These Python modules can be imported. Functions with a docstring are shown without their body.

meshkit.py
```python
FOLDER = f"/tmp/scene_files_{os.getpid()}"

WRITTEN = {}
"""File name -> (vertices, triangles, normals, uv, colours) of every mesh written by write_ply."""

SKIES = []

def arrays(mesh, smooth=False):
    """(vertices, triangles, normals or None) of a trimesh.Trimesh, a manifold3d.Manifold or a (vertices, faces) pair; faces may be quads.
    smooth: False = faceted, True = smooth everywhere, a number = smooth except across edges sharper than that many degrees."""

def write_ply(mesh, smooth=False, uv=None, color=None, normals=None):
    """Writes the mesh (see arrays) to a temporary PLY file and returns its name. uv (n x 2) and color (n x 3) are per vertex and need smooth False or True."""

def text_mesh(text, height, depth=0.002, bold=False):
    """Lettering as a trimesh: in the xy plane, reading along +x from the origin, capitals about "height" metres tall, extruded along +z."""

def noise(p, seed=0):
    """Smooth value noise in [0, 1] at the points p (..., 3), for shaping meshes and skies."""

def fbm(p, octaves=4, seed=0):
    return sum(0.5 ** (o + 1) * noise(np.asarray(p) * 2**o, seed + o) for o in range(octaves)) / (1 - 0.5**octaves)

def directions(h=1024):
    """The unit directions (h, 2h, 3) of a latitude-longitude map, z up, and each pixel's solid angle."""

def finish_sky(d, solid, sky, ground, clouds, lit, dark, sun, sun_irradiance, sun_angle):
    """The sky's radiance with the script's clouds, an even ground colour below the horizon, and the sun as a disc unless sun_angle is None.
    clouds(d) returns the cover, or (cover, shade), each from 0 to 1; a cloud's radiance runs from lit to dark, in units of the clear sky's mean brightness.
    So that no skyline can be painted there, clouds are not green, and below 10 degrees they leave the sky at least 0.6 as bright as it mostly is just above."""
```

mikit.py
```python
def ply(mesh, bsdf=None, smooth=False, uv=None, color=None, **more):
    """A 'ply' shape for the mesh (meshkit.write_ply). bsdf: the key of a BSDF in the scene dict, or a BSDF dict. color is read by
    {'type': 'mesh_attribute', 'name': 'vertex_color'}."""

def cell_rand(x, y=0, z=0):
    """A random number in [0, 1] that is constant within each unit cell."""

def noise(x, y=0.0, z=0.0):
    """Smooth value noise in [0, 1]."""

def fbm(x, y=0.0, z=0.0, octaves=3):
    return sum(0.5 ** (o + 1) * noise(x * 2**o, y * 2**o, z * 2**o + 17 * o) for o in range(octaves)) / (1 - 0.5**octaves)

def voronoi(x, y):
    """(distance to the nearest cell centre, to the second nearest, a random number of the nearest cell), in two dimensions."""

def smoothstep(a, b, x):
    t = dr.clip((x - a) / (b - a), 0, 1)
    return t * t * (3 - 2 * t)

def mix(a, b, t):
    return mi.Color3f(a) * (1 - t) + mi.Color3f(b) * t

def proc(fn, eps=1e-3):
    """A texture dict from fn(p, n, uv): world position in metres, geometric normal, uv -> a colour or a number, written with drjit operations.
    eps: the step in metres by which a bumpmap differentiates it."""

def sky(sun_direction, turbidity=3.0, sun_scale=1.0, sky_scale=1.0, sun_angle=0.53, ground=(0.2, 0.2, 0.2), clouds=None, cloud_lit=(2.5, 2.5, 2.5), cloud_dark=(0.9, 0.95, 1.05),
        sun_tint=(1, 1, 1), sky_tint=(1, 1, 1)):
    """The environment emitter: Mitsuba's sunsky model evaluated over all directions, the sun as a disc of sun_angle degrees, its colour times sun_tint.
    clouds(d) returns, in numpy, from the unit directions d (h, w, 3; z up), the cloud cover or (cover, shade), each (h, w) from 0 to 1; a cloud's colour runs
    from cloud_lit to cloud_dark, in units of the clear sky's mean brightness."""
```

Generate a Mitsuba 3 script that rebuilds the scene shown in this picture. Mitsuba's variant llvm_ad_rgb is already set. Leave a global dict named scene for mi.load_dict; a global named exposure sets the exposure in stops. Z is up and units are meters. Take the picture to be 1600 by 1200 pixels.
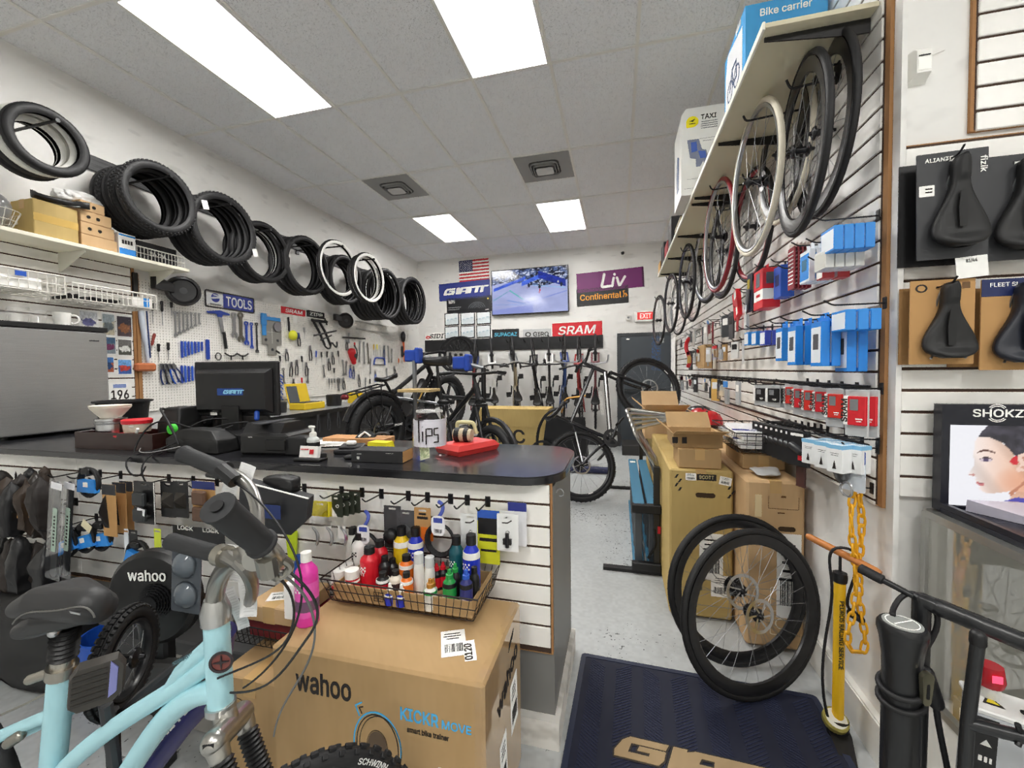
import math, random, numpy as np, trimesh, mitsuba as mi, mikit, meshkit
from shapely.geometry import Polygon, LineString, Point, box as sbox
from shapely.ops import unary_union
import drjit as dr
random.seed(7); rng = np.random.default_rng(7)
PI = math.pi
# ---------------- camera, exposure
exposure = 0.0
EYE = np.array([0, 0, 1.4]); FPX = 642.386
_y, _p, _r = np.radians([14.58349, -1.87185, -.641815])
FW = np.array([-math.sin(_y)*math.cos(_p), math.cos(_y)*math.cos(_p), math.sin(_p)])
_rr = np.cross(FW, [0, 0, 1.]); _rr /= np.linalg.norm(_rr); _uu = np.cross(_rr, FW)
RT = _rr*math.cos(_r)+_uu*math.sin(_r); UP = -_rr*math.sin(_r)+_uu*math.cos(_r)
scene = {}
scene['camera'] = {'type': 'perspective', 'fov': math.degrees(2*math.atan(800/FPX)), 'fov_axis': 'x', 'near_clip': .02, 'far_clip': 60.,
    'to_world': mi.ScalarTransform4f().look_at(origin=EYE.tolist(), target=(EYE+FW).tolist(), up=UP.tolist())}
labels = {}
XL, YB, ZC, XR, YR, ZT, YC = -3.97, 7.75, 3.65, .882, 1.68, 1.017, 1.47   # left wall, back wall, ceiling, right wall, return wall, counter top, counter front
LAMP = 24.0
def pt(x, y, d): return EYE + d*(FW + RT*(x-800)/FPX - UP*(y-600)/FPX)     # a point at depth d
def at(x, y, ax, v):
    q = FW + RT*(x-800)/FPX - UP*(y-600)/FPX
    return EYE + q*(v-EYE[ax])/q[ax]
# ---------------- materials
def lin(h):
    c = np.array([int(h[i:i+2], 16) for i in (0, 2, 4)])/255.
    return np.where(c < .04045, c/12.92, ((c+.055)/1.055)**2.4).tolist()
def mt(h, r=.5, m=0., **k):
    key = f"mat_{h}_{int(r*100)}_{int(m*100)}" + ''.join(f"_{a}{int(b*100)}" for a, b in k.items())
    if key not in scene:
        scene[key] = {'type': 'twosided', 'b': {'type': 'principled', 'base_color': {'type': 'rgb', 'value': lin(h)}, 'roughness': r, 'metallic': m, **k}}
    return key
def pm(key, fn, r=.5, m=0., bump=None, bs=1., **k):
    b = {'type': 'principled', 'base_color': mikit.proc(fn), 'roughness': r, 'metallic': m, **k}
    if bump is not None: b = {'type': 'bumpmap', 't': mikit.proc(bump), 'scale': bs, 'b': b}
    scene[key] = {'type': 'twosided', 'b': b}
    return key
def vcm(key='painted', r=.5, **k):
    if key not in scene: scene[key] = {'type': 'twosided', 'b': {'type': 'principled', 'base_color': {'type': 'mesh_attribute', 'name': 'vertex_color'}, 'roughness': r, **k}}
    return key
scene['clear_plastic'] = {'type': 'thindielectric', 'int_ior': 1.35}
scene['glass'] = {'type': 'thindielectric', 'int_ior': 1.5}
BLK = mt('0e0e10', .45); RUB = mt('121214', .62); DKG = mt('2b2c2f', .5); CHR = mt('c9cacc', .18, 1.); STL = mt('9a9c9f', .32, 1.); WHT = mt('e9e8e3', .5)
PAP = mt('f1f0ec', .7); MTB = mt('1b1b1d', .3); KRA = mt('b48a58', .8); GRY = mt('77797b', .5); RED = mt('c4202a', .42); BLU = mt('1f4fb0', .42); PKB = mt('2f86d6', .42)
# ---------------- transforms
I4 = np.eye(4)
def T(x=0, y=0, z=0): m = np.eye(4); m[:3, 3] = (x, y, z); return m
def TP(p): return T(*p)
def R(ax, deg):
    a = math.radians(deg); c, s = math.cos(a), math.sin(a); m = np.eye(4); i, j = {'x': (1, 2), 'y': (2, 0), 'z': (0, 1)}[ax]
    m[i, i] = c; m[i, j] = -s; m[j, i] = s; m[j, j] = c; return m
def S(x, y=None, z=None): return np.diag([x, x if y is None else y, x if z is None else z, 1.])
def FR(o, x, y, z): m = np.eye(4); m[:3, 0] = x; m[:3, 1] = y; m[:3, 2] = z; m[:3, 3] = o; return m
def WL(y, z, off=0.): return FR((XL+off, y, z), (0, 1, 0), (0, 0, 1), (1, 0, 0))      # on the left wall: local x along it, y up, z into the room
def WB(x, z, off=0., y=None): return FR((x, (YB if y is None else y)-off, z), (1, 0, 0), (0, 0, 1), (0, -1, 0))
def WR(y, z, off=0.): return FR((XR-off, y, z), (0, -1, 0), (0, 0, 1), (-1, 0, 0))
def axz(d, roll=0):                                                                    # a frame whose z runs along d
    z = np.array(d, float); z /= np.linalg.norm(z); a = np.cross([0, 0, 1.], z)
    if np.linalg.norm(a) < 1e-6: a = np.array([1., 0, 0])
    a /= np.linalg.norm(a); return FR((0, 0, 0), a, np.cross(z, a), z) @ R('z', roll)
def tm(mesh, M): m = mesh.copy(); m.apply_transform(M); return m
# ---------------- meshes
def cat(*ms):
    l = []
    for m in ms: l += list(m) if isinstance(m, (list, tuple)) else [m]
    return trimesh.util.concatenate(l)
_bc = {}
def bx(sx, sy, sz, b=0., at=(0, 0, 0), base=False):
    """box of the given size, centred (base: standing on z=0), edges chamfered by b"""
    k = (round(sx, 5), round(sy, 5), round(sz, 5), round(b, 5))
    if k not in _bc:
        b = min(b, sx*.45, sy*.45, sz*.45)
        if b <= 0: _bc[k] = trimesh.creation.box((sx, sy, sz))
        else:
            p = []
            for a in (-1, 1):
                for c in (-1, 1):
                    for e in (-1, 1):
                        h = np.array([sx, sy, sz])/2
                        p += [(a*(h[0]-b), c*(h[1]-b), e*h[2]), (a*(h[0]-b), c*h[1], e*(h[2]-b)), (a*h[0], c*(h[1]-b), e*(h[2]-b))]
            _bc[k] = trimesh.convex.convex_hull(np.array(p))
    m = _bc[k].copy(); m.apply_translation(np.array(at)+((0, 0, sz/2) if base else (0, 0, 0))); return m
def b2(lo, hi, b=0.):
    lo, hi = np.minimum(lo, hi), np.maximum(lo, hi); return bx(*(hi-lo), b, at=(lo+hi)/2)
def cyl(r, h, n=20, at=(0, 0, 0), r2=None):
    """cylinder or cone frustum from z=0 to z=h"""
    m = lathe([(0, 0), (r, 0), (r if r2 is None else r2, h), (0, h)], n); m.apply_translation(at); return m
def lathe(prof, n=24, closed=False):
    p = np.array(prof, float); k = len(p); t = np.arange(n)*2*PI/n
    v = np.stack([np.outer(np.cos(t), p[:, 0]), np.outer(np.sin(t), p[:, 0]), np.tile(p[:, 1], (n, 1))], -1).reshape(-1, 3)
    f = []
    J = range(k) if closed else range(k-1)
    for i in range(n):
        a, c = i*k, ((i+1) % n)*k
        for j in J:
            j2 = (j+1) % k
            if p[j, 0] > 1e-9: f.append((a+j, c+j, c+j2))
            if p[j2, 0] > 1e-9: f.append((a+j, c+j2, a+j2))
    m = trimesh.Trimesh(v, f, process=False); m.merge_vertices(); return m
def tube(pts, r, n=8, closed=False, cap=True):
    p = np.array(pts, float); k = len(p); r = np.broadcast_to(r, (k,))
    t = (np.roll(p, -1, 0)-np.roll(p, 1, 0)) if closed else np.gradient(p, axis=0)
    t /= np.linalg.norm(t, axis=1, keepdims=True)+1e-12
    a = np.cross(t[0], [0, 0, 1.] if abs(t[0][2]) < .9 else [1., 0, 0]); A = []
    for i in range(k):
        a = a - t[i]*(a@t[i]); a /= np.linalg.norm(a)+1e-12; A.append(a)
    A = np.array(A); B = np.cross(t, A); g = np.arange(n)*2*PI/n
    v = (p[:, None]+r[:, None, None]*(np.cos(g)[None, :, None]*A[:, None]+np.sin(g)[None, :, None]*B[:, None])).reshape(-1, 3); f = []
    for i in range(k if closed else k-1):
        i2 = (i+1) % k
        for j in range(n):
            j2 = (j+1) % n; f += [(i*n+j, i*n+j2, i2*n+j2), (i*n+j, i2*n+j2, i2*n+j)]
    if cap and not closed:
        v = np.vstack([v, p[0], p[-1]]); o = k*n
        for j in range(n): j2 = (j+1) % n; f += [(o, j2, j), (o+1, (k-1)*n+j, (k-1)*n+j2)]
    return trimesh.Trimesh(v, f, process=False)
def spl(pts, n=8):
    """smooth curve through the points"""
    from scipy.interpolate import CubicSpline
    p = np.array(pts, float); s = np.r_[0, np.cumsum(np.linalg.norm(np.diff(p, axis=0), axis=1))]
    return CubicSpline(s, p)(np.linspace(0, s[-1], n*(len(p)-1)+1))
def bentpts(pts, rad, n=5):
    """polyline with its corners rounded"""
    p = [np.array(q, float) for q in pts]; out = [p[0]]
    for a, b, c in zip(p, p[1:], p[2:]):
        u, w = a-b, c-b; lu, lw = np.linalg.norm(u), np.linalg.norm(w); q = min(rad, lu*.45, lw*.45); s, e = b+u/lu*q, b+w/lw*q
        out += [(1-t)**2*s+2*t*(1-t)*b+t*t*e for t in np.linspace(0, 1, n)]
    return out+[p[-1]]
def bt(pts, r, rad=.03, n=8): return tube(bentpts(pts, rad), r, n)
def ext(poly, d, z=0.):
    """polygon in the xy plane, extruded from z to z+d"""
    g = poly if hasattr(poly, 'geom_type') else Polygon(poly)
    if not g.is_valid: g = g.buffer(0)
    m = cat([trimesh.creation.extrude_polygon(q, d, engine='earcut') for q in getattr(g, 'geoms', [g]) if q.area > 1e-10]); m.apply_translation((0, 0, z)); return m
def rrect(w, h, r): return sbox(-w/2+r, -h/2+r, w/2-r, h/2-r).buffer(r, quad_segs=4)
def sphere(r, n=2, s=(1, 1, 1), at=(0, 0, 0)):
    m = trimesh.creation.icosphere(n, r); m.apply_scale(s); m.apply_translation(at); return m
def hull(pts): return trimesh.convex.convex_hull(np.array(pts, float))
def caps(a, b, ra, rb=None, n=1):
    rb = ra if rb is None else rb
    return hull(np.vstack([sphere(ra, n).vertices+np.array(a), sphere(rb, n).vertices+np.array(b)]))
_tc = {}
def txt(s, h, w=None, d=.0012, bold=True, slant=0., center=True):
    """lettering in the xy plane, capitals h tall, optionally fitted to width w"""
    if (s, bold) not in _tc: _tc[s, bold] = meshkit.text_mesh(s, .1, .001, bold)
    m = _tc[s, bold].copy(); b = m.bounds; m.apply_translation((-(b[0][0]+b[1][0])/2 if center else -b[0][0], 0, 0))
    k = h/.1; kx = k if w is None else w/(b[1][0]-b[0][0]); m.apply_scale((kx, k, d/.001))
    if slant: A = np.eye(4); A[0, 1] = slant; m.apply_transform(A)
    return m
def star(n, r1, r2): return [((r1 if i % 2 == 0 else r2)*math.sin(i*PI/n), (r1 if i % 2 == 0 else r2)*math.cos(i*PI/n)) for i in range(2*n)]
# ---------------- things
_pc = {}
def ent(mesh, mat, M, smooth, color=None):
    k = (id(mesh), mat, smooth)
    if k not in _pc:
        m = mesh
        if color is not None: d = mikit.ply(m, mat, smooth=False, color=color)
        else: d = mikit.ply(m, mat, smooth=smooth)
        _pc[k] = (d, mesh)
    d = dict(_pc[k][0])
    if M is not None and not np.allclose(M, I4): d['to_world'] = mi.ScalarTransform4f(np.asarray(M, float))
    return d
_num = {}
def num(base):
    n = _num.get(base, 0); _num[base] = n+1
    return base if n == 0 else f"{base}_{n:03d}"
class Thing:
    """one top-level thing; M places it, parts are given in its local frame"""
    def __init__(s, name, label, cat_, group=None, M=None, kind=None):
        s.k = num(name); s.M = I4 if M is None else M
        s.meta = {'label': label, 'category': cat_}
        if group: s.meta['group'] = group
        if kind: s.meta['kind'] = kind
        labels[s.k] = s.meta
    def add(s, part, mesh, mat, M=None, under=None, label=None, smooth=35, kind=None, color=None):
        if isinstance(mesh, (list, tuple)): mesh = cat(mesh)
        if part in ('print', 'small_print'): kind = 'stuff'
        key = s.k if part is None else num((under or s.k)+'__'+part)
        scene[key] = ent(mesh, mat, s.M if M is None else s.M @ M, smooth, color)
        if label or kind: labels[key] = {**({'label': label} if label else {}), **({'kind': kind} if kind else {})}
        if part is None: labels[key] = s.meta
        return key
def one(name, label, cat_, mesh, mat, M=None, group=None, smooth=35, kind=None, color=None):
    t = Thing(name, label, cat_, group, M, kind); t.add(None, mesh, mat, smooth=smooth, color=color); return t
def place(proto, name, label, cat_, M=None, group=None):
    """proto: list of (part, mesh, mat[, dict]); a part written a__b hangs under the last part a"""
    t = Thing(name, label, cat_, group, M); last = {}
    for p in proto:
        part, mesh, mat = p[:3]; o = p[3] if len(p) > 3 else {}
        if '__' in part:
            a, b = part.split('__'); t.add(b, mesh, mat, under=last[a], **o)
        elif part == '': t.add(None, mesh, mat, **o)
        else: last[part] = t.add(part, mesh, mat, **o)
    return t
def st(name, mesh, mat, smooth=False, M=None, color=None):
    if isinstance(mesh, (list, tuple)): mesh = cat(mesh)
    scene[name] = ent(mesh, mat, M, smooth, color); labels[name] = {'kind': 'structure'}; return name
def sp(parent, part, mesh, mat, M=None, smooth=False, label=None):
    key = num(parent+'__'+part); scene[key] = ent(mesh, mat, M, smooth)
    if label: labels[key] = {'label': label}
    return key
ORD = ['first', 'second', 'third', 'fourth', 'fifth', 'sixth', 'seventh', 'eighth', 'ninth', 'tenth', 'eleventh', 'twelfth', 'thirteenth', 'fourteenth', 'fifteenth', 'sixteenth', 'seventeenth', 'eighteenth', 'nineteenth', 'twentieth']
def inpoly(x, y, poly):
    p = np.array(poly, float); r = np.zeros(x.shape, bool); j = len(p)-1
    for i in range(len(p)):
        c = ((p[i, 1] > y) != (p[j, 1] > y)) & (x < (p[j, 0]-p[i, 0])*(y-p[i, 1])/(p[j, 1]-p[i, 1]+1e-12)+p[i, 0]); r ^= c; j = i
    return r
def picture(w, h, nx, ny, fn):
    """a flat printed sheet in the xy plane, centred: (mesh, vertex colours); fn(u, v) -> sRGB 0..1, v up"""
    u, v = np.meshgrid(np.linspace(0, 1, nx+1), np.linspace(0, 1, ny+1)); V = np.stack([(u-.5)*w, (v-.5)*h, 0*u], -1).reshape(-1, 3)
    i = np.arange(nx*ny); a = i//nx*(nx+1)+i % nx
    f = np.vstack([np.stack([a, a+1, a+nx+2], 1), np.stack([a, a+nx+2, a+nx+1], 1)])
    c = np.clip(np.broadcast_to(fn(u, v), u.shape+(3,)), 0, 1).reshape(-1, 3); c = np.where(c < .04045, c/12.92, ((c+.055)/1.055)**2.4)
    return trimesh.Trimesh(V, f, process=False), c
def hx(h): return np.array([int(h[i:i+2], 16) for i in (0, 2, 4)])/255.
def nz(u, v, s, seed=0): return meshkit.fbm(np.stack([u*s, v*s, 0*u], -1), 4, seed)
# ================= structure
def floor_c(p, n, uv):
    s = mikit.fbm(p.x*1.3, p.y*1.3, 0., 4); f = mikit.noise(p.x*60, p.y*60); k = mikit.smoothstep(.87, .90, mikit.noise(p.x*95+7, p.y*95)*.75+mikit.noise(p.x*2.3, p.y*2.3)*.3)
    c = mikit.mix((.36, .375, .38), (.46, .475, .475), s); c = c*(.94+.12*f); return mikit.mix(c, (.05, .05, .055), k*.8)
pm('floor_paint', floor_c, .38, specular=.4)
def tile_c(p, n, uv):
    a = mikit.noise(p.x*170, p.y*170); b = mikit.noise(p.x*420, p.y*420); d = mikit.smoothstep(.72, .8, mikit.noise(p.x*240+3, p.y*240))
    return mi.Color3f(.84, .85, .87)*(.88+.07*a+.07*b)*(1-.3*d)
pm('ceiling_fibre', tile_c, .9)
def wall_c(p, n, uv):
    s = mikit.fbm(p.x*1.7+p.y*.6, p.y*1.9, p.z*2.2, 4); q = mikit.smoothstep(.62, .8, mikit.fbm(p.x*7+p.y*6, p.y*3, p.z*13, 3))
    return mikit.mix((.80, .79, .765), (.72, .71, .685), s)*(1-.12*q)
pm('wall_paint', wall_c, .6)
MEL = mt('edebe6', .32, specular=.45); MDF = mt('9b7046', .75); MDK = mt('3c2a20', .8); ALU = mt('b9b9b5', .35, .9)
st('floor', b2((-4.3, -3.2, -.1), (5.2, 8.1, 0)), 'floor_paint')
st('wall_left', b2((XL-.13, -3.2, 0), (XL-.02, 8, 4)), 'wall_paint')
st('wall_back', b2((-4.2, YB, 0), (1.2, YB+.12, 4)), 'wall_paint')
st('wall_right', b2((XR+.02, 1.70, 0), (XR+.25, 8, 4)), 'wall_paint')
st('wall_return', b2((XR+.02, 1.70, 0), (5.2, 1.9, 4)), 'wall_paint')
st('wall_front', b2((-4.3, -3.2, 0), (5.2, -3.05, 4)), 'wall_paint')
st('wall_far_right', b2((5.0, -3.2, 0), (5.2, 1.9, 4)), 'wall_paint')
st('ceiling', b2((-4.3, -3.2, ZC+.06), (5.2, 8.1, ZC+.16)), 'ceiling_fibre')
# ceiling grid: 2 x 4 ft tiles, T bars, light panels and vents
gx = [-2.93+.612*k for k in range(-2, 14)]; gy = [3.07+1.22*k for k in range(-6, 5)]
LIGHTS = [(-2.93, 1.85), (-1.094, 1.85), (-2.93, 5.51), (-1.094, 5.51), (-1.094, -1.81), (.742, -1.81), (2.578, -1.81)]
VENTS = [(-2.93, 4.29), (-1.094, 4.29)]
near = lambda a, b: abs(a[0]-b[0]) < .05 and abs(a[1]-b[1]) < .05
tl = bx(.609, 1.217, .012, .003); th = bx(.609, .607, .012, .003)
for x in gx[:-1]:
    for y in gy[:-1]:
        if any(near((x, y), q) for q in LIGHTS): continue
        if x > .9 and y > 1.6 or x+.6 < XL or y > YB: continue
        if any(near((x, y), q) for q in VENTS): sp('ceiling', 'tile', th, 'ceiling_fibre', T(x+.306, y+.915, ZC+.012)); continue
        sp('ceiling', 'tile', tl, 'ceiling_fibre', T(x+.306, y+.61, ZC+.012))
TB = mt('e2e0da', .5)
for x in gx: sp('ceiling', 'grid_bar', b2((x-.011, -3, ZC-.002), (x+.011, 7.75 if x < .9 else 1.6, ZC+.004)), TB)
for y in gy[1:]: sp('ceiling', 'grid_bar', b2((-4.1, y-.011, ZC-.001), (5 if y < 1.6 else .9, y+.011, ZC+.005)), TB)
for y in (4.9,): 
    for x, _ in VENTS: sp('ceiling', 'grid_bar', b2((x, y-.011, ZC-.001), (x+.61, y+.011, ZC+.005)), TB)
LN = ['near left light panel in the ceiling, brightest and largest', 'near light panel in the ceiling to the right of the largest one', 'small far light panel above the tires by the left wall', 'small far light panel nearest the television']
lf = [b2((-.3, -.605, 0), (-.285, .605, .03)), b2((.285, -.605, 0), (.3, .605, .03)), b2((-.3, -.605, 0), (.3, -.588, .03)), b2((-.3, .588, 0), (.3, .605, .03))]
lf = cat(lf); ld = bx(.57, 1.176, .008)
for i, (x, y) in enumerate(LIGHTS):
    t = Thing('ceiling_light', LN[i] if i < 4 else f'white ceiling light panel behind the viewer, {ORD[i-4]} from the left', 'light', 'recessed ceiling light panels', T(x+.306, y+.61, ZC-.012))
    t.add('frame', lf, WHT)
    k = t.add('diffuser', ld, PAP, T(0, 0, .02)); scene[k]['emitter'] = {'type': 'area', 'radiance': {'type': 'rgb', 'value': [LAMP, LAMP*.985, LAMP*.95]}}
VG = mt('8f8f8e', .6); VD = mt('3a3a3a', .7)
for i, (x, y) in enumerate(VENTS):
    t = Thing('ceiling_vent', ['grey square ceiling vent nearer the left wall', 'grey square ceiling vent to the right, between near and far lights'][i], 'vent', 'ceiling air vents', T(x+.306, y+.305, ZC))
    t.add('plate', bx(.59, .59, .012, .003), VG)
    ring = lambda a, b, z, h: ext(rrect(a, a, .06).difference(rrect(b, b, .04)), h, z)
    t.add('dark_ring', ring(.33, .20, -.009, .002), VD); t.add('louvre', cat(ring(.30, .285, -.03, .02), ring(.245, .23, -.04, .03)), VG); t.add('centre_plate', ext(rrect(.19, .16, .03), .006, -.045), mt('c8c8c6', .5))
# slatwall panels: every board its own part
def slats(parent, M, x0, x1, z0, z1, g0, pitch, seg=None, edge=(0.02, 0.02)):
    """boards in the frame M (x along, y up, z out); g0: the height of one groove"""
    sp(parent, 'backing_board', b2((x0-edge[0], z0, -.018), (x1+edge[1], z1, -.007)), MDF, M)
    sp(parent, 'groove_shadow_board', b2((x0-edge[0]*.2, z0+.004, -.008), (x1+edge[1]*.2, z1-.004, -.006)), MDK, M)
    k0 = math.floor((z0-g0)/pitch); zs = []
    z = g0+k0*pitch
    while z < z1-.01: zs.append((max(z+.0045, z0), min(z+pitch-.0045, z1))); z += pitch
    n = max(1, round((x1-x0)/(seg or 99))); w = (x1-x0)/n
    for a, b in zs:
        if b-a < .008: continue
        m = bx(w-.002, b-a, .012, .002)
        for i in range(n): sp(parent, 'slat', m, MEL, M @ T(x0+w*(i+.5), (a+b)/2, -.006))
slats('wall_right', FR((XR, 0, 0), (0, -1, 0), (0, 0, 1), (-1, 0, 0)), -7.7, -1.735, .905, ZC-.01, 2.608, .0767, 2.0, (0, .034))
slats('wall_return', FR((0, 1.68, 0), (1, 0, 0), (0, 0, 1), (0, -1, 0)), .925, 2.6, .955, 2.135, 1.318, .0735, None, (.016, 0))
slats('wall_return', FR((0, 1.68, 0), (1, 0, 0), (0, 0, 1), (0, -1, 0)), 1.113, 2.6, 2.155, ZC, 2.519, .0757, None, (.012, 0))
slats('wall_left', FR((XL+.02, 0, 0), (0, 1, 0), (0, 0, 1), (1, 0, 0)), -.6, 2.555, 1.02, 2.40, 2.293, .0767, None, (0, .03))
# corner post, baseboards
st('trim_1', b2((XR+.018, 1.66, .15), (XR+.034, 1.70, ZC)), 'wall_paint')
BB = mt('dcdad4', .45)
st('baseboard_right', [b2((XR-.008, 1.655, 0), (XR+.02, 7.75, .145)), b2((XR-.003, 1.66, .145), (XR+.02, 7.75, .152))], BB)
st('baseboard_return', b2((XR-.008, 1.655, 0), (5, 1.70, .145)), BB)
st('baseboard_back', [b2((-4, YB-.015, 0), (-.06, YB, .1))], mt('2c2d30', .5))
st('baseboard_left', [b2((XL-.02, -3, 0), (XL-.005, YB, .1))], mt('2c2d30', .5))
# back door
DG = mt('43494f', .45); DF = mt('3a3e42', .5)
st('door_1', b2((.03, YB-.035, .02), (.93, YB-.004, 2.0)), DG)
sp('door_1', 'door_frame', cat(b2((-.03, YB-.05, 0), (.03, YB, 2.05)), b2((.93, YB-.05, 0), (XR+.02, YB, 2.05)), b2((-.03, YB-.05, 2.0), (XR+.02, YB, 2.05))), DF)
sp('door_1', 'push_bar', cat(b2((.1, YB-.10, .98), (.80, YB-.06, 1.04)), b2((.1, YB-.07, .97), (.16, YB-.03, 1.05)), b2((.74, YB-.07, .97), (.80, YB-.03, 1.05))), mt('3c4044', .35, .6))
sp('door_1', 'closer_label', b2((.13, YB-.0385, 1.93), (.19, YB-.034, 1.955)), PAP); sp('door_1', 'notice_sticker', b2((.70, YB-.0385, 1.86), (.77, YB-.034, 1.95)), mt('a9adad', .6))
def scrib(u, v): 
    n = nz(u, v*3, 6, 3); return np.where((np.abs(n-.5) < .035)[..., None], hx('2f5fa0'), hx('434a52'))
m, c = picture(.16, .62, 40, 120, scrib); scene['door_1__blue_marker_scribble'] = ent(m, vcm(), WB(.64, 1.68, .0365), False, c)
# ================= materials of the big things
def card_c(h1, h2):
    a, b = lin(h1), lin(h2)
    def f(p, n, uv):
        s = mikit.fbm(p.x*5, p.y*5, p.z*4, 3); q = mikit.noise(p.x*90+p.y*70, p.z*14, p.y*20)
        return mikit.mix(a, b, s*.75+q*.25)
    return f
pm('cardboard', card_c('b2936a','a38459'), .8); pm('cardboard_gold', card_c('bda469','a98f55'), .7); pm('cardboard_pale', card_c('c4a47c','b6956c'), .8)
def brush_c(p, n, uv):
    s = mikit.noise(p.y*18, p.z*900, p.x*18); return mi.Color3f(.40, .40, .395)*(.9+.2*s)
pm('brushed_steel', brush_c, .38, .75)
def top_c(p, n, uv): return mi.Color3f(.012, .012, .014)*(.8+.5*mikit.fbm(p.x*9, p.y*9, 0., 3))
pm('counter_black', top_c, .14, specular=.6)
def dirty_c(p, n, uv): return mikit.mix((.72, .70, .66), (.50, .48, .44), mikit.smoothstep(.5, .8, mikit.fbm(p.x*16+p.y*12, p.y*16, p.z*18, 3)))
pm('worn_white', dirty_c, .5)
GP = mt('6f6f6d', .45)
def FY(x, y, z): return FR((x, y, z), (1, 0, 0), (0, 0, 1), (0, -1, 0))      # faces the viewer
def FXp(x, y, z): return FR((x, y, z), (0, 1, 0), (0, 0, 1), (1, 0, 0))      # faces +x
def FXn(x, y, z): return FR((x, y, z), (0, -1, 0), (0, 0, 1), (-1, 0, 0))    # faces the left wall
# ---------------- front counter
ct = Thing('sales_counter', 'long sales counter with black top, white slat front and grey end panel', 'counter')
ct.add('body', b2((-3.93, 1.49, .0), (-.235, 2.03, .97)), GP)
sh = sbox(XL+.005, 1.42, -.36, 2.06).union(LineString([(-.8, 1.60), (-.8, 1.88)]).buffer(.001))
top = unary_union([sbox(XL+.005, 1.42, -.36, 2.06), sbox(-.6, 1.58, -.2, 1.90), Point(-.36, 1.58).buffer(.16, quad_segs=10), Point(-.36, 1.90).buffer(.16, quad_segs=10)])
tp = trimesh.util.concatenate([ext(top, .026, ZT-.03), ext(top.buffer(-.004), .004, ZT-.004)])
ct.add('countertop', tp, 'counter_black', smooth=20)
CF = FR((0, YC, 0), (1, 0, 0), (0, 0, 1), (0, -1, 0))
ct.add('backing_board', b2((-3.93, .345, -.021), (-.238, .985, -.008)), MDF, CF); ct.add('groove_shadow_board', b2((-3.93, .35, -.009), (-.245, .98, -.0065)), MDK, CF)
gz = [.345, .367, .452, .531, .605, .677, .748, .824, .907, .985]
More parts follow.
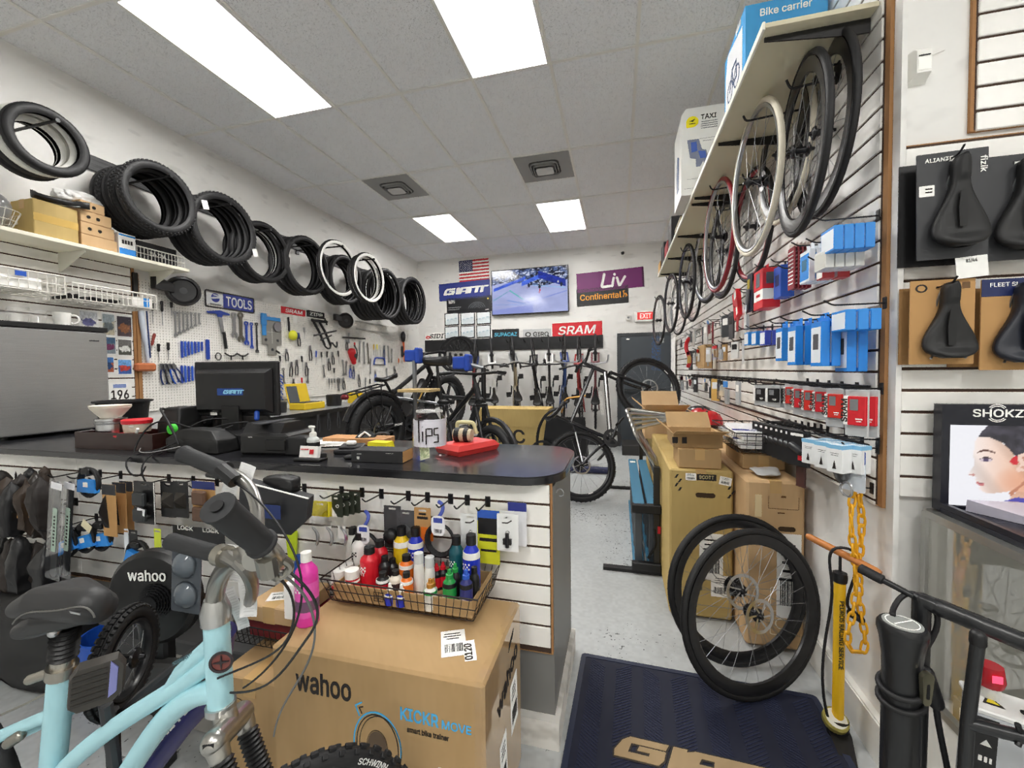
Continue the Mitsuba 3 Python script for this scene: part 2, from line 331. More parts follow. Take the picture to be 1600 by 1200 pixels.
for a, b in list(zip(gz, gz[1:]))[1:]:
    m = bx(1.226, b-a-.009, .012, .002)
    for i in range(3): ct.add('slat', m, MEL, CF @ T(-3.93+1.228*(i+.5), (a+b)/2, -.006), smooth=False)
ct.add('base_trim', cat(b2((-3.93, 1.455, 0), (-.222, 1.50, .105)), b2((-.245, 1.455, 0), (-.215, 2.03, .105))), 'worn_white', label='scuffed white base board')
hk = tube(spl([(0, 0, 0), (.02, 0, .012), (.028, 0, .0), (.012, 0, -.014)], 5), .0025)
ct.add('cable_hook', hk, CHR, T(-.235, 1.56, .93)); ct.add('cable_hook', hk, CHR, T(-.235, 1.95, .93))
# ---------------- workbench along the left wall
wb = Thing('workbench', 'long black workbench with grey worktop under the pegboard', 'workbench')
wb.add('worktop', bx(.64, 4.6, .035, .004), mt('77797a', .35), T(-3.62, 4.75, .95)); wb.add('front_edge', bx(.012, 4.6, .05), BLK, T(-3.294, 4.75, .945))
for y in (2.5, 3.6, 4.75, 5.9, 7.0): wb.add('leg_panel', bx(.55, .03, .93, base=True), BLK, T(-3.62, y, 0))
wb.add('lower_shelf', bx(.55, 4.5, .025), BLK, T(-3.62, 4.75, .3)); wb.add('front_panel', bx(.02, 4.5, .3), mt('1d1d20', .5), T(-3.33, 4.75, .77))
# ---------------- left shelf with brackets
ls = Thing('wall_shelf', 'long cream wall shelf holding cartons under the tires at left', 'shelf')
ls.add('board', b2((XL, -.6, 2.295), (-3.65, 2.82, 2.322), .003), mt('e4e1cf', .45))
for y in (.3, 1.2, 2.1, 2.7): ls.add('bracket', ext([(0, 0), (.28, 0), (.28, -.02), (.03, -.14), (0, -.14)], .004), mt('cfcdc2', .5), FR((XL+.02, y, 2.294), (1, 0, 0), (0, 0, 1), (0, -1, 0)))
# ---------------- right shelf above the wheels
rs = Thing('display_shelf', 'long pale shelf high on the right wall above the hanging wheels', 'shelf')
rs.add('board', b2((.525, 1.75, 2.655), (XR-.002, 6.0, 2.672)), mt('cfc9ae', .5)); rs.add('edge_strip', b2((.518, 1.75, 2.65), (.528, 6.0, 2.68), .002), mt('efeee2', .4))
for y in (1.8, 2.55, 3.3, 3.42, 4.2, 5.0, 5.8): rs.add('bracket', ext([(0, 0), (.34, 0), (.34, -.015), (.05, -.05), (0, -.05)], .006), BLK, FR((XR-.002, y, 2.655), (-1, 0, 0), (0, 0, 1), (0, 1, 0)))
# ---------------- cartons
def carton(label, lo, hi, mat='cardboard', M=None, name='carton', group=None, tape=True, cat_='box', bev=.004):
    t = Thing(name, label, cat_, group, M); lo, hi = np.array(lo, float), np.array(hi, float)
    t.add('body', b2(lo, hi, bev), mat)
    if tape:
        c = (lo+hi)/2; d = hi-lo
        if d[0] > d[1]: m = cat(b2((lo[0]-.0006, c[1]-.025, hi[2]-.06), (hi[0]+.0006, c[1]+.025, hi[2]+.0006)))
        else: m = cat(b2((c[0]-.025, lo[1]-.0006, hi[2]-.06), (c[0]+.025, hi[1]+.0006, hi[2]+.0006)))
        t.add('packing_tape', m, mt('bd9a66', .25))
    return t
def barcode(w, h, n=14, seed=1):
    r = random.Random(seed); x = -w/2; l = []
    while x < w/2-.001: q = r.choice([.5, 1, 1.5, 2])*w/n/2; l.append(bx(q, h, .0005, at=(x+q/2, 0, 0))); x += q+r.choice([.6, 1, 1.6])*w/n/2
    return cat(l)
def sticker(t, M, w, h, seed=1, bars=True, lines=3, part='address_label'):
    k = t.add(part, bx(w, h, .0008), PAP, M @ T(0, 0, .0006))
    l = [bx(w*.8*random.Random(seed+i).uniform(.5, 1), h*.03, .0004, at=(-w*.03, h*(.36-.1*i), 0)) for i in range(lines)]
    if bars: l.append(tm(barcode(w*.7, h*.3, 16, seed), T(0, -h*.2, 0)))
    t.add('print', cat(l), BLK, M @ T(0, 0, .0014), under=k)
INK = mt('1c1512', .6); SKB = mt('4aa7d8', .6)
# the big trainer carton in front of the counter
wx0, wx1, wy0, wy1, wz = -1.03, -.345, 1.0, 1.405, .572
wh = carton('large trainer carton with black and blue print in front of the counter', (wx0, wy0, 0), (wx1, wy1, wz), bev=.008, tape=False)
wh.add('wrap_tape', cat(b2((wx1-.03, wy0-.001, .0), (wx1+.001, wy1, wz+.001), .003)), 'clear_plastic')
wh.add('lettering', txt('wahoo', .062, .19), INK, FY(-.845, wy0-.0005, .452))
wh.add('lettering', txt('wahoo', .055, .24), INK, FXp(wx1+.0012, 1.235, .40) @ R('z', 12)); wh.add('brand_slash', ext([(-.035, -.008), (.02, .0), (.04, .016), (-.02, .008)], .001), INK, FXp(wx1+.0012, 1.27, .515) @ R('z', 12))
wh.add('lettering', txt('KICKR', .034, .115), SKB, FY(-.535, wy0-.0005, .432)); wh.add('lettering', txt('MOVE', .022, .085), SKB, FY(-.425, wy0-.0005, .432))
wh.add('lettering', txt('smart bike trainer', .014, .125), INK, FY(-.51, wy0-.0005, .40))
def ring(r1, r2, sx=1, n=32): return Polygon([(r1*sx*math.cos(a), r1*math.sin(a)) for a in np.linspace(0, 2*PI, n)], [[(r2*sx*math.cos(a), r2*math.sin(a)) for a in np.linspace(0, 2*PI, n)]])
D = FY(-.668, wy0-.0005, .335) @ S(.8, .8, 1)
wh.add('trainer_drawing', cat(ext(ring(.118, .114, .72), .0008), tm(ext(ring(.118, .115, .72), .0008), T(.012, -.004)), ext(ring(.06, .058, .7), .0008),
    *[ext(LineString(l).buffer(.0018), .0008) for l in ([(-.13, -.08), (-.075, -.045), (-.05, -.06)], [(-.13, -.08), (-.14, -.12), (.03, -.19), (.05, -.16), (-.10, -.07)], [(.05, -.11), (.14, -.125), (.165, -.17), (.16, -.20)], [(.06, -.13), (.12, -.145), (.14, -.2)], [(-.06, .11), (-.07, .13), (-.055, .135)], [(-.10, -.07), (.0, -.15)], [(-.05, -.06), (.02, -.10), (-.02, -.13)], [(-.12, -.11), (-.09, -.10)])]), INK, D)
wh.add('flywheel_print', ext(ring(.055, .0, .7), .0006), mt('5a4a3a', .8), D)
wh.add('blue_outline', cat(ext(ring(.128, .121, .76).difference(sbox(-.2, -.2, .2, -.1)), .0007), *[ext(LineString(l).buffer(.0028), .0007) for l in ([(-.145, -.12), (-.135, -.075), (-.085, -.035)], [(.09, -.10), (.15, -.115), (.175, -.165), (.17, -.21)], [(-.07, .10), (-.085, .135), (-.06, .15)])]), SKB, D)
sticker(wh, FY(-.455, wy0-.0005, .295), .05, .05, 3); sticker(wh, T(-.49, 1.14, wz+.0005) @ R('z', 25), .075, .12, 5); 
k = wh.add('number_label', bx(.035, .09, .0008), PAP, T(-.43, 1.12, wz+.001) @ R('z', 25)); wh.add('print', txt('0120', .022, .07), INK, T(-.422, 1.117, wz+.0016) @ R('z', 115), under=k)
sticker(wh, FXp(wx1+.0012, 1.30, .29) @ R('z', 4), .085, .17, 8); sticker(wh, FXp(wx1+.0012, 1.17, .20) @ R('z', 4), .07, .17, 9); wh.add('brown_label', bx(.05, .08, .0008), mt('7a5a3a', .7), FXp(wx1+.0012, 1.07, .17))
# other carton left of it, partly hidden
c2 = carton('plain brown carton on the floor left of the large trainer carton', (-1.30, 1.05, 0), (-1.045, 1.40, .40)); c2.add('thumb_notch', ext(ring(.03, .028), .0006), INK, FY(-1.22, 1.0495, .3))
# ---------------- aisle cartons
sc = carton('tall gold bicycle carton in the aisle with black chequered print', (.275, 2.44, .012), (.60, 3.75, .84), 'cardboard_gold', group='bicycle cartons in the aisle', bev=.01)
hole = lambda w, h: ext(rrect(w, h, h*.49), .001)
sc.add('hand_hole', hole(.10, .026), mt('3a2a18', .9), FY(.46, 2.4395, .70)); sc.add('black_band', bx(.10, .035, .001), INK, FY(.465, 2.4393, .80)); sc.add('lettering', txt('SCOTT', .018, .075), mt('c9b98a', .6), FY(.465, 2.4386, .792))
sticker(sc, FY(.385, 2.439, .80), .055, .04, 4); sticker(sc, FY(.56, 2.439, .785) @ R('z', -10), .06, .045, 6); sticker(sc, FY(.49, 2.439, .36), .12, .26, 7, lines=4); sticker(sc, FY(.54, 2.439, .20), .10, .12, 8)
chk = lambda n: cat([ext([(0, 0), (.012, .02), (.022, .02), (.01, 0)], .0008).apply_translation((.018*(i % 2), -.024*i, 0)) for i in range(n)])
sc.add('chequer_print', chk(4), INK, FY(.30, 2.4393, .79)); sc.add('chequer_print', chk(3), INK, FY(.57, 2.4393, .74)); sc.add('chequer_print', cat([ext([(0, 0), (.012, .012), (.022, .012), (.01, 0)], .0008).apply_translation((.024*i, 0, 0)) for i in range(4)], bx(.07, .018, .0008, at=(.04, -.04, 0))), INK, FY(.37, 2.4393, .215))
s2 = carton('tall brown bicycle carton leaning on the right wall beside the gold one', (.612, 2.25, .012), (.868, 3.55, .845), 'cardboard_pale', group='bicycle cartons in the aisle', bev=.012)
s2.add('hand_hole', hole(.075, .024), mt('3a2a18', .9), FY(.79, 2.2495, .612)); s2.add('flap_cut', cat(bx(.13, .002, .001), bx(.002, .06, .001, at=(-.065, .03, 0)), bx(.002, .06, .001, at=(.065, .03, 0)), bx(.03, .006, .001, at=(-.01, -.02, 0)), bx(.02, .01, .001, at=(0, .06, 0))), mt('6a4c2c', .9), FY(.775, 2.2493, .71))
sticker(s2, FY(.80, 2.249, .38), .105, .42, 11, lines=5); s2.add('clear_tape', bx(.03, .11, .001), mt('d8c39a', .2), FY(.665, 2.2493, .72)); 
k = s2.add('print_panel', ext(rrect(.10, .24, .01).difference(rrect(.092, .232, .008)), .0008), mt('e8dcc4', .7), FY(.77, 2.2493, .20)); s2.add('icon', cat(tm(ext(ring(.028, .022), .0008), T(0, -.06)), bx(.03, .05, .0008, at=(0, .05, 0)), bx(.09, .003, .0008), bx(.05, .012, .0008, at=(0, .005+.085, 0))), mt('e8dcc4', .7), FY(.77, 2.2492, .20), under=k)
s3 = carton('low brown carton lying on top of the tall brown bicycle carton', (.655, 2.48, .848), (.86, 2.85, .925), 'cardboard', group=None)
# plastic bag on it
bg = trimesh.creation.icosphere(3, 1.); bg.apply_scale((.07, .09, .012)); bg.vertices += (meshkit.noise(bg.vertices*30, 3)[:, None]-.5)*.016
one('plastic_bag', 'crumpled clear plastic bag with grey parts on the tall brown carton', 'plastic bag', bg, mt('a9a9a8', .2), T(.73, 2.37, .868), smooth=True)
# open carton with flaps, small cartons above the gold box
def open_carton(label, x0, y0, z0, w, d, h, mat, M=None, inside=True):
    t = Thing('open_carton', label, 'box', None, (M if M is not None else I4) @ T(x0, y0, z0)); q = .004
    t.add('body', cat(b2((0, 0, 0), (w, d, q)), b2((0, 0, 0), (w, q, h)), b2((0, d-q, 0), (w, d, h)), b2((0, 0, 0), (q, d, h)), b2((w-q, 0, 0), (w, d, h))), mat)
    t.add('flap', bx(w, d*.5, .003, at=(0, d*.25, 0)), mat, T(w/2, d, h) @ R('x', 35)); t.add('flap', bx(w, d*.5, .003, at=(0, -d*.25, 0)), mat, T(w/2, 0, h) @ R('x', -15) )
    t.add('flap', ext([(0, -d*.45), (0, d*.45), (w*.38, d*.3), (w*.38, -d*.3)], .003), mat, T(w, d/2, h) @ R('y', 25)); t.add('flap', ext([(0, -d*.45), (0, d*.45), (-w*.38, d*.3), (-w*.38, -d*.3)], .003), mat, T(0, d/2, h) @ R('y', 40))
    return t
carton('small brown carton standing on the gold bicycle carton', (.325, 2.46, .843), (.545, 2.70, .95), 'cardboard', tape=True)
oc = open_carton('open brown carton with raised flaps above the gold bicycle carton', .30, 2.50, .952, .26, .30, .075, 'cardboard', None); oc.add('recycling_print', cat(bx(.03, .035, .001, at=(-.05, 0, 0)), bx(.025, .035, .001, at=(.0, 0, 0))), INK, FY(.06, -.001, .04))
oc2 = open_carton('tall open carton behind the chrome rack rails', .22, 3.80, .785, .34, .45, .26, 'cardboard_pale', None)
for z0 in (.0,): carton('large gold carton under the open cartons, mostly hidden by the ladder', (.30, 3.80, .0), (.62, 4.9, .775), 'cardboard_gold', group='bicycle cartons in the aisle').add('lettering', txt('BMC', .09, .2), INK, FXn(.299, 4.3, .45))
# chrome rack
rk = Thing('bike_rack', 'black floor rack with bent chrome rails beside the aisle cartons', 'rack')
rk.add('post', bx(.04, .04, .74, .003, base=True), mt('3a3936', .35, .5), T(.245, 2.92, 0)); rk.add('foot', bx(.40, .05, .025, .003), BLK, T(.09, 2.92, .013)); rk.add('foot', bx(.40, .05, .025, .003), BLK, T(.09, 4.95, .013)); rk.add('post', bx(.04, .04, .74, .003, base=True), mt('3a3936', .35, .5), T(.245, 4.95, 0)); rk.add('rail', bx(.04, 2.0, .04, .003), mt('3a3936', .35, .5), T(.245, 3.93, .70))
for i in range(5): rk.add('chrome_arm', bt([(.5, 3.35+.02*i, 1.03), (.05+.012*i, 3.35-.09*i, 1.09-.028*i), (.07+.012*i, 3.25-.08*i, 1.06-.03*i), (.25, 2.98-.004*i, .77-.012*i), (.25, 2.96, .69)], .0135, .05), mt('b5b3ac', .25, .9))
# ladder on its edge
ld_ = Thing('step_ladder', 'folded blue step ladder standing on its edge in the aisle', 'ladder', None, T(0, 0, .014)); LB = mt('3d7391', .45)
for i, x in enumerate((.13, .225)):
    ld_.add('side_rail', bx(.075, 1.45, .03, .004), LB, T(x, 3.62, .455-.003*i), label='blue fibreglass rail'); ld_.add('side_rail', bx(.075, 1.45, .03, .004), LB, T(x, 3.62, .03))
    for k in range(6): ld_.add('step', bx(.05, .075, .40, .004), mt('4a4f54', .4), T(x, 3.0+.24*k, .245))
ld_.add('foot_pad', bx(.19, .05, .06, .006), BLK, T(.178, 2.90, .04)); ld_.add('foot_pad', bx(.19, .05, .06, .006), BLK, T(.178, 2.90, .44)); ld_.add('hinge', bt([(.19, 2.9, .1), (.24, 2.89, .2), (.23, 2.9, .3)], .008), BLK); ld_.add('warning_label', bx(.02, .001, .05), RED, T(.26, 2.895, .30)); ld_.add('white_label', bx(.05, .06, .001), PAP, T(.13, 4.2, .473))
# ---------------- floor mat with logo
MX = FR((.30, 1.60, 0), (1, -.035, 0), (.035, 1, 0), (0, 0, 1)); NAV = mt('161d3a', .75)
ma = Thing('floor_mat', 'dark navy floor mat with tan maker lettering in the aisle', 'mat', None, MX)
ma.add('base', ext(rrect(.985, .76, .02), .008), mt('11162b', .7)); ma.add('border', ext(rrect(.985, .76, .02).difference(rrect(.94, .715, .01)), .0025, .008), mt('22293f', .55))
rib = tm(bx(.006, .115, .003), R('z', 42)); l = []
for c in range(8):
    for j in range(46): l.append(tm(tm(bx(.0045, .082, .0022), R('z', -55 if c % 2 else 55)), T(-.41+.118*c, -.335+.0148*j, .0085)))
ma.add('herringbone_ribs', cat(l), NAV, kind='stuff')
TAN = mt('a08866', .75); LT = [[(0, 0), (.19, 0), (.215, .03), (.225, .075), (.11, .075), (.10, .05), (.155, .05), (.15, .033), (.06, .033), (.075, .082), (.225, .082), (.24, .115), (.07, .115), (.035, .09), (.0, .03)],
      [(0, 0), (.06, 0), (.095, .115), (.035, .115)], [(0, 0), (.06, 0), (.07, .03), (.14, .03), (.13, 0), (.195, 0), (.225, .115), (.08, .115), (.04, .10)], [(0, 0), (.06, 0), (.085, .085), (.15, .085), (.125, 0), (.185, 0), (.215, .085), (.205, .11), (.19, .115), (.035, .115)], [(.06, 0), (.12, 0), (.145, .085), (.215, .085), (.245, .115), (.02, .115), (.012, .085), (.085, .085)]]
LT[2] = [Polygon(LT[2]).difference(Polygon([(.085, .055), (.145, .055), (.152, .085), (.10, .085)]))]; xo = [0, .225, .275, .455, .62]
def giant(h, d): return cat([tm(ext(p[0] if hasattr(p[0], 'geom_type') else p, d), T(o-.42, -.0575)) for p, o in zip(LT, xo)]).apply_scale((h/.115, h/.115, 1))
ma.add('lettering', giant(.092, .003), TAN, T(.02, -.085, .0095)); ma.add('lettering_outline', cat([tm(ext((p[0] if hasattr(p[0], 'geom_type') else Polygon(p)).buffer(.008), .0012), T(o-.42, -.0575)) for p, o in zip(LT, xo)]).apply_scale((.8, .8, 1)), mt('2c2620', .7), T(.02, -.085, .0093))
# ---------------- glass display case at the right and its light box
gc = Thing('display_case', 'aluminium framed glass display case at the right below the lit display', 'display case'); cx0, cx1, cy0, cy1 = .985, 2.3, -.3, 1.645
for x in (cx0, cx1):
    for y in (cy0, cy1): gc.add('corner_post', bx(.022, .022, .90, .002, base=True), ALU, T(x, y, .02))
for z in (.31, .915): gc.add('frame_rail', cat(b2((cx0-.011, cy0, z-.012), (cx0+.011, cy1, z+.012)), b2((cx1-.011, cy0, z-.012), (cx1+.011, cy1, z+.012)), b2((cx0, cy0-.011, z-.012), (cx1, cy0+.011, z+.012)), b2((cx0, cy1-.011, z-.012), (cx1, cy1+.011, z+.012))), ALU)
gc.add('side_glass', b2((cx0-.002, cy0, .33), (cx0-.001, cy1, .9)), 'glass'); gc.add('front_glass', b2((cx0, cy0-.002, .33), (cx1, cy0-.001, .9)), 'glass'); gc.add('top_glass', b2((cx0, cy0, .918), (cx1, cy1, .924)), mt('b9bdba', .08))
gc.add('base_cabinet', b2((cx0, cy0, .0), (cx1, cy1, .30)), mt('e2e0d8', .5)); gc.add('back_panel', b2((cx0, cy1-.012, .32), (cx1, cy1-.004, .9)), mt('b9b8b0', .4)); gc.add('inner_shelf', b2((cx0+.04, cy0, .60), (cx1, cy1-.3, .606)), 'glass')
for i, (y, h, c) in enumerate([(1.50, .07, '8d8a80'), (1.36, .09, '3a3c3f'), (1.2, .10, '55565a'), (1.02, .08, '2a2b2d')]):
    t = Thing('parts_box', ['grey', 'black', 'slate', 'dark'][i]+' flat parts box inside the display case, '+ORD[i]+' from the wall', 'box', 'flat boxes inside the display case', T(1.09, y, .301)); t.add('body', bx(.16, .12, h, .003, base=True), mt(c, .5)); t.add('label', bx(.001, .06, h*.5), PAP, T(-.081, 0, h*.5))
one('shoe', 'dark red cycling shoe inside the display case', 'shoe', cat(caps((0, -.1, .035), (0, .06, .05), .035, .045, 2), caps((0, .06, .05), (0, .1, .09), .04, .035, 2)), mt('4a1218', .5), T(1.3, 1.0, .301) @ R('z', 70), smooth=True)
# lit display
sbx = Thing('lit_display', 'black framed light box with a portrait of a woman wearing red headphones', 'display', None, FR((1.0, 1.62, .932), (1, 0, 0), (0, 0, 1), (0, -1, 0)))
NB = mt('0d0f1c', .35); W_, H_ = .60, .345
sbx.add('frame', cat(b2((0, 0, -.03), (.022, H_, .006)), b2((W_-.02, 0, -.03), (W_, H_, .006)), b2((0, H_-.065, -.03), (W_, H_, .006)), b2((0, 0, -.03), (W_, .02, .006)), b2((0, 0, -.03), (W_, H_, -.012))), NB)
tx = 1.0
def face(u, v):
    X = u*.56*100/.56; Y_ = v*26; X = u*56   # centimetres over the panel (56 x 26)
    c = np.ones(u.shape+(3,))*np.array([.97, .97, .99])
    def put(poly, col, tex=0., seed=0, amp=0.):
        m = inpoly(X, Y_, poly); k = hx(col) if isinstance(col, str) else col; q = 1+amp*(nz(u*2, v, 14, seed)-.5)[..., None]
        c[m] = (k*q)[m] if amp else k
    hair = [(7.0, 20.6), (8.4, 24), (10.5, 26.5), (31, 26.5), (31, 10), (27, 12.5), (24.5, 11.3), (22, 12.5), (19, 13.5), (14, 20.5), (9, 22)]
    put(hair, '3f3c46', 0, 3, 1.2)
    skin = [(6.8, 20.8), (7.6, 22.2), (10, 22.4), (13, 21), (15.3, 19), (19, 13), (22, 11.2), (26, 9), (30, 2.5), (30, 0), (15, 0), (16.2, 3.6), (18, 6), (15, 5.1), (10.6, 4.2), (8.8, 5.0), (8.2, 5.9), (8.3, 6.6), (7.3, 7.3), (7.6, 7.9), (7.0, 8.6), (7.5, 9.3), (5.9, 9.7), (5.3, 10.2), (5.7, 11.1), (6.9, 13.4), (6.6, 15.1), (6.5, 17)]
    m = inpoly(X, Y_, skin); t = np.clip((X-6)/14, 0, 1)[..., None]; g = hx('fff3ee')*(1-t)+hx('f2bfa0')*t
    g = g*(1-.10*np.clip(np.sin(X*.5+Y_*.35), 0, 1))[..., None]; n_ = np.clip(1-((X-17)**2/30+(Y_-8.5)**2/26), 0, 1)[..., None]; g = g*(1-n_*.32)+hx('e2895f')*n_*.32
    g = np.where((X > 16)[..., None] & (Y_ < 5.5)[..., None], g*.93, g); c[m] = g[m]
    put([(16.2, 3.6), (18.2, 6.4), (22.4, 11), (21.5, 11.2), (17.4, 6.6), (15.6, 5)], 'c98a6e')
    put([(7.2, 16.9), (8.3, 18.1), (10, 18.4), (12, 17.6), (11.9, 17.2), (10, 17.8), (8.4, 17.5)], '6a4a44'); put([(8, 14.8), (9, 15.7), (10.6, 15.6), (11.6, 14.8), (10.2, 14.4), (8.8, 14.3)], 'd9c7cf'); put([(8.9, 14.4), (9.2, 15.5), (10.2, 15.5), (10.3, 14.5)], '5a4a6a'); put([(8, 15.1), (9.2, 16), (10.8, 15.9), (11.6, 15.1), (10.6, 15.5), (9.2, 15.6)], '4a3a44')
    put([(5.5, 10.1), (6.6, 9.7), (7.2, 10.2), (6.6, 10.5)], 'c98d86'); put([(7.4, 7.9), (9.6, 7.6), (9.2, 6.7), (8.2, 6.7), (7.3, 7.4)], 'cf7f80'); put([(7.4, 7.75), (9.7, 7.6), (8.6, 7.35)], '9a5560')
    ear = [(17.8, 17), (19.5, 17.8), (21.2, 17.3), (21.8, 15.4), (20.8, 13.4), (19.2, 12), (17.6, 11.4), (17.2, 12.6), (18.4, 14), (17.6, 15.4)]; put(ear, 'f6d5c4'); put([(18.6, 16.4), (20, 16.6), (20.6, 15.2), (19.6, 14.2), (19, 15.2)], 'c98f7a'); put([(18.5, 13.6), (19.4, 13.4), (19.2, 12.6), (18.4, 12.9)], 'd9a58f')
    put([(15.5, 14.8), (17, 16.8), (17.7, 16.4), (17.8, 14.6), (17.4, 13.8), (16, 14)], 'd8323c'); put([(20.6, 12.6), (22, 13.2), (26.8, 10.2), (26.5, 9.8), (23.5, 10.6), (20.4, 11.6)], 'e04650')
    put([(14, 4.2-2.2), (18, 3.6), (23, 2.8), (30, 0.2), (30, -1), (22, 1.2), (17, 2.2)], '5a57b4')
    return c
m, c = picture(.556, .258, 170, 80, face)
k = sbx.add('lit_panel', m, mt('050506', .3), T(.30, .15, .0), color=c*.92); scene[k]['emitter'] = {'type': 'area', 'radiance': {'type': 'mesh_attribute', 'name': 'vertex_color'}}
sbx.add('lettering', txt('SHOKZ', .023, .125), PAP, T(.14, H_-.038, .0065)); sbx.add('sound_arc', cat(*[ext(LineString([(r*math.cos(a), r*math.sin(a)) for a in np.linspace(s+.75, s+PI-.75, 9)]).buffer(.0013), .0008) for r in (.022, .027) for s in (0, PI)]), PAP, T(.139, H_-.0265, .0065))
sbx.add('tray', cat(b2((0, -.005, .006), (W_, .012, .31), .003), b2((0, .012, .29), (W_, .028, .31), .003), b2((0, .012, .006), (.014, .028, .31))), NB); sbx.add('sloped_stand', hull([(.05, .013, .03), (.6, .013, .03), (.05, .05, .035), (.6, .05, .035), (.19, .013, .26), (.6, .013, .26), (.19, .022, .262), (.6, .022, .262)]), mt('b9b6c4', .3))
for i in range(2):
    one('headphones', ['purple band bone conduction headphones hanging at the display', 'black wire bone conduction headphones lying on the display tray'][i], 'headphones', [tube(spl([(0, 0, 0), (.05, .02, .0), (.10, .0, .02), (.13, -.03, .0), (.09, -.045, 0), (.08, -.02, .01)], 8), .0035), sphere(.012, 2, at=(.09, -.04, .005))] , mt('3a3490' if i == 0 else '1a1a1d', .35), FR((1.19, 1.46-.1*i, 1.015-.03*i), (1, 0, 0), (0, .2, 1), (0, -1, 0)), group='headphones on the lit display', smooth=True)
# ================= left wall
def tire_mesh(Rr, w, h=None):
    """open bicycle tire around z: outer radius Rr, width w"""
    h = h or w*1.15; p = []
    for a in np.linspace(-.78*PI, .78*PI, 13): p.append((Rr-w*.5+.5*w*math.cos(a)*(h/w if math.cos(a) < 0 else 1), .5*w*math.sin(a)))
    q = [(r-.004 if i in (0, len(p)-1) else Rr-w*.5+(r-Rr+w*.5)*.78, z*.8) for i, (r, z) in enumerate(p)][::-1]
    return lathe(p+q, 44, closed=True)
def knobs(Rr, w, n=56):
    l = []
    for i in range(n):
        a = 360/n*i
        for s, o in ((-1, 0), (0, .5), (1, 0)):
            l.append(tm(bx(.011, .017 if s == 0 else .013, w*.25, .0015), R('z', a+o*360/n) @ T(Rr-abs(s)*w*.13+.001, 0, s*w*.30) @ R('y', -s*38)))
    return cat(l)
_td = {}
def tire_proto(Rr, w, kind):
    k = (Rr, w, kind)
    if k not in _td:
        p = [('carcass', tire_mesh(Rr, w), RUB)]
        if kind == 'knobby': p.append(('tread_knobs', knobs(Rr, w), mt('1f1f21', .7), {'kind': 'stuff'}))
        elif kind == 'white': p.append(('whitewall', [lathe([(Rr-w*1.02, s*w*.30), (Rr-w*.7, s*w*.47), (Rr-w*.3, s*w*.5), (Rr-w*.3, s*w*.53), (Rr-w*.7, s*w*.56), (Rr-w*1.02, s*w*.42)], 44, closed=True) for s in (1, -1)], mt('f2f1ec', .45)))
        elif kind == 'allwhite': p = [('carcass', tire_mesh(Rr, w), mt('d6d5cf', .5))]
        elif kind == 'slick': p.append(('tread_band', lathe([(Rr-w*.06, -w*.3), (Rr+.001, -w*.18), (Rr+.002, 0), (Rr+.001, w*.18), (Rr-.06*w, w*.3), (Rr-.1*w, 0)], 44, closed=True), mt('222224', .75)))
        _td[k] = p
    return _td[k]
# stacks: front tire x, y, z of its centre, outer radius, [(width, kind) from the front], words
ST = [(-3.44, 1.80, 2.86, .205, [(.055, 'slick'), (.06, 'allwhite'), (.06, 'white'), (.055, 'slick')], 'leftmost small tire stack over the cartons'),
      (-3.53, 2.53, 2.80, .275, [(.06, 'knobby'), (.055, 'slick'), (.058, 'knobby'), (.055, 'slick'), (.058, 'knobby'), (.055, 'slick')], 'big knobby stack beside the dark rail end'),
      (-3.55, 3.06, 2.745, .32, [(.062, 'knobby'), (.055, 'slick'), (.055, 'slick'), (.055, 'slick'), (.055, 'slick')], 'stack above the wire basket end'),
      (-3.66, 3.62, 2.69, .318, [(.052, 'slick'), (.05, 'slick'), (.045, 'white'), (.05, 'slick')], 'loose stack above the TOOLS sign'),
      (-3.62, 4.22, 2.687, .345, [(.058, 'slick'), (.055, 'slick'), (.055, 'slick'), (.05, 'slick')], 'dark stack above the red wall sign'),
      (-3.40, 4.46, 2.70, .352, [(.05, 'white')], 'white ringed pair of stacks'),
      (-3.60, 4.90, 2.66, .33, [(.055, 'slick'), (.055, 'slick'), (.055, 'knobby'), (.05, 'slick')], 'fat stack seen through the white ringed tire'),
      (-3.22, 4.85, 2.65, .33, [(.05, 'white'), (.05, 'white')], 'ringed pair behind the nearest ringed tire'),
      (-3.42, 5.62, 2.585, .385, [(.058, 'slick')]*7, 'tall stack, second from the back corner'),
      (-3.45, 6.55, 2.63, .405, [(.06, 'slick')]*6, 'stack nearest the back corner')]
pos = lambda i, n: 'foremost' if i == 0 else ('rearmost' if i == n-1 else ORD[i])
KW = {'slick': 'black slick tire', 'knobby': 'black knobby tire', 'white': 'black tire with a white sidewall', 'allwhite': 'all white tire'}
PEGM = mt('1b1b1d', .4, .3)
for si, (x, y, z, Rr, l, w) in enumerate(ST):
    xx = x
    for i, (wd, kind) in enumerate(l):
        r_ = rng.normal(0, 1, 4); Ri = Rr-rng.choice([0, .008, .015])*(i > 0)
        M = FR((xx, y+r_[0]*.012, z+.0-(Rr-Ri)*.8), (0, 1, 0), (0, 0, 1), (1, 0, 0)) @ R('y', r_[1]*.5-2.5) @ R('x', r_[2]*.5) @ R('z', 37*i)
        place(tire_proto(round(float(Ri), 3), wd, kind), 'bicycle_tire', f'{KW[kind]}, {pos(i, len(l)) if len(l) > 1 else "hanging alone"} in the {w}', 'tire', M, 'tires hanging on the left wall')
        xx -= wd+.008
    zh = z+Rr-l[0][0]*1.5-.012
    h = Thing('tire_hook', f'black steel peg carrying the {w}', 'hook', 'tire hooks on the left wall', FR((XL, y, zh), (0, 1, 0), (0, 0, 1), (1, 0, 0)))
    L_ = x-XL+.09; h.add('arm', tube([(0, 0, -.0), (0, 0, L_)], .0085, 8), PEGM); h.add('end_cap', cyl(.0125, .02, 10, at=(0, 0, L_-.005)), BLK); h.add('wall_plate', bx(.05, .09, .012, .002), PEGM, T(0, 0, -.012))
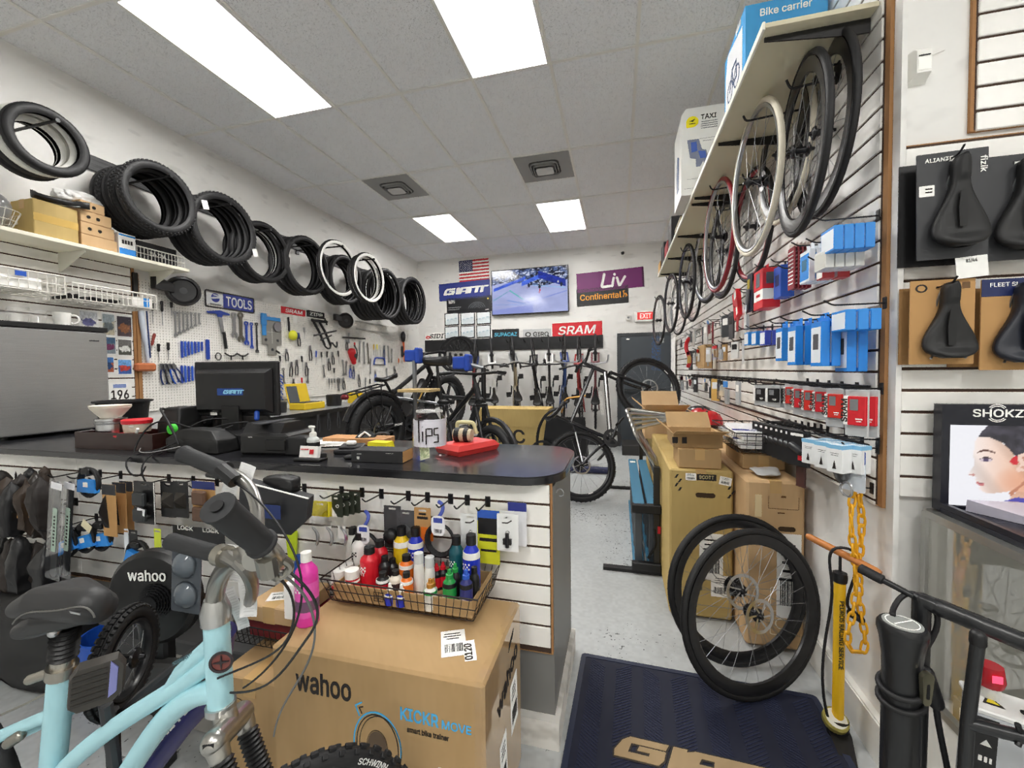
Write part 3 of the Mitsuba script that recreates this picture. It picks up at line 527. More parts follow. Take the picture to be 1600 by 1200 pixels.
tr = Thing('tire_rail', 'long dark wooden rail on the left wall behind the tires', 'rail'); 
def grainf(p, n, uv): return mikit.mix((.018, .018, .02), (.05, .05, .052), mikit.noise(p.y*6, p.z*160, 3.))
pm('dark_wood', grainf, .5)
for i, (a, b) in enumerate([(2.31, 3.5), (3.52, 4.9), (4.92, 6.9)]): tr.add('board', b2((XL-.018, a, 3.0-.03*i), (XL+.002, b, 3.115-.03*i), .002), 'dark_wood')
tagm = bx(.05, .001, .07)
for i, (a, b, c) in enumerate([(-3.5, 2.86, 2.88), (-3.5, 3.36, 2.6), (-3.62, 3.92, 2.75)]): one('price_tag', ['white price tag stuck on the knobby front tire by the cartons', 'white price tag on the tire over the wire basket', 'white price tag on the loose stack above the TOOLS sign'][i], 'tag', bx(.055, .075, .002), PAP, FR((a, b, c), (0, 1, 0), (0, 0, 1), (1, 0, 0)) @ R('z', 15), 'price tags on tires')
# ---------------- on the left shelf
zs_ = 2.323
def shelf_box(label, y0, y1, h, d, mat, x1=-3.68, z=zs_, **k): return carton(label, (x1-d, y0, z), (x1, y1, z+h), mat, **k)
gb = shelf_box('gold taped carton on the wall shelf at left', 1.84, 2.07, .235, .22, 'cardboard_gold'); gb.add('tape_strip', bx(.0008, .23, .05), mt('c9a860', .15), T(-3.679, 1.955, zs_+.12))
zz = zs_
for i, (w, h, dy) in enumerate([(.215, .085, 0), (.20, .085, -.0), (.185, .08, -.0), (.145, .07, -.0)]):
    q = shelf_box('small kraft box, '+['lowest', 'second from the bottom', 'third from the bottom', 'topmost'][i]+' in the stack beside the gold carton', 2.085, 2.085+w, h, .2, 'cardboard_pale', z=zz, group='stacked kraft boxes on the wall shelf', name='kraft_box', tape=False, bev=.003)
    for a in (.25, .55) if i else (): q.add('finger_hole', cyl(.012, .001, 14), mt('15100a', .9), FR((-3.6799, 2.085+w*a, zz+h*.5), (0, 1, 0), (0, 0, 1), (1, 0, 0)))
    zz += h+.001
wbx = shelf_box('white and blue bulb box beside the kraft boxes on the wall shelf', 2.31, 2.425, .165, .10, PAP, name='product_box', tape=False, bev=.002)
F_ = lambda y, z: FR((-3.679, y, z), (0, 1, 0), (0, 0, 1), (1, 0, 0))
wbx.add('blue_band', bx(.11, .045, .0008), PKB, F_(2.368, zs_+.028)); wbx.add('print', cat(*[bx(.014, .03, .0008, at=(.019*i, 0, 0)) for i in range(4)]), INK, F_(2.338, zs_+.10)); wbx.add('blue_band', bx(.11, .012, .0008), PKB, F_(2.368, zs_+.15))
def wire_basket(label, M, w, h, d, mat, n=16, nd=5, r=.0022, flare=.0, name='wire_basket', group=None):
    """open wire basket: local x along the front, y up, z outward"""
    t = Thing(name, label, 'basket', group, M); f = flare
    ringp = lambda y, e: [(-e, y, -e*0), (w+e, y, -e*0), (w+e, y, d+e), (-e, y, d+e)]
    t.add('rim', tube(ringp(h, f), r*1.7, 6, closed=True), mat)
    for y, e in ((h*.5, f*.5), (0, 0)): t.add('wire_ring', tube(ringp(y, e), r, 5, closed=True), mat)
    l = []
    for i in range(n+1): x = w*i/n; xe = x+(2*i/n-1)*f; l += [tube([(xe, h, d+f), (x, 0, d)], r*.8, 5), tube([(x, 0, d), (x, 0, 0)], r*.8, 4), tube([(xe, h, 0), (x, 0, 0)], r*.8, 4)]
    for i in range(1, nd): z = d*i/nd; l += [tube([(-f, h, z), (0, 0, z)], r*.8, 4), tube([(w+f, h, z), (w, 0, z)], r*.8, 4), tube([(0, 0, z), (w, 0, z)], r*.8, 4)]
    t.add('wires', cat(l), mat, kind='stuff'); return t
WW = mt('e4e2da', .35)
wire_basket('small white wire basket standing at the end of the wall shelf', FR((XL+.03, 2.44, zs_), (0, 1, 0), (0, 0, 1), (1, 0, 0)), .37, .10, .245, WW, 14, 5, .003)
dk = shelf_box('black box with white lettering inside the shelf basket', 2.47, 2.78, .16, .12, BLK, x1=-3.74, name='product_box', tape=False); dk.add('lettering', txt('TV-ZIM', .03, .12), PAP, FR((-3.7395, 2.62, zs_+.06), (0, 1, 0), (0, 0, 1), (1, 0, 0)))
wire_basket('white wire basket with a blue clip on the left wall, nearer the viewer', FR((XL+.03, .8, 1.95), (0, 1, 0), (0, 0, 1), (1, 0, 0)), 1.16, .12, .3, WW, 26, 5, .0034)
wire_basket('white wire basket with cables on the left wall, further from the viewer', FR((XL+.03, 2.0, 1.93), (0, 1, 0), (0, 0, 1), (1, 0, 0)), .53, .11, .3, WW, 16, 5, .0034)
one('paper_tray', 'white paper stack inside the near wire basket', 'paper stack', b2((-3.9, 1.3, 1.957), (-3.65, 1.85, 2.03), .004), PAP); one('paper_clip_label', 'blue label clip on the near wire basket', 'label', b2((-3.636, 1.72, 2.03), (-3.63, 1.77, 2.06)), BLU)
one('cable_bundle', 'tangled black cables inside the far wire basket', 'cable', [tube(spl([(-3.85+.12*math.sin(i*2.1+j), 2.04+.05*i, 1.955+.02*abs(math.sin(i*1.7+j))) for i in range(7)], 6), .008, 6) for j in range(4)], RUB, smooth=True, kind='stuff')
pb = one('product_box', 'white box with a blue corner inside the far wire basket', 'box', b2((-3.80, 2.37, 1.94), (-3.66, 2.51, 2.01), .002), PAP); sp(pb.k, 'blue_corner', b2((-3.6595, 2.45, 1.94), (-3.659, 2.49, 2.01)), PKB)
# jumble on the shelf: saddle, bag, wire bowl
one('plastic_bag', 'clear crumpled plastic bag beside the small hanging saddle on the shelf', 'plastic bag', tm(trimesh.Trimesh(*(lambda m: (m.vertices*(1+1.1*(meshkit.fbm(m.vertices*16, 3, 9)[:, None]-.5)), m.faces))(sphere(.10, 4, (.8, 1.3, .55)))), T(-3.82, 2.14, 2.68)), mt('dcdcda', .4, specular=.5), smooth=False)
def saddle(w=.145, L_=.275, th=.035, groove=True):
    """bicycle saddle, nose towards +x, top at z=0"""
    v, nx_, ny_ = [], 26, 12; f = []
    for i in range(nx_+1):
        t = i/nx_; x = (t-.42)*L_; q_ = min(1, max(0, (.74-t)/.58)); hw = w*.5*(.29+.71*q_*q_*(3-2*q_))*(math.sqrt(max(.12, 1-((.15-t)/.16)**2)) if t < .15 else 1)*(math.sqrt(max(.15, 1-((t-.9)/.105)**2)) if t > .9 else 1)
        z0 = .012*(1-4*(t-.45)**2)*0-.006*math.sin(PI*t)+(.012 if t < .2 else .0)*(1-t/.2 if t < .2 else 0)
        for j in range(2*ny_):
            a = PI*2*j/(2*ny_); c, s_ = math.cos(a), math.sin(a); zz_ = z0+(s_*.35*th if s_ > 0 else s_*th)-.35*th-(.01*(abs(c) ** 3))
            if groove and s_ > .6 and .1 < t < .75: zz_ -= .008*(s_-.6)/.4
            v.append((x, hw*(abs(c)**.75*np.sign(c)), zz_))
    n2 = 2*ny_
    for i in range(nx_):
        for j in range(n2): a, b = i*n2+j, i*n2+(j+1) % n2; f += [(a, b, b+n2), (a, b+n2, a+n2)]
    c0 = len(v); v += [np.mean(v[:n2], 0), np.mean(v[nx_*n2:(nx_+1)*n2], 0)]
    for j in range(n2): f += [(c0, (j+1) % n2, j), (c0+1, nx_*n2+j, nx_*n2+(j+1) % n2)]
    m = trimesh.Trimesh(np.array(v), f, process=True); m.fix_normals(); return m
SADM = saddle(); SADRAIL = cat(*[tube(spl([(.13, .008*s, -.035), (.06, .022*s, -.052), (-.04, .022*s, -.05), (-.10, .045*s, -.03)], 6), .0035, 6) for s in (1, -1)])
sd = place([('shell', SADM, BLK), ('rails', SADRAIL, CHR)], 'saddle', 'small black saddle lying on the gold carton under the white tire', 'saddle', T(-3.72, 1.98, 2.625) @ R('z', 60) @ R('x', 6))
one('wire_bowl', 'white wire bowl with clear bags at the left end of the wall shelf', 'basket', [tube([(.11*k*math.cos(a), .11*k*math.sin(a), z) for a in np.linspace(0, 2*PI, 20, False)], .0025, 5, closed=True) for k, z in ((.6, 0), (.85, .05), (1, .11))]+[tube([(.066*math.cos(a), .066*math.sin(a), 0), (.11*math.cos(a), .11*math.sin(a), .11)], .002, 4) for a in np.linspace(0, 2*PI, 14, False)], WW, T(-3.76, 1.7, zs_+.003), kind='stuff')
one('plastic_bag', 'clear bag heaped in the white wire bowl', 'plastic bag', tm(trimesh.Trimesh(*(lambda m: (m.vertices*(1+.5*(meshkit.noise(m.vertices*5, 4)[:, None]-.5)), m.faces))(sphere(.1, 3, (.85, .85, 1)))), T(-3.76, 1.7, zs_+.135)), mt('8f9090', .15, specular=.8))
# ---------------- fridge
FM = FR((-3.5, 1.545, ZT+.012), (.09, .996, 0), (0, 0, 1), (.996, -.09, 0))
fr = Thing('mini_fridge', 'steel fronted black mini fridge standing on the counter at left', 'fridge', None, FM)
fr.add('cabinet', b2((0, 0, -.41), (.535, .68, -.045), .006), BLK); fr.add('door', b2((.004, .01, -.04), (.531, .665, 0), .008), 'brushed_steel'); fr.add('top_trim', b2((-.002, .668, -.41), (.537, .70, .002), .004), BLK); fr.add('badge', bx(.05, .008, .002), DKG, T(.46, .605, .001)); fr.add('gasket', b2((.01, .012, -.046), (.525, .66, -.039)), mt('3a3a3b', .7))
for a in (.05, .48): fr.add('foot', cyl(.018, .014, 12), BLK, T(a, -.011, -.06) @ R('x', -90)); fr.add('foot', cyl(.018, .014, 12), BLK, T(a, -.011, -.35) @ R('x', -90))
def cup(r, h, th=.003): return lathe([(0, 0), (r*.82, 0), (r, h), (r-th, h), (r*.82-th, th), (0, th)], 24)
ft = ZT+.714
mg = place([('cup', cup(.045, .085), WHT), ('handle', tube(spl([(.044, 0, .07), (.075, 0, .06), (.075, 0, .03), (.041, 0, .018)], 5), .006), WHT)], 'mug', 'white coffee mug on top of the fridge', 'mug', T(-3.57, 1.90, ft) @ R('z', 60))
for i, (y, r_, h) in enumerate([(1.62, .042, .07), (1.71, .05, .10), (1.80, .042, .09)]): one('drinking_glass', ['short clear glass leftmost on the fridge', 'wide clear carafe in the middle of the fridge top', 'clear glass beside the white mug on the fridge'][i], 'glass', cup(r_, h), 'glass', T(-3.60, y, ft+.002), 'glasses on the fridge', smooth=40)
one('paper_plate', 'white flat tray under the glasses on the fridge', 'tray', bx(.14, .30, .008, .003), PAP, T(-3.68, 1.75, ft+.004))
one('black_tray', 'shallow black dish at the left end of the fridge top', 'dish', lathe([(0, 0), (.05, 0), (.06, .02), (.055, .02), (.047, .004), (0, .004)], 20), BLK, T(-3.68, 1.56, ft+.0))
# ---------------- photos on the slat wall, number plate
PH = [(160, 490, 179, 525), (182, 494, 206, 527), (160, 526, 181, 554), (184, 530, 206, 556), (160, 557, 178, 583), (184, 561, 206, 586), (124, 487, 153, 516)]
PT = ['silver car on a road', 'brown dog indoors', 'purple cars parked in a row', 'white car by a kerb', 'riders on blue ground', 'racers in red on blue', 'people in a white hall']
PC = [('8f9aa0', '5d666b', 'b9b19c'), ('2d2530', '8c5a3a', '4a3d40'), ('3e5a78', '6b2d55', '7f8a92'), ('6c6a68', 'dcdcd8', '4e5048'), ('3f6fae', '24406e', 'a0553a'), ('6aa0d8', 'b2403a', '3a5a9a'), ('c9ccd2', '5a5a86', 'e6e6e4')]
for i, (x0, y0, x1, y1) in enumerate(PH):
    a, b = at(x0, y1, 0, XL+.022), at(x1, y0, 0, XL+.022); w, h = b[1]-a[1], b[2]-a[2]; k = [hx(c) for c in PC[i]]
    def pf(u, v, k=k, i=i):
        n1 = nz(u, v, 5, i*3); c = np.where((v+.25*(n1-.5) > .58)[..., None], k[0], k[2]); bl = ((u-.5)/.38)**2+((v-.42)/.2)**2+(nz(u, v, 9, i+40)-.5)*2 < .9
        c = np.where(bl[..., None], k[1], c); c = c*(.75+.5*nz(u, v, 14, i+9))[..., None]
        e = (u < .05) | (u > .95) | (v < .05) | (v > .95); return np.where(e[..., None], .93, c)
    m, c = picture(w, h, 26, 26, pf); t = Thing('photo_print', f'small photo print of {PT[i]} on the left slat wall', 'photo', 'photo prints beside the fridge', FR((XL+.0215, (a[1]+b[1])/2, (a[2]+b[2])/2), (0, 1, 0), (0, 0, 1), (1, 0, 0)))
    t.add('paper', bx(w, h, .0012), PAP, T(0, 0, .0006)); t.add('print', m, vcm(), T(0, 0, .0016), color=c)
t = Thing('number_plate', 'white race number plate reading 196 below the photo prints', 'sign', None, FR((XL+.0215, 2.443, 1.25), (0, 1, 0), (0, 0, 1), (1, 0, 0))); t.add('sheet', bx(.17, .17, .002, .0), PAP); t.add('lettering', txt('196', .07, .125), INK, T(0, -.045, .0015)); t.add('blue_header', bx(.09, .03, .001), mt('7f8fc0', .6), T(0, .06, .0015))
# ---------------- pegboard
def peg_c(p, n, uv):
    a = p.y/.0254; b = p.z/.0254; d = dr.sqrt(dr.square(a-dr.floor(a)-.5)+dr.square(b-dr.floor(b)-.5))
    return mikit.mix((.80, .78, .73), (.16, .14, .12), 1-mikit.smoothstep(.13, .2, d))
pm('pegboard_white', peg_c, .55)
for a, b in ((2.612, 4.2), (4.2, 5.78), (5.78, 7.3)): sp('wall_left', 'pegboard', b2((XL-.018, a+.001, 1.08), (XL+.0, b-.001, 2.22)), 'pegboard_white')
sp('wall_left', 'side_post', b2((XL-.02, 2.585, 1.02), (XL+.022, 2.612, 2.25)), MDF); sp('wall_left', 'upright', b2((XL+.0, 2.565, 2.0), (XL+.035, 2.60, 2.26)), BLK)
def PW(px, py, off=.012): q = at(px, py, 0, XL+off); return WL(q[1], q[2], off)
# signs on this wall
def wall_sign(name, label, px0, py0, px1, py1, mat, off=.004):
    a, b = at(px0, py0, 0, XL+off), at(px1, py1, 0, XL+off); w, h = b[1]-a[1], a[2]-b[2]
    t = Thing(name, label, 'sign', None, WL((a[1]+b[1])/2, (a[2]+b[2])/2, off)); t.add('board', bx(w, h, .006, .001), mat); return t, w, h
SGB = mt('1e2f8c', .4)
t, w, h = wall_sign('tool_sign', 'blue and silver workshop sign reading TOOLS on the pegboard', 321, 456, 396, 486, mt('dfe1e4', .35)); h = .155; w = .55
t.add('frame', ext(rrect(.57, .172, .02).difference(rrect(.545, .148, .012)), .008, -.002), BLK); t.add('blue_panel', bx(.36, .146, .002), SGB, T(.09, 0, .0035)); t.add('lettering', txt('TOOLS', .095, .31), PAP, T(.095, -.048, .0048))
t.add('emblem', ext(Point(0, 0).buffer(.045), .002), SGB, T(-.175, .015, .0032)); t.add('emblem_band', cat(ext(LineString([(-.05, -.008), (.05, .01)]).buffer(.008), .0015), ext(LineString([(-.02, .028), (.03, .022)]).buffer(.006), .0015)), mt('dfe1e4', .35), T(-.175, .015, .0050)); t.add('small_print', bx(.12, .012, .001), GRY, T(-.175, -.052, .0035))
t, w, h = wall_sign('brand_sign', 'small red maker sign on the pegboard right of the tool sign', 439, 478, 477, 495, RED); t.add('lettering', txt('SRAM', .045, w*.7, slant=.2), PAP, T(0, -.023, .0035))
t, w, h = wall_sign('brand_sign', 'small black maker sign on the pegboard beside the red one', 479, 484, 507, 499, BLK); t.add('lettering', txt('ZIPP', .042, w*.72, slant=.25), PAP, T(0, -.02, .0035))
# tools
def wrench(L_, w=.022, th=.006):
    g = sbox(-w*.28, -L_+w*.7, w*.28, -w*.7).union(Point(0, -w*.6).buffer(w*.62)).union(Point(0, -L_+w*.6).buffer(w*.7)).difference(Point(0, -w*.6).buffer(w*.33)).difference(Polygon([(-w*.24, -L_+w*.7), (w*.24, -L_+w*.7), (w*.4, -L_-w), (-w*.4, -L_-w)])); return ext(g, th)
def driver_parts(L_, hm): return [('shaft', tube([(0, -L_, .012), (0, -L_*.42, .012)], .0028, 6), STL), ('handle', tm(lathe([(0, 0), (.007, 0), (.011, L_*.08), (.009, L_*.2), (.0125, L_*.36), (.009, L_*.43), (0, L_*.44)], 12), T(0, -L_*.44, .012) @ R('x', -90)), hm)]
def plier_parts(L_, hm): 
    s = L_; return [('jaws', cat(ext([(-.012*s/.16, 0-.0), (.012*s/.16, 0), (.016*s/.16, -.3*s), (-.016*s/.16, -.3*s)], .008)), STL), ('handle', tube(spl([(.008, -.28*s, .006), (.02, -.5*s, .006), (.022, -.8*s, .006), (.014, -s, .006)], 4), .007, 6), hm), ('handle', tube(spl([(-.008, -.28*s, .006), (-.02, -.5*s, .006), (-.022, -.8*s, .006), (-.014, -s, .006)], 4), .007, 6), hm)]
TG = 'tools hanging on the pegboard'; DBL = mt('1f3d9c', .45); NVB = mt('20305e', .5)
for i in range(7): one('combination_wrench', f'chrome combination wrench, {ORD[i]} from the left in the row left of the tool sign', 'wrench', wrench(.235-.02*i, .024-.001*i), STL, PW(273+6.3*i, 486+.5*i), 'chrome wrenches on the pegboard')
for i in range(7): one('cone_wrench', f'blue handled flat wrench, {ORD[i]} from the left in the upper blue row', 'wrench', ext(rrect(.019, .155-.011*i, .006), .006), [DBL, mt('2c55b8', .4)][i % 2], PW(284+5.2*i, 546-.8*i), 'upper row of blue flat wrenches')
for i in range(6): one('cone_wrench', f'blue handled flat wrench, {ORD[i]} from the left in the lower blue row', 'wrench', ext(rrect(.019, .165-.008*i, .006), .006), [DBL, mt('2c55b8', .4)][i % 2], PW(284+5.4*i, 585-.5*i), 'lower row of blue flat wrenches')
ml = Thing('mallet', 'long handled mallet with a brown head hanging head down by the photos', 'mallet', None, PW(219, 482, .02)); ml.add('handle', tube(spl([(0, 0, .01), (.0, -.15, .02), (.025, -.34, .015), (.035, -.46, .01)], 5), [.022]*5+[.020]*5+[.014]*5+[.010]), mt('c3c9d6', .35), smooth=True); ml.add('head', tm(bx(.16, .07, .05, .015), T(.01, -.5, .015)), mt('b5683f', .6)); ml.add('edge_stripe', tube([(.03, -.02, .028), (.05, -.42, .02)], .006), NVB)
for i, (x, y, L_, hm, lab) in enumerate([(240, 521, .25, mt('7a2a22', .5), 'red handled screwdriver leaning beside the mallet'), (246, 537, .16, BLK, 'small black screwdriver right of the red handled one'), (261, 535, .16, BLK, 'small black screwdriver, second right of the red handled one'), (236, 470, .2, BLK, 'black screwdriver hanging under the far wire basket'), (251, 470, .22, BLK, 'black driver between the basket end and the chrome wrenches'), (266, 472, .12, BLK, 'short black driver just left of the chrome wrenches')]): place(driver_parts(L_, hm), 'screwdriver', lab, 'screwdriver', PW(x, y) @ R('z', -14 if i == 0 else 0), 'screwdrivers on the pegboard')
for i in range(4): place(plier_parts(.19, [NVB, DKG, BLU, NVB][i]), 'pliers', f'dark blue pliers, {ORD[i]} from the left below the screwdrivers', 'pliers', PW(251+6*i, 568, .012+.012*i) @ R('z', 8+6*i), 'dark blue pliers by the mallet')
one('tire_lever', 'single blue lever hanging between the blue wrench rows and the chain tool', 'lever', ext(rrect(.035, .20, .012), .01), DBL, PW(324, 546), TG)
tw = Thing('chain_checker', 'blue headed tool with a long black grip below the tool sign', 'tool', TG, PW(343, 488)); tw.add('blade', ext([(-.14, -.005), (.0, .02), (.11, -.005), (.10, -.02), (.03, -.02), (.015, -.05), (-.025, -.05), (-.03, -.02), (-.12, -.025)], .01), DBL); tw.add('shaft', ext([(-.02, -.05), (.02, -.05), (.04, -.20), (.012, -.22)], .008), STL); tw.add('grip', tube([(.03, -.2, .012), (.05, -.37, .012)], .015), BLK)
for i, (x, y, L_, w, m, lab) in enumerate([(365, 488, .27, .05, STL, 'large grey spanner below the right end of the tool sign'), (375, 488, .32, .055, mt('6b675e', .4, .8), 'large worn adjustable spanner beside the grey spanner'), (384, 502, .26, .04, DBL, 'thick blue spanner left of the grey tool board'), (392, 504, .29, .03, DBL, 'thin blue spanner left of the grey tool board'), (400, 504, .34, .028, DKG, 'dark steel bar tool nearest the grey tool board')]): one('spanner', lab, 'spanner', wrench(L_, w, .01), m, PW(x, y), TG)
one('hook_spanner', 'black ring hook tool under the big spanners', 'tool', tube([(.03*math.cos(a), .035*math.sin(a), .01) for a in np.linspace(0, 2*PI, 16, False)], .005, 6, closed=True), BLK, PW(340, 557), TG); 
for i, x in enumerate((360, 378)): one('brake_tool', ['left', 'right'][i]+' black spider shaped tool above the monitor', 'tool', [tube(spl([(-.07, .02, .01), (0, -.01, .012), (.07, .02, .01)], 5), .008), tube([(0, 0, .01), (0, -.05, .01)], .007)], BLK, PW(x, 555), TG)
gbd = Thing('gauge_board', 'grey tool board with blue frame and a steel disc left of the red wall sign', 'tool board', None, PW(424, 517, .014)); gbd.add('plate', cat(b2((-.14, -.16, 0), (.14, .12, .008)), b2((-.06, -.28, 0), (.06, -.16, .008))), mt('7d7b76', .5)); gbd.add('blue_frame', cat(b2((-.15, .06, .006), (-.09, .19, .03)), b2((-.15, .12, .006), (.12, .16, .02)), b2((-.14, -.06, .006), (-.09, .06, .02))), mt('2f7fc0', .45)); gbd.add('steel_disc', cyl(.055, .02, 20, at=(.07, .05, .008)), STL); gbd.add('slot', cat(b2((-.005, -.15, .008), (.003, .03, .010)), b2((-.12, -.02, .008), (.12, -.016, .010))), mt('b9b7b0', .5)); gbd.add('hole_ring', [cyl(.018, .003, 12, at=(a, b, .007)) for a, b in ((-.09, -.11), (.08, -.11), (0, -.22))], DKG)
yt = Thing('float_ball', 'yellow round tool with a navy cap hanging by a strap', 'tool', None, PW(458, 524, .05)); yt.add('body', sphere(.06, 2, (1, 1.05, .7)), mt('cfcf2c', .5), smooth=True); yt.add('cap', tm(cyl(.036, .03, 14), T(.05, 0, .0) @ R('y', 70)), NVB); yt.add('strap', tube(spl([(-.03, .05, -.03), (-.03, .14, -.03), (-.035, .22, -.035)], 4), .012), BLK)
one('gauge_badge', 'small white badge with a dark shield under the red wall sign', 'badge', bx(.06, .09, .003), PAP, PW(461, 499), None)
# round lamp heads on stubby arms
for i, (x, y, s) in enumerate([(286, 455, 1.), (540, 501, .85)]):
    t = Thing('wall_fan_head', ['large', 'smaller'][i]+' black round head on a stubby neck, '+['left of the tool sign', 'right of the black maker sign'][i], 'fan', 'black round heads on the left wall', PW(x, y, .12) @ S(s)); t.add('bowl', tm(lathe([(0, -.05), (.08, -.045), (.125, -.02), (.135, .01), (.12, .04), (.105, .045), (.095, .03), (0, .025)], 28), R('y', -30)), mt('101012', .35), smooth=45); t.add('neck', hull(np.vstack([bx(.03, .07, .05, at=(-.09, .01, -.02)).vertices, bx(.03, .10, .06, at=(-.2, .04, -.05)).vertices])), BLK); t.add('badge', tm(ext(Point(0, 0).buffer(.03), .003), R('y', -30) @ T(0, 0, .026)), DKG)
# middle and far tools, generic kinds
ORGT = mt('c8602a', .5)
gl = [('pl', 455, 565, .19, BLK), ('pl', 463, 562, .20, DKG), ('dr', 470, 556, .18, BLK), ('pl', 478, 566, .18, DKG), ('dr', 436, 556, .15, BLK), ('wr', 442, 575, .2, STL), ('pl', 484, 540, .2, BLK), ('dr', 493, 548, .2, DBL), ('dr', 501, 550, .17, BLK), ('dr', 510, 549, .19, BLK), ('pl', 519, 550, .18, DKG), ('dr', 527, 548, .2, BLK), ('wr', 535, 562, .24, STL), ('wr', 541, 564, .22, STL), ('pl', 547, 570, .2, DBL), ('pl', 552, 572, .2, NVB), ('wr', 562, 533, .34, STL), ('wr', 568, 534, .36, STL), ('wr', 574, 536, .34, mt('6b675e', .4, .8)), ('dr', 583, 538, .2, mt('c9a94a', .5)), ('dr', 588, 538, .2, mt('d8d04a', .5)), ('dr', 593, 539, .19, WHT), ('pl', 600, 540, .26, NVB), ('wr', 606, 540, .3, STL), ('pl', 560, 585, .2, DKG), ('wr', 612, 545, .25, GRY), ('dr', 553, 535, .16, RED)]
gl += [('pl', 466, 520, .17, BLK), ('dr', 474, 512, .14, STL), ('wr', 481, 575, .2, STL), ('dr', 430, 548, .14, BLK), ('pl', 447, 545, .15, DKG), ('wr', 505, 570, .18, STL), ('pl', 513, 560, .17, BLK), ('dr', 521, 575, .16, BLK), ('wr', 528, 590, .2, STL), ('pl', 536, 590, .18, BLK), ('dr', 470, 590, .15, RED), ('pl', 458, 592, .16, BLK), ('wr', 579, 560, .26, STL), ('pl', 586, 580, .18, BLU), ('dr', 596, 590, .18, BLK), ('wr', 604, 575, .2, GRY), ('pl', 616, 572, .2, BLK), ('dr', 622, 560, .18, ORGT), ('wr', 571, 590, .2, STL), ('dr', 577, 592, .18, BLK), ('pl', 541, 530, .17, BLK), ('wr', 545, 520, .16, STL)]
for i in range(6): gl.append(('dr', 513+4.2*i, 591, .15, STL))
for i in range(5): gl.append(('pl', 430, 584+9*i, .12, BLU))
NM = {'pl': 'pliers', 'dr': 'screwdriver', 'wr': 'wrench'}
bynear = lambda x: 'left of the yellow round tool' if x < 450 else ('right of the yellow round tool' if x < 490 else ('below the black hanging frame' if x < 532 else ('beside the red pump gauge' if x < 565 else 'toward the back corner')))
cnt = {}
for kd, x, y, L_, m in gl:
    w = bynear(x); c = cnt[kd, w] = cnt.get((kd, w), -1)+1
    lab = f'{ {"pl": "grip", "dr": "thin", "wr": "flat steel"}[kd]} {NM[kd]} {w} on the pegboard, {ORD[c]} there'
    M = PW(x, y, .014) @ R('z', rng.uniform(-6, 6)+(60 if x == 430 else 0))
    if kd == 'wr': one('wrench', lab, 'wrench', wrench(L_, .03, .008), m, M, TG)
    else: place((plier_parts if kd == 'pl' else driver_parts)(L_, m), NM[kd], lab, NM[kd], M, TG)
rg = Thing('inflator_gauge', 'red pump gauge hanging on the pegboard behind the bikes', 'gauge', None, PW(551, 556, .04)); rg.add('body', tm(hull(np.vstack([sphere(.06, 1, at=(-.02, .06, 0)).vertices, sphere(.035, 1, at=(.03, -.10, 0)).vertices])), I4), RED, smooth=True); rg.add('dial', cyl(.03, .01, 14, at=(0, .0, .05)), DKG); rg.add('hose', tube(spl([(.03, -.1, 0), (.08, .0, .02), (.09, .12, 0), (.04, .16, 0)], 6), .009), BLK)
sw = Thing('hacksaw', 'blue framed hacksaw hanging on the pegboard toward the back corner', 'saw', None, PW(593, 562, .02)); sw.add('frame', tube(bentpts([(-.17, -.09, 0), (-.13, .03, 0), (.15, .03, 0), (.17, -.09, 0)], .03), .011, 8), DBL); sw.add('blade', b2((-.17, -.095, -.001), (.17, -.078, .001)), STL)
bf = Thing('rear_carrier', 'black tubular rear carrier hanging on the pegboard under the maker sign', 'bike carrier', None, PW(500, 520, .08)); l = []
for s in (0, .12): l += [tube(bentpts([(-.10+s, .18, -.04), (-.02+s, .02, 0), (.06+s, -.16, .02)], .04), .016, 8)]
bf.add('side_tube', l[0], BLK); bf.add('side_tube', l[1], BLK); bf.add('lower_hoop', tube(spl([(.06, -.16, .02), (.10, -.20, .02), (.17, -.19, .02), (.2, -.12, .02), (.26, -.17, .03), (.3, -.10, .03)], 5), .011), BLK); bf.add('cross_bar', cat(tube([(-.16, -.05, .04), (.28, .05, .04)], .012), tube([(-.02, -.10, .02), (.2, -.02, .02)], .01), tube([(-.14, .15, 0), (.14, .16, 0)], .02)), BLK); bf.add('hook', tube([(-.03, .2, 0), (.10, .2, 0), (.14, .12, 0)], .012), BLK)
wt = Thing('wall_strap', 'black tool with an orange strap hanging near the back corner', 'strap', None, PW(630, 528, .05)); wt.add('black_head', sphere(.07, 2, (.8, 1.5, .6), at=(0, .02, 0)), BLK, smooth=True); wt.add('orange_strap', ext([(-.03, -.08), (.03, -.06), (.04, -.45), (-.0, -.45)], .006), mt('d8602a', .5)); 
one('shelf_rail', 'pair of pale steel rails on the pegboard near the back corner', 'rail', [bx(.9, .018, .02, at=(0, .09, 0)), bx(.9, .018, .02, at=(0, -.03, 0))], mt('a9a8a2', .4, .6), PW(583, 515, .02), kind='stuff')
one('black_rod', 'thin black rod hanging level on the pegboard behind the bikes', 'rod', tube([(-.25, 0, 0), (.3, .02, 0)], .011), BLK, PW(552, 529, .03))
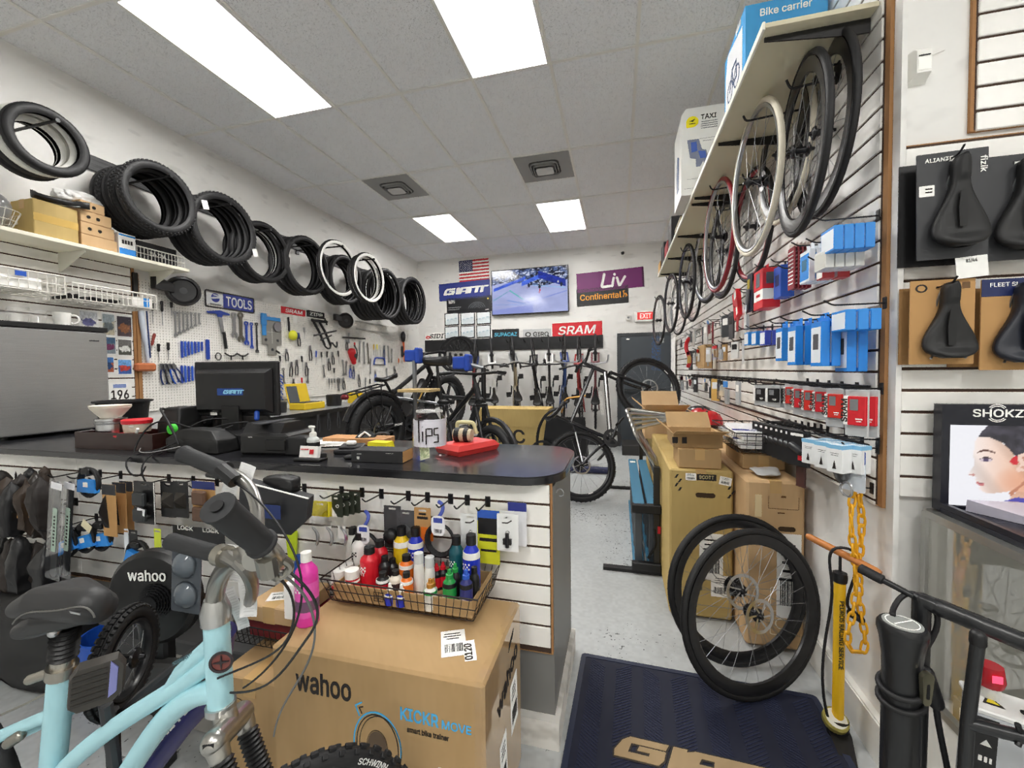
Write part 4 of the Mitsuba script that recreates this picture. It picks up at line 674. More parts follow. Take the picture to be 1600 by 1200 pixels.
# bench clutter
WBZ = .968
def onb(px, py, z=WBZ): q = at(px, py, 2, z); q[0] = min(max(q[0], XL+.1), -3.35); return q
tb = Thing('tool_case', 'open yellow tool case with grey lid on the workbench', 'tool case', None, T(-3.62, 4.15, WBZ)); tb.add('tray', bx(.22, .34, .08, .008, base=True), mt('d9b820', .45)); tb.add('lid', bx(.02, .34, .24, .006, base=True), mt('d9b820', .45), T(-.11, 0, .07) @ R('y', -14)); tb.add('lid_panel', bx(.012, .15, .2, .003, base=True), mt('4a4f52', .5), T(-.095, -.09, .08) @ R('y', -14)); tb.add('foam', bx(.19, .3, .01, base=True), DKG, T(0, 0, .075))
tb2 = Thing('parts_bin', 'yellow parts bin on the workbench behind the fat tired bike', 'bin', None, T(-3.6, 5.2, WBZ)); tb2.add('bin', cat(b2((-.12, -.16, 0), (.12, .16, .01)), b2((-.12, -.16, 0), (-.11, .16, .14)), b2((.11, -.16, 0), (.12, .16, .08)), b2((-.12, -.16, 0), (.12, -.15, .12)), b2((-.12, .15, 0), (.12, .16, .12))), mt('d9b820', .45)); tb2.add('label', bx(.001, .1, .04), PAP, T(.1206, 0, .04))
for i, (y, c, s) in enumerate([(3.3, 'c9c8c2', .12), (3.7, '2a2b2d', .16), (4.6, '1b1b1d', .2), (5.7, '8a3a2a', .12), (6.2, '26262a', .2), (3.0, '5e5f62', .12)]):
    one('workbench_tin', ['white tin', 'black parts tub', 'black tool pouch', 'rust red tin', 'dark tool bag', 'grey tin'][i]+' on the workbench, '+ORD[[1, 2, 3, 4, 5, 0][i]]+' from the fridge end', 'container', lathe([(0, 0), (s*.45, 0), (s*.5, s*.7), (s*.42, s*.72), (s*.4, .01), (0, .01)], 18), mt(c, .45), T(-3.6, y, WBZ+.001), 'tins and tubs on the workbench')
for i in range(6): one('hanging_pliers', f'long handled pliers hooked along the bench edge, {ORD[i]} from the monitor', 'pliers', cat(*[p[1] for p in plier_parts(.2, BLK)]), DKG, FR((-3.27, 3.9+.17*i, .93), (0, 1, 0), (0, 0, 1), (1, 0, 0)), 'pliers along the workbench edge')
# ================= back wall
def back_sign(name, label, px0, py0, px1, py1, mat, th=.006, tilt=0., cat_='sign', off=.004):
    a, b = at(px0, py0, 1, YB-off), at(px1, py1, 1, YB-off); w, h = b[0]-a[0], a[2]-b[2]
    t = Thing(name, label, cat_, None, WB((a[0]+b[0])/2, (a[2]+b[2])/2, off+th/2) @ R('z', tilt)); t.add('board', bx(w, h, th, min(.002, th*.3)), mat); return t, w, h, th/2+.0006
# television: a ski slope broadcast
a, b = at(768, 424, 1, YB-.05), at(889, 487, 1, YB-.05); tw_, th_ = 1.49, .86
tv = Thing('television', 'large wall television showing a blue ski slope race', 'television', None, WB((a[0]+b[0])/2, (a[2]+b[2])/2+.0, .06) @ R('z', .4))
tv.add('housing', bx(tw_, th_, .05, .004), BLK); tv.add('wall_mount', bx(.5, .4, .03), BLK, T(0, 0, -.04))
def slope(u, v):
    c = np.ones(u.shape+(3,))*hx('b9c2f4'); n = nz(u, v, 7, 5); c = c*(.9+.16*n)[..., None]
    f = v-(.66-.22*(u-.3)) ; 
    top = v > .66+.06*np.sin(u*7)+.04*(n-.5); dk = np.where((nz(u, v, 26, 2) > .52)[..., None], hx('1d2238'), hx('5c6f9e')); dk = np.where((nz(u, v, 40, 8) > .62)[..., None], hx('d8e2ff'), dk); c = np.where(top[..., None], dk, c)
    for k, (y0, y1, x0, x1, hh, col) in enumerate([(.56, .80, .02, .46, .07, '3f63d8'), (.66, .84, .40, .70, .10, '4a6ee0'), (.86, .62, .62, .98, .16, '2236a0'), (.62, .52, .55, .98, .02, '8fb4e8'), (.23, .18, .0, .55, .012, '8aa5e0')]):
        y = y0+(y1-y0)*(u-x0)/(x1-x0); m = (u > x0) & (u < x1) & (np.abs(v-y) < hh/2); c[m] = (hx(col)*(.8+.5*nz(u, v, 20, k))[..., None])[m]
    for pl, col in [([(.0, .32), (.22, .52), (.24, .52), (.02, .31)], '7fb0cf'), ([(.23, .53), (.42, .30), (.43, .31), (.25, .54)], '5ec4c4'), ([(.40, .30), (.5, .22), (.99, .44), (.99, .46), (.5, .25)], '8f9fe8'), ([(.0, .1), (.55, .18), (.55, .0), (.0, .0)], '9aa6ea'), ([(.2, .3), (.44, .2), (.45, .22), (.21, .32)], '86a4e6')]:
        m = inpoly(u, v, pl); c[m] = hx(col)
    for (x, y, s, col) in [(.50, .62, .05, '20263e'), (.53, .66, .045, '2a2f45'), (.48, .57, .02, '8a3a4a'), (.64, .58, .05, '1d2030'), (.645, .50, .03, 'e03a4a'), (.92, .60, .05, '20263e'), (.88, .66, .03, 'd8d8e0'), (.635, .45, .02, 'e03a4a')]:
        m = ((u-x)/(s*.3))**2+((v-y)/s)**2 < 1; c[m] = hx(col)
    return c
m, c = picture(tw_-.03, th_-.03, 150, 86, slope); k = tv.add('screen', m, mt('050506', .12), T(0, 0, .0262), color=c*.78); scene[k]['emitter'] = {'type': 'area', 'radiance': {'type': 'mesh_attribute', 'name': 'vertex_color'}}
# flag
a, b = at(717, 407, 1, YB-.01), at(764, 438, 1, YB-.01); fw, fh = b[0]-a[0], .42
fl = Thing('flag', 'United States flag pinned to the back wall above the blue banner', 'flag', None, WB((a[0]+b[0])/2, a[2]-fh/2-.005, .004) @ R('z', 1.5))
for i in range(13): fl.add('stripe', bx(fw, fh/13, .002), mt('b3202e', .7) if i % 2 == 0 else PAP, T(0, fh/2-fh/13*(i+.5), 0))
fl.add('canton', bx(fw*.46, fh*7/13, .001), mt('20264f', .7), T(-fw*.27, fh*3/13, .0015)); fl.add('stars', cat([tm(ext(star(5, .011, .0045), .0008), T(-fw*.27+(i-(5 if r % 2 == 0 else 4)/1*.5+(.0 if r % 2 == 0 else 0))*fw*.075, fh*3/13+(r-4)*fh*.052, .0018)) for r in range(9) for i in range(6 if r % 2 == 0 else 5)]), PAP, kind='stuff')
BNV = mt('27337f', .55)
t, w, h, o = back_sign('brand_banner', 'blue maker banner with slanted white lettering left of the television', 686, 443, 766, 465, BNV, .004, 2.); t.add('lettering', giant(.13, .001), PAP, T(.03, .0, o)); t.add('fold', bx(w, .006, .001), mt('1c2664', .6), T(0, h*.42, o))
t, w, h, o = back_sign('helmet_poster', 'black helmet technology poster below the blue banner', 698, 466, 768, 487, mt('17181c', .4), .004, 1.5); t.add('lettering', txt('MIPS', .06, .13), PAP, T(-w*.38, h*.17, o)); t.add('small_print', cat(bx(.28, .016, .0006, at=(0, .0, 0)), bx(.24, .016, .0006, at=(-.02, -.04, 0))), GRY, T(-w*.32, -h*.1, o)); t.add('helmet_print', cat(*[ext(LineString([(r*math.cos(a_), r*.7*math.sin(a_)) for a_ in np.linspace(.1, PI-.1, 14)]).buffer(.008), .0006) for r in (.17, .13, .09, .05)]), mt('4a4d52', .5), T(w*.18, -h*.25, o)); t.add('round_mark', ext(Point(0, 0).buffer(.018), .0006), mt('d8b84a', .5), T(w*.43, h*.3, o)); t.add('footer_mark', bx(.07, .014, .0006), PAP, T(w*.4, -h*.38, o))
for i in range(6):
    x0, y0 = 695+24.8*(i % 3), 489.5+21*(i//3)-1.0*(i % 3)
    t, w, h, o = back_sign('certificate', f'black framed certificate, {["upper", "lower"][i//3]} row, {["left", "middle", "right"][i % 3]}, below the helmet poster', x0, y0, x0+22.5, y0+18.5, BLK, .012, 1., 'picture'); t.M = t.M
    def cf(u, v, i=i): c = np.where((v > .35+.25*u)[..., None], hx('e9eef0'), hx('cfd8dc')); l = (np.abs(v-(.4+.2*u)) < .02); c = np.where(l[..., None], hx('8fb3c4'), c); return c*(.96+.08*nz(u, v, 16, i))[..., None]
    m, c = picture(w-.03, h-.03, 16, 16, cf); t.add('print', m, vcm(), T(0, 0, o), color=c)
    labels[t.k]['group'] = 'framed certificates'
t, w, h, o = back_sign('brand_sign', 'white strip sign with black SIDI lettering above the wheel by the back corner', 664, 521, 694, 533, PAP, .004); t.add('lettering', txt('SIDI', .085, .30, slant=.25), INK, T(.04, -.02, o)); t.add('red_swirl', ext(ring(.035, .02, 1.3).union(LineString([(-.05, 0), (.06, .01)]).buffer(.006)), .0006), RED, T(-w*.5+.07, 0, o))
t, w, h, o = back_sign('brand_sign', 'black maker sign with light blue lettering beside the certificates', 769, 515, 811, 535, mt('14171a', .5), .004); t.add('lettering', txt('SUPACAZ', .07, w*.84, slant=.1), mt('5cc3e0', .5), T(0, -.005, o))
t, w, h, o = back_sign('brand_sign', 'grey maker sign with black lettering left of the red one', 817, 515, 861, 532, mt('b9babb', .5), .004); t.add('lettering', txt('GIRO', .08, .30), INK, T(.08, -.025, o)); t.add('swirl', ext(ring(.045, .028, 1.3), .0006), INK, T(-.17, .015, o))
t, w, h, o = back_sign('brand_sign', 'large red maker sign with slanted white lettering above the hanging bikes', 863, 505, 941, 526, RED, .005, 1.); t.add('lettering', txt('SRAM', .15, w*.74, slant=.22), PAP, T(-.02, -.075, o))
t, w, h, o = back_sign('brand_banner', 'purple maker banner with large white lettering right of the television', 901, 426, 1006, 450, mt('6a2160', .55), .004, 2.5)
LV = [LineString([(-.30, .10), (-.345, -.07), (-.33, -.09), (-.22, -.085)]).buffer(.020), LineString([(-.165, .03), (-.19, -.09)]).buffer(.018), Point(-.15, .085).buffer(.02), LineString([(-.115, .03), (-.09, -.085), (-.075, -.085), (.0, .035)]).buffer(.018)]
t.add('lettering', cat([ext(g, .001) for g in LV]).apply_scale((1.2, 1.2, 1)), PAP, T(.27, -.005, o)); t.add('edge_strip', bx(.03, h, .002), mt('40123a', .6), T(w/2-.015, 0, o))
t, w, h, o = back_sign('brand_banner', 'black tire maker banner with orange lettering under the purple one', 901, 451, 982, 474, mt('17171a', .5), .004, 2.); t.add('lettering', txt('Continental', .105, w*.80), mt('e89a2e', .5), T(-.03, -.055, o)); OR_ = mt('e89a2e', .5); t.add('horse_mark', ext(unary_union([LineString([(0, -.05), (.02, .0), (.0, .05)]).buffer(.008), LineString([(.02, 0), (.05, .01), (.07, -.03)]).buffer(.008), LineString([(0, .05), (.025, .06)]).buffer(.008), LineString([(.05, .01), (.045, -.05)]).buffer(.006)]), .0006), OR_, T(w*.40, -.0, o))
# exit sign, camera, sockets
ex = Thing('exit_sign', 'white exit sign with glowing red letters above the back door', 'exit sign', None, WB(.44, 2.34, .03)); ex.add('housing', bx(.33, .19, .05, .006), WHT); ex.add('face', bx(.28, .13, .004), mt('e84a4a', .4), T(.02, .005, .026))
k = ex.add('lettering', txt('EXIT', .085, .19, d=.002), PAP, T(.02, -.038, .0285)); scene[k]['emitter'] = {'type': 'area', 'radiance': {'type': 'rgb', 'value': [5., .25, .2]}}
eb = Thing('emergency_light', 'small white box beside the exit sign', 'light', None, WB(.17, 2.33, .02)); eb.add('housing', bx(.09, .09, .04, .006), WHT); eb.add('lens', cyl(.02, .01, 12), GRY, T(0, 0, .02))
cm = Thing('security_camera', 'small white security camera high on the back wall by the ceiling', 'camera', None, WB(.07, 3.52, .0)); cm.add('mount', cyl(.04, .03, 16), WHT); cm.add('arm', tube([(0, 0, .02), (0, -.03, .08)], .012), WHT); cm.add('body', caps((0, -.06, .06), (0, -.07, .14), .045, .045, 2), WHT, smooth=True); cm.add('lens', cyl(.028, .012, 16), BLK, T(0, -.075, .178))
ms = Thing('motion_sensor', 'white motion sensor on the right corner wall near the ceiling', 'sensor', None, FR((.958, 1.70, 2.385), (1, 0, 0), (0, 0, 1), (0, -1, 0))); ms.add('body', hull([(x*.028, y, z) for x in (-1, 1) for y, z in ((-.05, 0), (.05, 0))]+[(x*.02, y, z) for x in (-1, 1) for y, z in ((-.045, .025), (-.035, .045), (.035, .045), (.048, .03))]), WHT); ms.add('lens', hull([(x*.017, y, z) for x in (-1, 1) for y, z in ((-.03, .035), (.012, .035), (-.028, .047), (.012, .048))]), mt('f4f4ee', .25)); ms.add('slot', bx(.03, .003, .004), DKG, T(0, .018, .046)); ms.add('cable', tube(spl([(.022, .03, .01), (.05, .04, .006), (.078, .05, .003)], 5), .0022), WHT)
# black rail with bike hooks
a, b = at(664, 535, 1, YB-.02), at(943, 549, 1, YB-.02)
br_ = Thing('bike_rail', 'long black board holding bike hooks across the back wall', 'rail'); br_.add('board', b2((a[0], YB-.025, 1.80), (b[0]-.01, YB-.002, 2.035), .003), mt('17181a', .55)); 
for i in range(9): br_.add('hook', tube(bentpts([(-3.1+.34*i, YB-.02, 1.95), (-3.1+.34*i, YB-.12, 1.95), (-3.1+.34*i, YB-.15, 2.0)], .03), .008), BLK)
# papers by the door
one('paper_sheet', 'white paper sheets pinned between the back door and the right wall', 'paper', bx(.002, .5, .7), PAP, T(XR-.03, 7.1, 1.55)); 
# ================= wheels and bicycles
SPK = mt('8d8e90', .35, .9); SPB = mt('1c1c1e', .35, .5)
def spoke_list(Rh, Rr, wz, n, r=.0011):
    out = []
    for i in range(n):
        s = 1 if i % 2 else -1; a = 2*PI*i/n; b = a+(.55 if (i//2) % 2 else -.55)
        out.append(tube([(Rh*math.cos(b), Rh*math.sin(b), s*wz), (Rr*math.cos(a), Rr*math.sin(a), s*.003)], r, 4, cap=False))
    return out
def wheel(Rr=.34, tw=.028, rd=.03, rimc=None, tirec=None, n=24, hub=True, rotor=0., cass=False, spk=None, sep=False, pre='rim', rw=None, deco=None, knob=False, mag=False):
    """bicycle wheel around z; returns a list of parts: pre, pre__tire, pre__hub ..."""
    rimc = rimc or MTB; tirec = tirec or RUB; Ri = Rr-tw*.92; rw = rw or tw*.85
    p = [(pre, lathe([(Ri-rd, 0), (Ri-rd*.9, rw*.28), (Ri-rd*.45, rw*.5), (Ri, rw*.5), (Ri-.004, rw*.3), (Ri-.004, -rw*.3), (Ri, -rw*.5), (Ri-rd*.45, -rw*.5), (Ri-rd*.9, -rw*.28)], 56, closed=True), rimc)]
    tor = [(Rr-tw/2+tw/2*math.cos(a), tw/2*math.sin(a)) for a in np.linspace(0, 2*PI, 12, False)]
    p.append((pre+'__tire', lathe(tor, 56, closed=True), tirec))
    if knob: p.append((pre+'__tread_knobs', knobs(Rr, tw, 48), tirec, {'kind': 'stuff'}))
    if mag:
        for i in range(6): p.append((pre+'__mag_spoke', tm(ext([(.03, -.02), (Ri-rd+.005, -.012), (Ri-rd+.005, .012), (.03, .02)], .022, -.011), R('z', 60*i)), rimc))
    else:
        sl = spoke_list(.026, Ri-rd*.9, .024, n)
        if sep:
            for q in sl: p.append((pre+'__spoke', q, spk or SPK))
        else: p.append((pre+'__spokes', cat(sl), spk or SPK, {'kind': 'stuff'}))
    p.append((pre+'__hub', lathe([(0, -.05), (.006, -.05), (.009, -.038), (.026, -.030), (.028, -.024), (.015, -.018), (.013, 0), (.015, .018), (.028, .024), (.026, .030), (.009, .038), (.006, .05), (0, .05)], 18), mt('2a2a2c', .3, .7)))
    if rotor:
        g = Point(0, 0).buffer(rotor, quad_segs=12).difference(Point(0, 0).buffer(rotor-.014, quad_segs=12)); arms = [LineString([(.012*math.cos(a), .012*math.sin(a)), ((rotor-.008)*math.cos(a+.5), (rotor-.008)*math.sin(a+.5))]).buffer(.0035) for a in np.linspace(0, 2*PI, 6, False)]
        p.append((pre+'__brake_rotor', ext(unary_union([g]+arms), .002, .034), CHR))
    if cass: p.append((pre+'__cassette', cat(*[tm(ext(Polygon(star(24, .026+.0045*i, .0235+.0045*i)), .002), T(0, 0, -.034-.004*(6-i))) for i in range(6)]), mt('3a3a3c', .3, .8)))
    if deco: p += deco
    return p
def axis_frame(c, n, roll=0.): M = axz(n, roll); M[:3, 3] = c; return M
def rimtext(s, h, r, w=None, a0=90):
    """lettering bent around a circle of radius r"""
    m = txt(s, h, w, .0008); v = m.vertices.copy(); a = math.radians(a0)-v[:, 0]/r; rr = r+v[:, 1]; m.vertices = np.stack([rr*np.cos(a), rr*np.sin(a), v[:, 2]], 1); return m
# two deep wheels leaning in the aisle
fwl = wheel(.352, .028, .045, MTB, RUB, 24, rotor=.07, sep=True, spk=SPK, deco=[('rim__rim_label', rimtext('ZIPP', .012, .28, .05, 205), mt('55575b', .5))])
n1 = np.array([.47, -.88, .12]); place(fwl, 'bicycle_wheel', 'front black wheel with a disc rotor leaning in the aisle, nearer the mat', 'wheel', axis_frame((.553, 1.925, .354), n1, 30), 'wheels leaning on the aisle cartons')
rwl = wheel(.346, .03, .04, MTB, RUB, 24, rotor=.08, cass=True, sep=True, spk=SPK); place(rwl, 'bicycle_wheel', 'rear black wheel with a disc rotor leaning against the gold carton', 'wheel', axis_frame((.545, 2.125, .352), (.33, -.94, .15), 10), 'wheels leaning on the aisle cartons')
# wheels hanging in a row under the right shelf
SIL = mt('b9bbbd', .22, .9); TWH = mt('c9c1b0', .55); DRED = mt('7a1420', .35)
HW = [(.825, 2.03, 2.385, .345, -5, MTB, RUB, .06, 0, 'black deep rim wheel hung nearest the brown panel edge'), (.745, 2.02, 2.315, .35, -6, MTB, RUB, .055, 0, 'black deep rim wheel in front of the nearest one'), (.815, 2.42, 2.49, .342, 1, MTB, TWH, .05, 0, 'deep black rim wheel with a cream tire hung on the right wall'), (.655, 2.32, 2.325, .358, 1, SIL, TWH, .02, 1, 'silver rimmed wheel with a cream tire and cassette'), (.82, 2.95, 2.3, .35, 2, DRED, RUB, .02, 0, 'dark red rimmed wheel behind the cream tired ones'),
      (.66, 3.12, 2.30, .375, 2, SIL, DRED, .018, 1, 'silver and red wheel hanging lower in the middle'), (.765, 3.45, 2.29, .36, 3, MTB, RUB, .03, 1, 'black wheel just beyond the silver and red one'), (.765, 4.02, 2.36, .375, 7, SIL, RUB, .02, 0, 'silver rimmed wheel with a black tire, middle of the row'), (.66, 4.47, 2.27, .37, 3, MTB, RUB, .03, 1, 'black wheel with a thick hub past the middle of the row'), (.80, 4.95, 2.28, .36, 4, SIL, RUB, .02, 0, 'thin silver wheel, fourth from the far end of the row'),
      (.62, 5.4, 2.2, .36, 6, MTB, RUB, .03, 0, 'black wheel, third from the far end of the row'), (.76, 5.8, 2.2, .36, 8, SIL, RUB, .02, 0, 'grey rimmed wheel, second from the far end of the row'), (.56, 6.3, 2.1, .36, 8, MTB, RUB, .025, 0, 'black wheel at the far end of the row by the exit sign')]
for i, (x, y, z, r_, a, rc, tc, rd, cs, lab) in enumerate(HW):
    al = math.radians(a); place(wheel(r_, .027, rd, rc, tc, 20, cass=bool(cs), spk=SPK), 'bicycle_wheel', lab, 'wheel', axis_frame((x, y, z), (-math.cos(al), -math.sin(al), 0), 20*i), 'wheels hanging under the right shelf')
    hz = z+r_-.027-rd-.008; h = Thing('wheel_hook', f'hook carrying the {lab}', 'hook', 'wheel hooks on the right wall'); h.add('arm', tube(bentpts([(XR-.003, y, hz+.02), (x-.04, y, hz-.0), (x-.055, y, hz+.04)], .02), .005), BLK); h.add('plate', bx(.006, .04, .06), BLK, T(XR-.004, y, hz+.03))
def lerp(a, b, t): return np.array(a)*(1-t)+np.array(b)*t
def bike(o):
    """bicycle in a local frame: rear axle (0,0,R), x forward, y left, z up"""
    Rr, tw, wb = o.get('R', .345), o.get('tw', .05), o.get('wb', 1.06); fm = o['frame']; fk = o.get('fork', fm); tr_ = o.get('tr', .017); bar = o.get('bar', 'flat')
    A = np.array([0, 0, Rr]); F = np.array([wb, 0, Rr]); BBp = np.array([.41, 0, Rr-.05]); ST_ = np.array([.25, 0, o.get('st', .78)]); HT = np.array([wb-.24, 0, o.get('ht', .93)]); HB = np.array([wb-.19, 0, o.get('ht', .93)-.14]); SD = ST_+(ST_-BBp)/np.linalg.norm(ST_-BBp)*o.get('post', .15)
    p = [('frame', cat(tube([BBp, ST_], tr_), tube([ST_-(0, 0, .03), HT-(0, 0, .02)], tr_), tube([BBp, HB], tr_*1.25), tube([HB-(HT-HB)*.1, HT+(HT-HB)*.1], tr_*1.15), *[q for s in (1, -1) for q in (tube(bentpts([BBp+(0, .02*s, 0), (.2, .05*s, Rr-.01), A+(0, .065*s, 0)], .08), tr_*.6), tube(bentpts([ST_-(0, 0, .06), ST_-(.06, -.045*s, .14), A+(0, .065*s, 0)], .05), tr_*.5))]), fm)]
    fd = (HB-HT)/np.linalg.norm(HB-HT); cr = HB+fd*.05
    p.append(('fork', cat(caps(cr+(0, .055, 0), cr-(0, .055, 0), .02), *[tube(bentpts([cr+(0, .055*s, 0), lerp(cr, F, .6)+(-.01, .058*s, 0), F+(0, .058*s, 0)], .08), o.get('fr', .016)) for s in (1, -1)]), fk))
    for nm, c in (('rear_wheel', A), ('front_wheel', F)):
        mag = o.get('mag') == nm
        for q in wheel(Rr, tw, o.get('rd', .02), o.get('rimc', MTB), o.get('tirec', RUB), 18, rotor=o.get('rotor', 0.), cass=nm == 'rear_wheel', pre=nm, knob=o.get('knob', False), mag=mag, rw=tw*.7): p.append((q[0], tm(q[1], T(*c) @ R('x', 90)), q[2])+tuple(q[3:]))
    sm = HT-fd*.09; bc = sm+(.06, 0, .02); bw = o.get('bw', .33); bm = o.get('barm', BLK)
    p.append(('stem', cat(tube([HT, sm], .016), tube([sm, bc], .017)), bm))
    if bar == 'flat': hb = spl([bc+(-.05, -bw, .01), bc+(-.02, -bw*.5, .012), bc, bc+(-.02, bw*.5, .012), bc+(-.05, bw, .01)], 6)
    elif bar == 'bull': hb = bentpts([bc+(.14, -.2, .03), bc+(.03, -.2, 0), bc, bc+(.03, .2, 0), bc+(.14, .2, .03)], .05)
    else: hb = bentpts([bc+(-.02, -.21, -.14), bc+(.07, -.21, -.12), bc+(.08, -.2, 0), bc+(0, -.19, 0), bc+(0, .19, 0), bc+(.08, .2, 0), bc+(.07, .21, -.12), bc+(-.02, .21, -.14)], .05)
    p.append(('handlebar', tube(hb, .013), bm)); g = o.get('gripm', BLK)
    if bar == 'flat':
        for a, b in ((hb[0], hb[3]), (hb[-1], hb[-4])): p.append(('grip', tube([a, lerp(a, b, 1.2)], .0165), g)); p.append(('brake_lever', tube([lerp(a, b, 1.3), lerp(a, b, 1.4)+(.035, 0, -.02), lerp(a, b, .5)+(.045, 0, -.03)], .006), DKG))
    p.append(('seatpost', tube([ST_-(SD-ST_)*.3, SD], .0145), o.get('postm', BLK))); p.append(('saddle', tm(SADM, TP(SD+(.02, 0, .045))), o.get('sadm', BLK), {'smooth': True})); p.append(('saddle_rails', tm(SADRAIL, TP(SD+(.02, 0, .045))), CHR))
    cp = BBp+(0, -.055, 0); p.append(('chainring', tm(ext(Polygon(star(36, .095, .09)).difference(Point(0, 0).buffer(.06)).union(LineString([(-.08, 0), (.08, 0)]).buffer(.012)).union(LineString([(0, -.08), (0, .08)]).buffer(.012)), .004), TP(cp) @ R('x', 90)), o.get('crank', DKG)))
    for s, ang in ((-1, o.get('ca', 20)), (1, o.get('ca', 20)+180)):
        e = BBp+np.array([.17*math.cos(math.radians(ang)), .075*s, .17*math.sin(math.radians(ang))]); p.append(('crank_arm', tube([BBp+(0, .06*s, 0), e], (.014, .010)), o.get('crank', DKG))); p.append(('pedal', bx(.09, .085, .018, .004, at=e+(0, .05*s, 0)), BLK))
    return p+o.get('extra', [])
def place_bike(o, label, A, B, up, group=None, name='bicycle'):
    A, B = np.array(A, float), np.array(B, float); x = B-A; k = np.linalg.norm(x)/o.get('wb', 1.06); x /= np.linalg.norm(x); y = np.cross(np.array(up, float), x); y /= np.linalg.norm(y); z = np.cross(x, y)
    return place(bike(o), name, label, 'bicycle', FR(A, x, y, z) @ S(k) @ T(0, 0, -o.get('R', .345)), group)
# mountain bike rearing up by the back door
lt = txt('SUPERIOR', .03, .26, slant=.2)
mo = dict(R=.345, tw=.055, wb=1.12, frame=mt('26262a', .25), fork=mt('1a1a1c', .2), rotor=.09, knob=True, rd=.022, st=.72, ht=.93, tr=.019, rimc=mt('202124', .35), bar='flat', extra=[('lettering', tm(lt, FR((.64, -.026, .59), (.72, 0, .69), (-.69, 0, .72), (0, -1, 0))), PAP)] + [('rim_sticker', tm(cat(*[tm(bx(.05, .010, .0008), R('z', a) @ T(0, .275, 0)) for a in (20, 150, 265)]), T(1.12*q, -.021, .345) @ R('x', 90)), PAP) for q in (0, 1)])
mo['extra'].append(('frame_stripe', cat(tube([(.41, -.012, .30), (.92, -.012, .79)], .0150), tube([(.02, -.066, .36), (.2, -.045, .60)], .0095)), mt('b9babb', .25, .8), {'kind': 'stuff'}))
place_bike(mo, 'black mountain bike rearing up on its rear wheel by the back door', (-.40, 4.42, .375), (.33, 5.0, 1.175), (-.75, -.05, .55))
# fat tired electric bike in the work stand
eb_ = dict(R=.36, tw=.115, wb=1.08, frame=BLK, mag='front_wheel', knob=True, rd=.015, tr=.024, st=.70, ht=.90, postm=BLK, rotor=.08, post=.14, extra=[('rear_rack', cat(*[tube(bentpts([(-.28, s*.07, .80), (.16, s*.07, .80)], .02), .008) for s in (1, -1)], *[tube([(.0+q, s*.07, .80), (.0, s*.09, .36)], .006) for s in (1, -1) for q in (-.12, .08)], *[tube([(x_, -.07, .80), (x_, .07, .80)], .006) for x_ in (-.28, -.15, 0, .14)]), BLK), ('battery', tm(bx(.34, .075, .10, .02), FR((.64, 0, .60), (.72, 0, .69), (0, 1, 0), (-.69, 0, .72))), mt('1d1d20', .35)), ('tail_light', caps((-.30, -.02, .78), (-.30, .02, .78), .025), mt('6a1a20', .2)), ('rear_fender', tube([(.40*math.cos(a), 0, .345+.40*math.sin(a)) for a in np.linspace(.5, 2.6, 14)], .03, 8), mt('1a1a1c', .3)), ('lettering', tm(txt('ENGWE', .022, .11), FR((.22, -.07, .345), (.98, 0, -.15), (.15, 0, .98), (0, -1, 0))), PAP), ('gold_label', tm(bx(.16, .02, .002), FR((.62, -.04, .55), (.72, 0, .69), (-.69, 0, .72), (0, -1, 0))), mt('c9a050', .4))])
ra, fa = pt(590, 672, 3.95), pt(697, 629, 4.8); place_bike(eb_, 'black fat tired electric bicycle with rear rack raised in the work stand', ra, fa, (0, 0, 1))
# black bike with orange hub
cy = dict(R=.33, tw=.075, wb=1.08, frame=mt('19191b', .25), tr=.026, rd=.015, rimc=BLK, st=.72, ht=1.02, bar='flat', bw=.36, extra=[('lettering', tm(txt('CYCLONE', .03, .24), FR((.66, -.03, .58), (.72, 0, .69), (-.69, 0, .72), (0, -1, 0))), mt('d8c48a', .5)), ('orange_hub', tm(cyl(.05, .09, 16, at=(0, 0, -.045)), T(1.08, 0, .33) @ R('x', 90)), mt('c06a2a', .4)), ('front_light', caps((.98, -.06, .88), (1.02, -.06, .88), .03), BLK), ('front_fender', tube([(1.08+.375*math.cos(a), 0, .33+.375*math.sin(a)) for a in np.linspace(.2, 2.3, 12)], .024, 8), BLK)])
place_bike(cy, 'black bicycle with an orange front hub in front of the long gold carton', pt(688, 708, 4.35), pt(772, 722, 3.5), (0, 0, 1))
# bikes hung upright along the back wall
WF = mt('e6e6e4', .35); HB_ = [(-2.62, mt('8f2430', .35), 'flat', 'red and navy bicycle hung leftmost on the back wall rail', dict(fork=NVB, tw=.04)), (-2.30, WF, 'flat', 'white framed bicycle hung under the certificates', dict(tw=.045)), (-1.90, mt('a89c84', .3, .6), 'flat', 'bronze framed bicycle hung under the blue lettered sign', dict(fork=CHR, tw=.045)), (-1.50, BLK, 'drop', 'black drop bar bicycle hung under the grey maker sign', dict(tw=.03)),
       (-1.22, mt('232326', .3), 'drop', 'dark bicycle with a white tube hung right of the black drop bar one', dict(fork=WF, tw=.03)), (-.95, mt('223f78', .3), 'bull', 'blue framed bicycle with silver bars hung under the red sign', dict(barm=CHR, tw=.035)), (-.68, mt('8c2a2c', .3), 'flat', 'red framed bicycle hung under the middle of the red sign', dict(tw=.035)), (-.40, mt('6a3c40', .3), 'bull', 'maroon bicycle with silver bars hung nearest the back door', dict(barm=CHR, tw=.04))]
for i, (x, fm, bar, lab, ex_) in enumerate(HB_):
    o = dict(R=.335, wb=1.0, frame=fm, bar=bar, rd=.02, ht=.90, bw=.28, post=.10, **ex_); dx = (-.03, .06, .08, .12, .02, -.02, .03, .0)[i]
    A = np.array([x+dx, YB-.42, .66+.03*(i % 3)]); B = np.array([x, YB-.40, 1.67+.02*(i % 3)]); place_bike(o, lab, A, B, (-x+.25*(i % 3-1)*2, -7.3, 0), 'bicycles hung on the back wall rail')
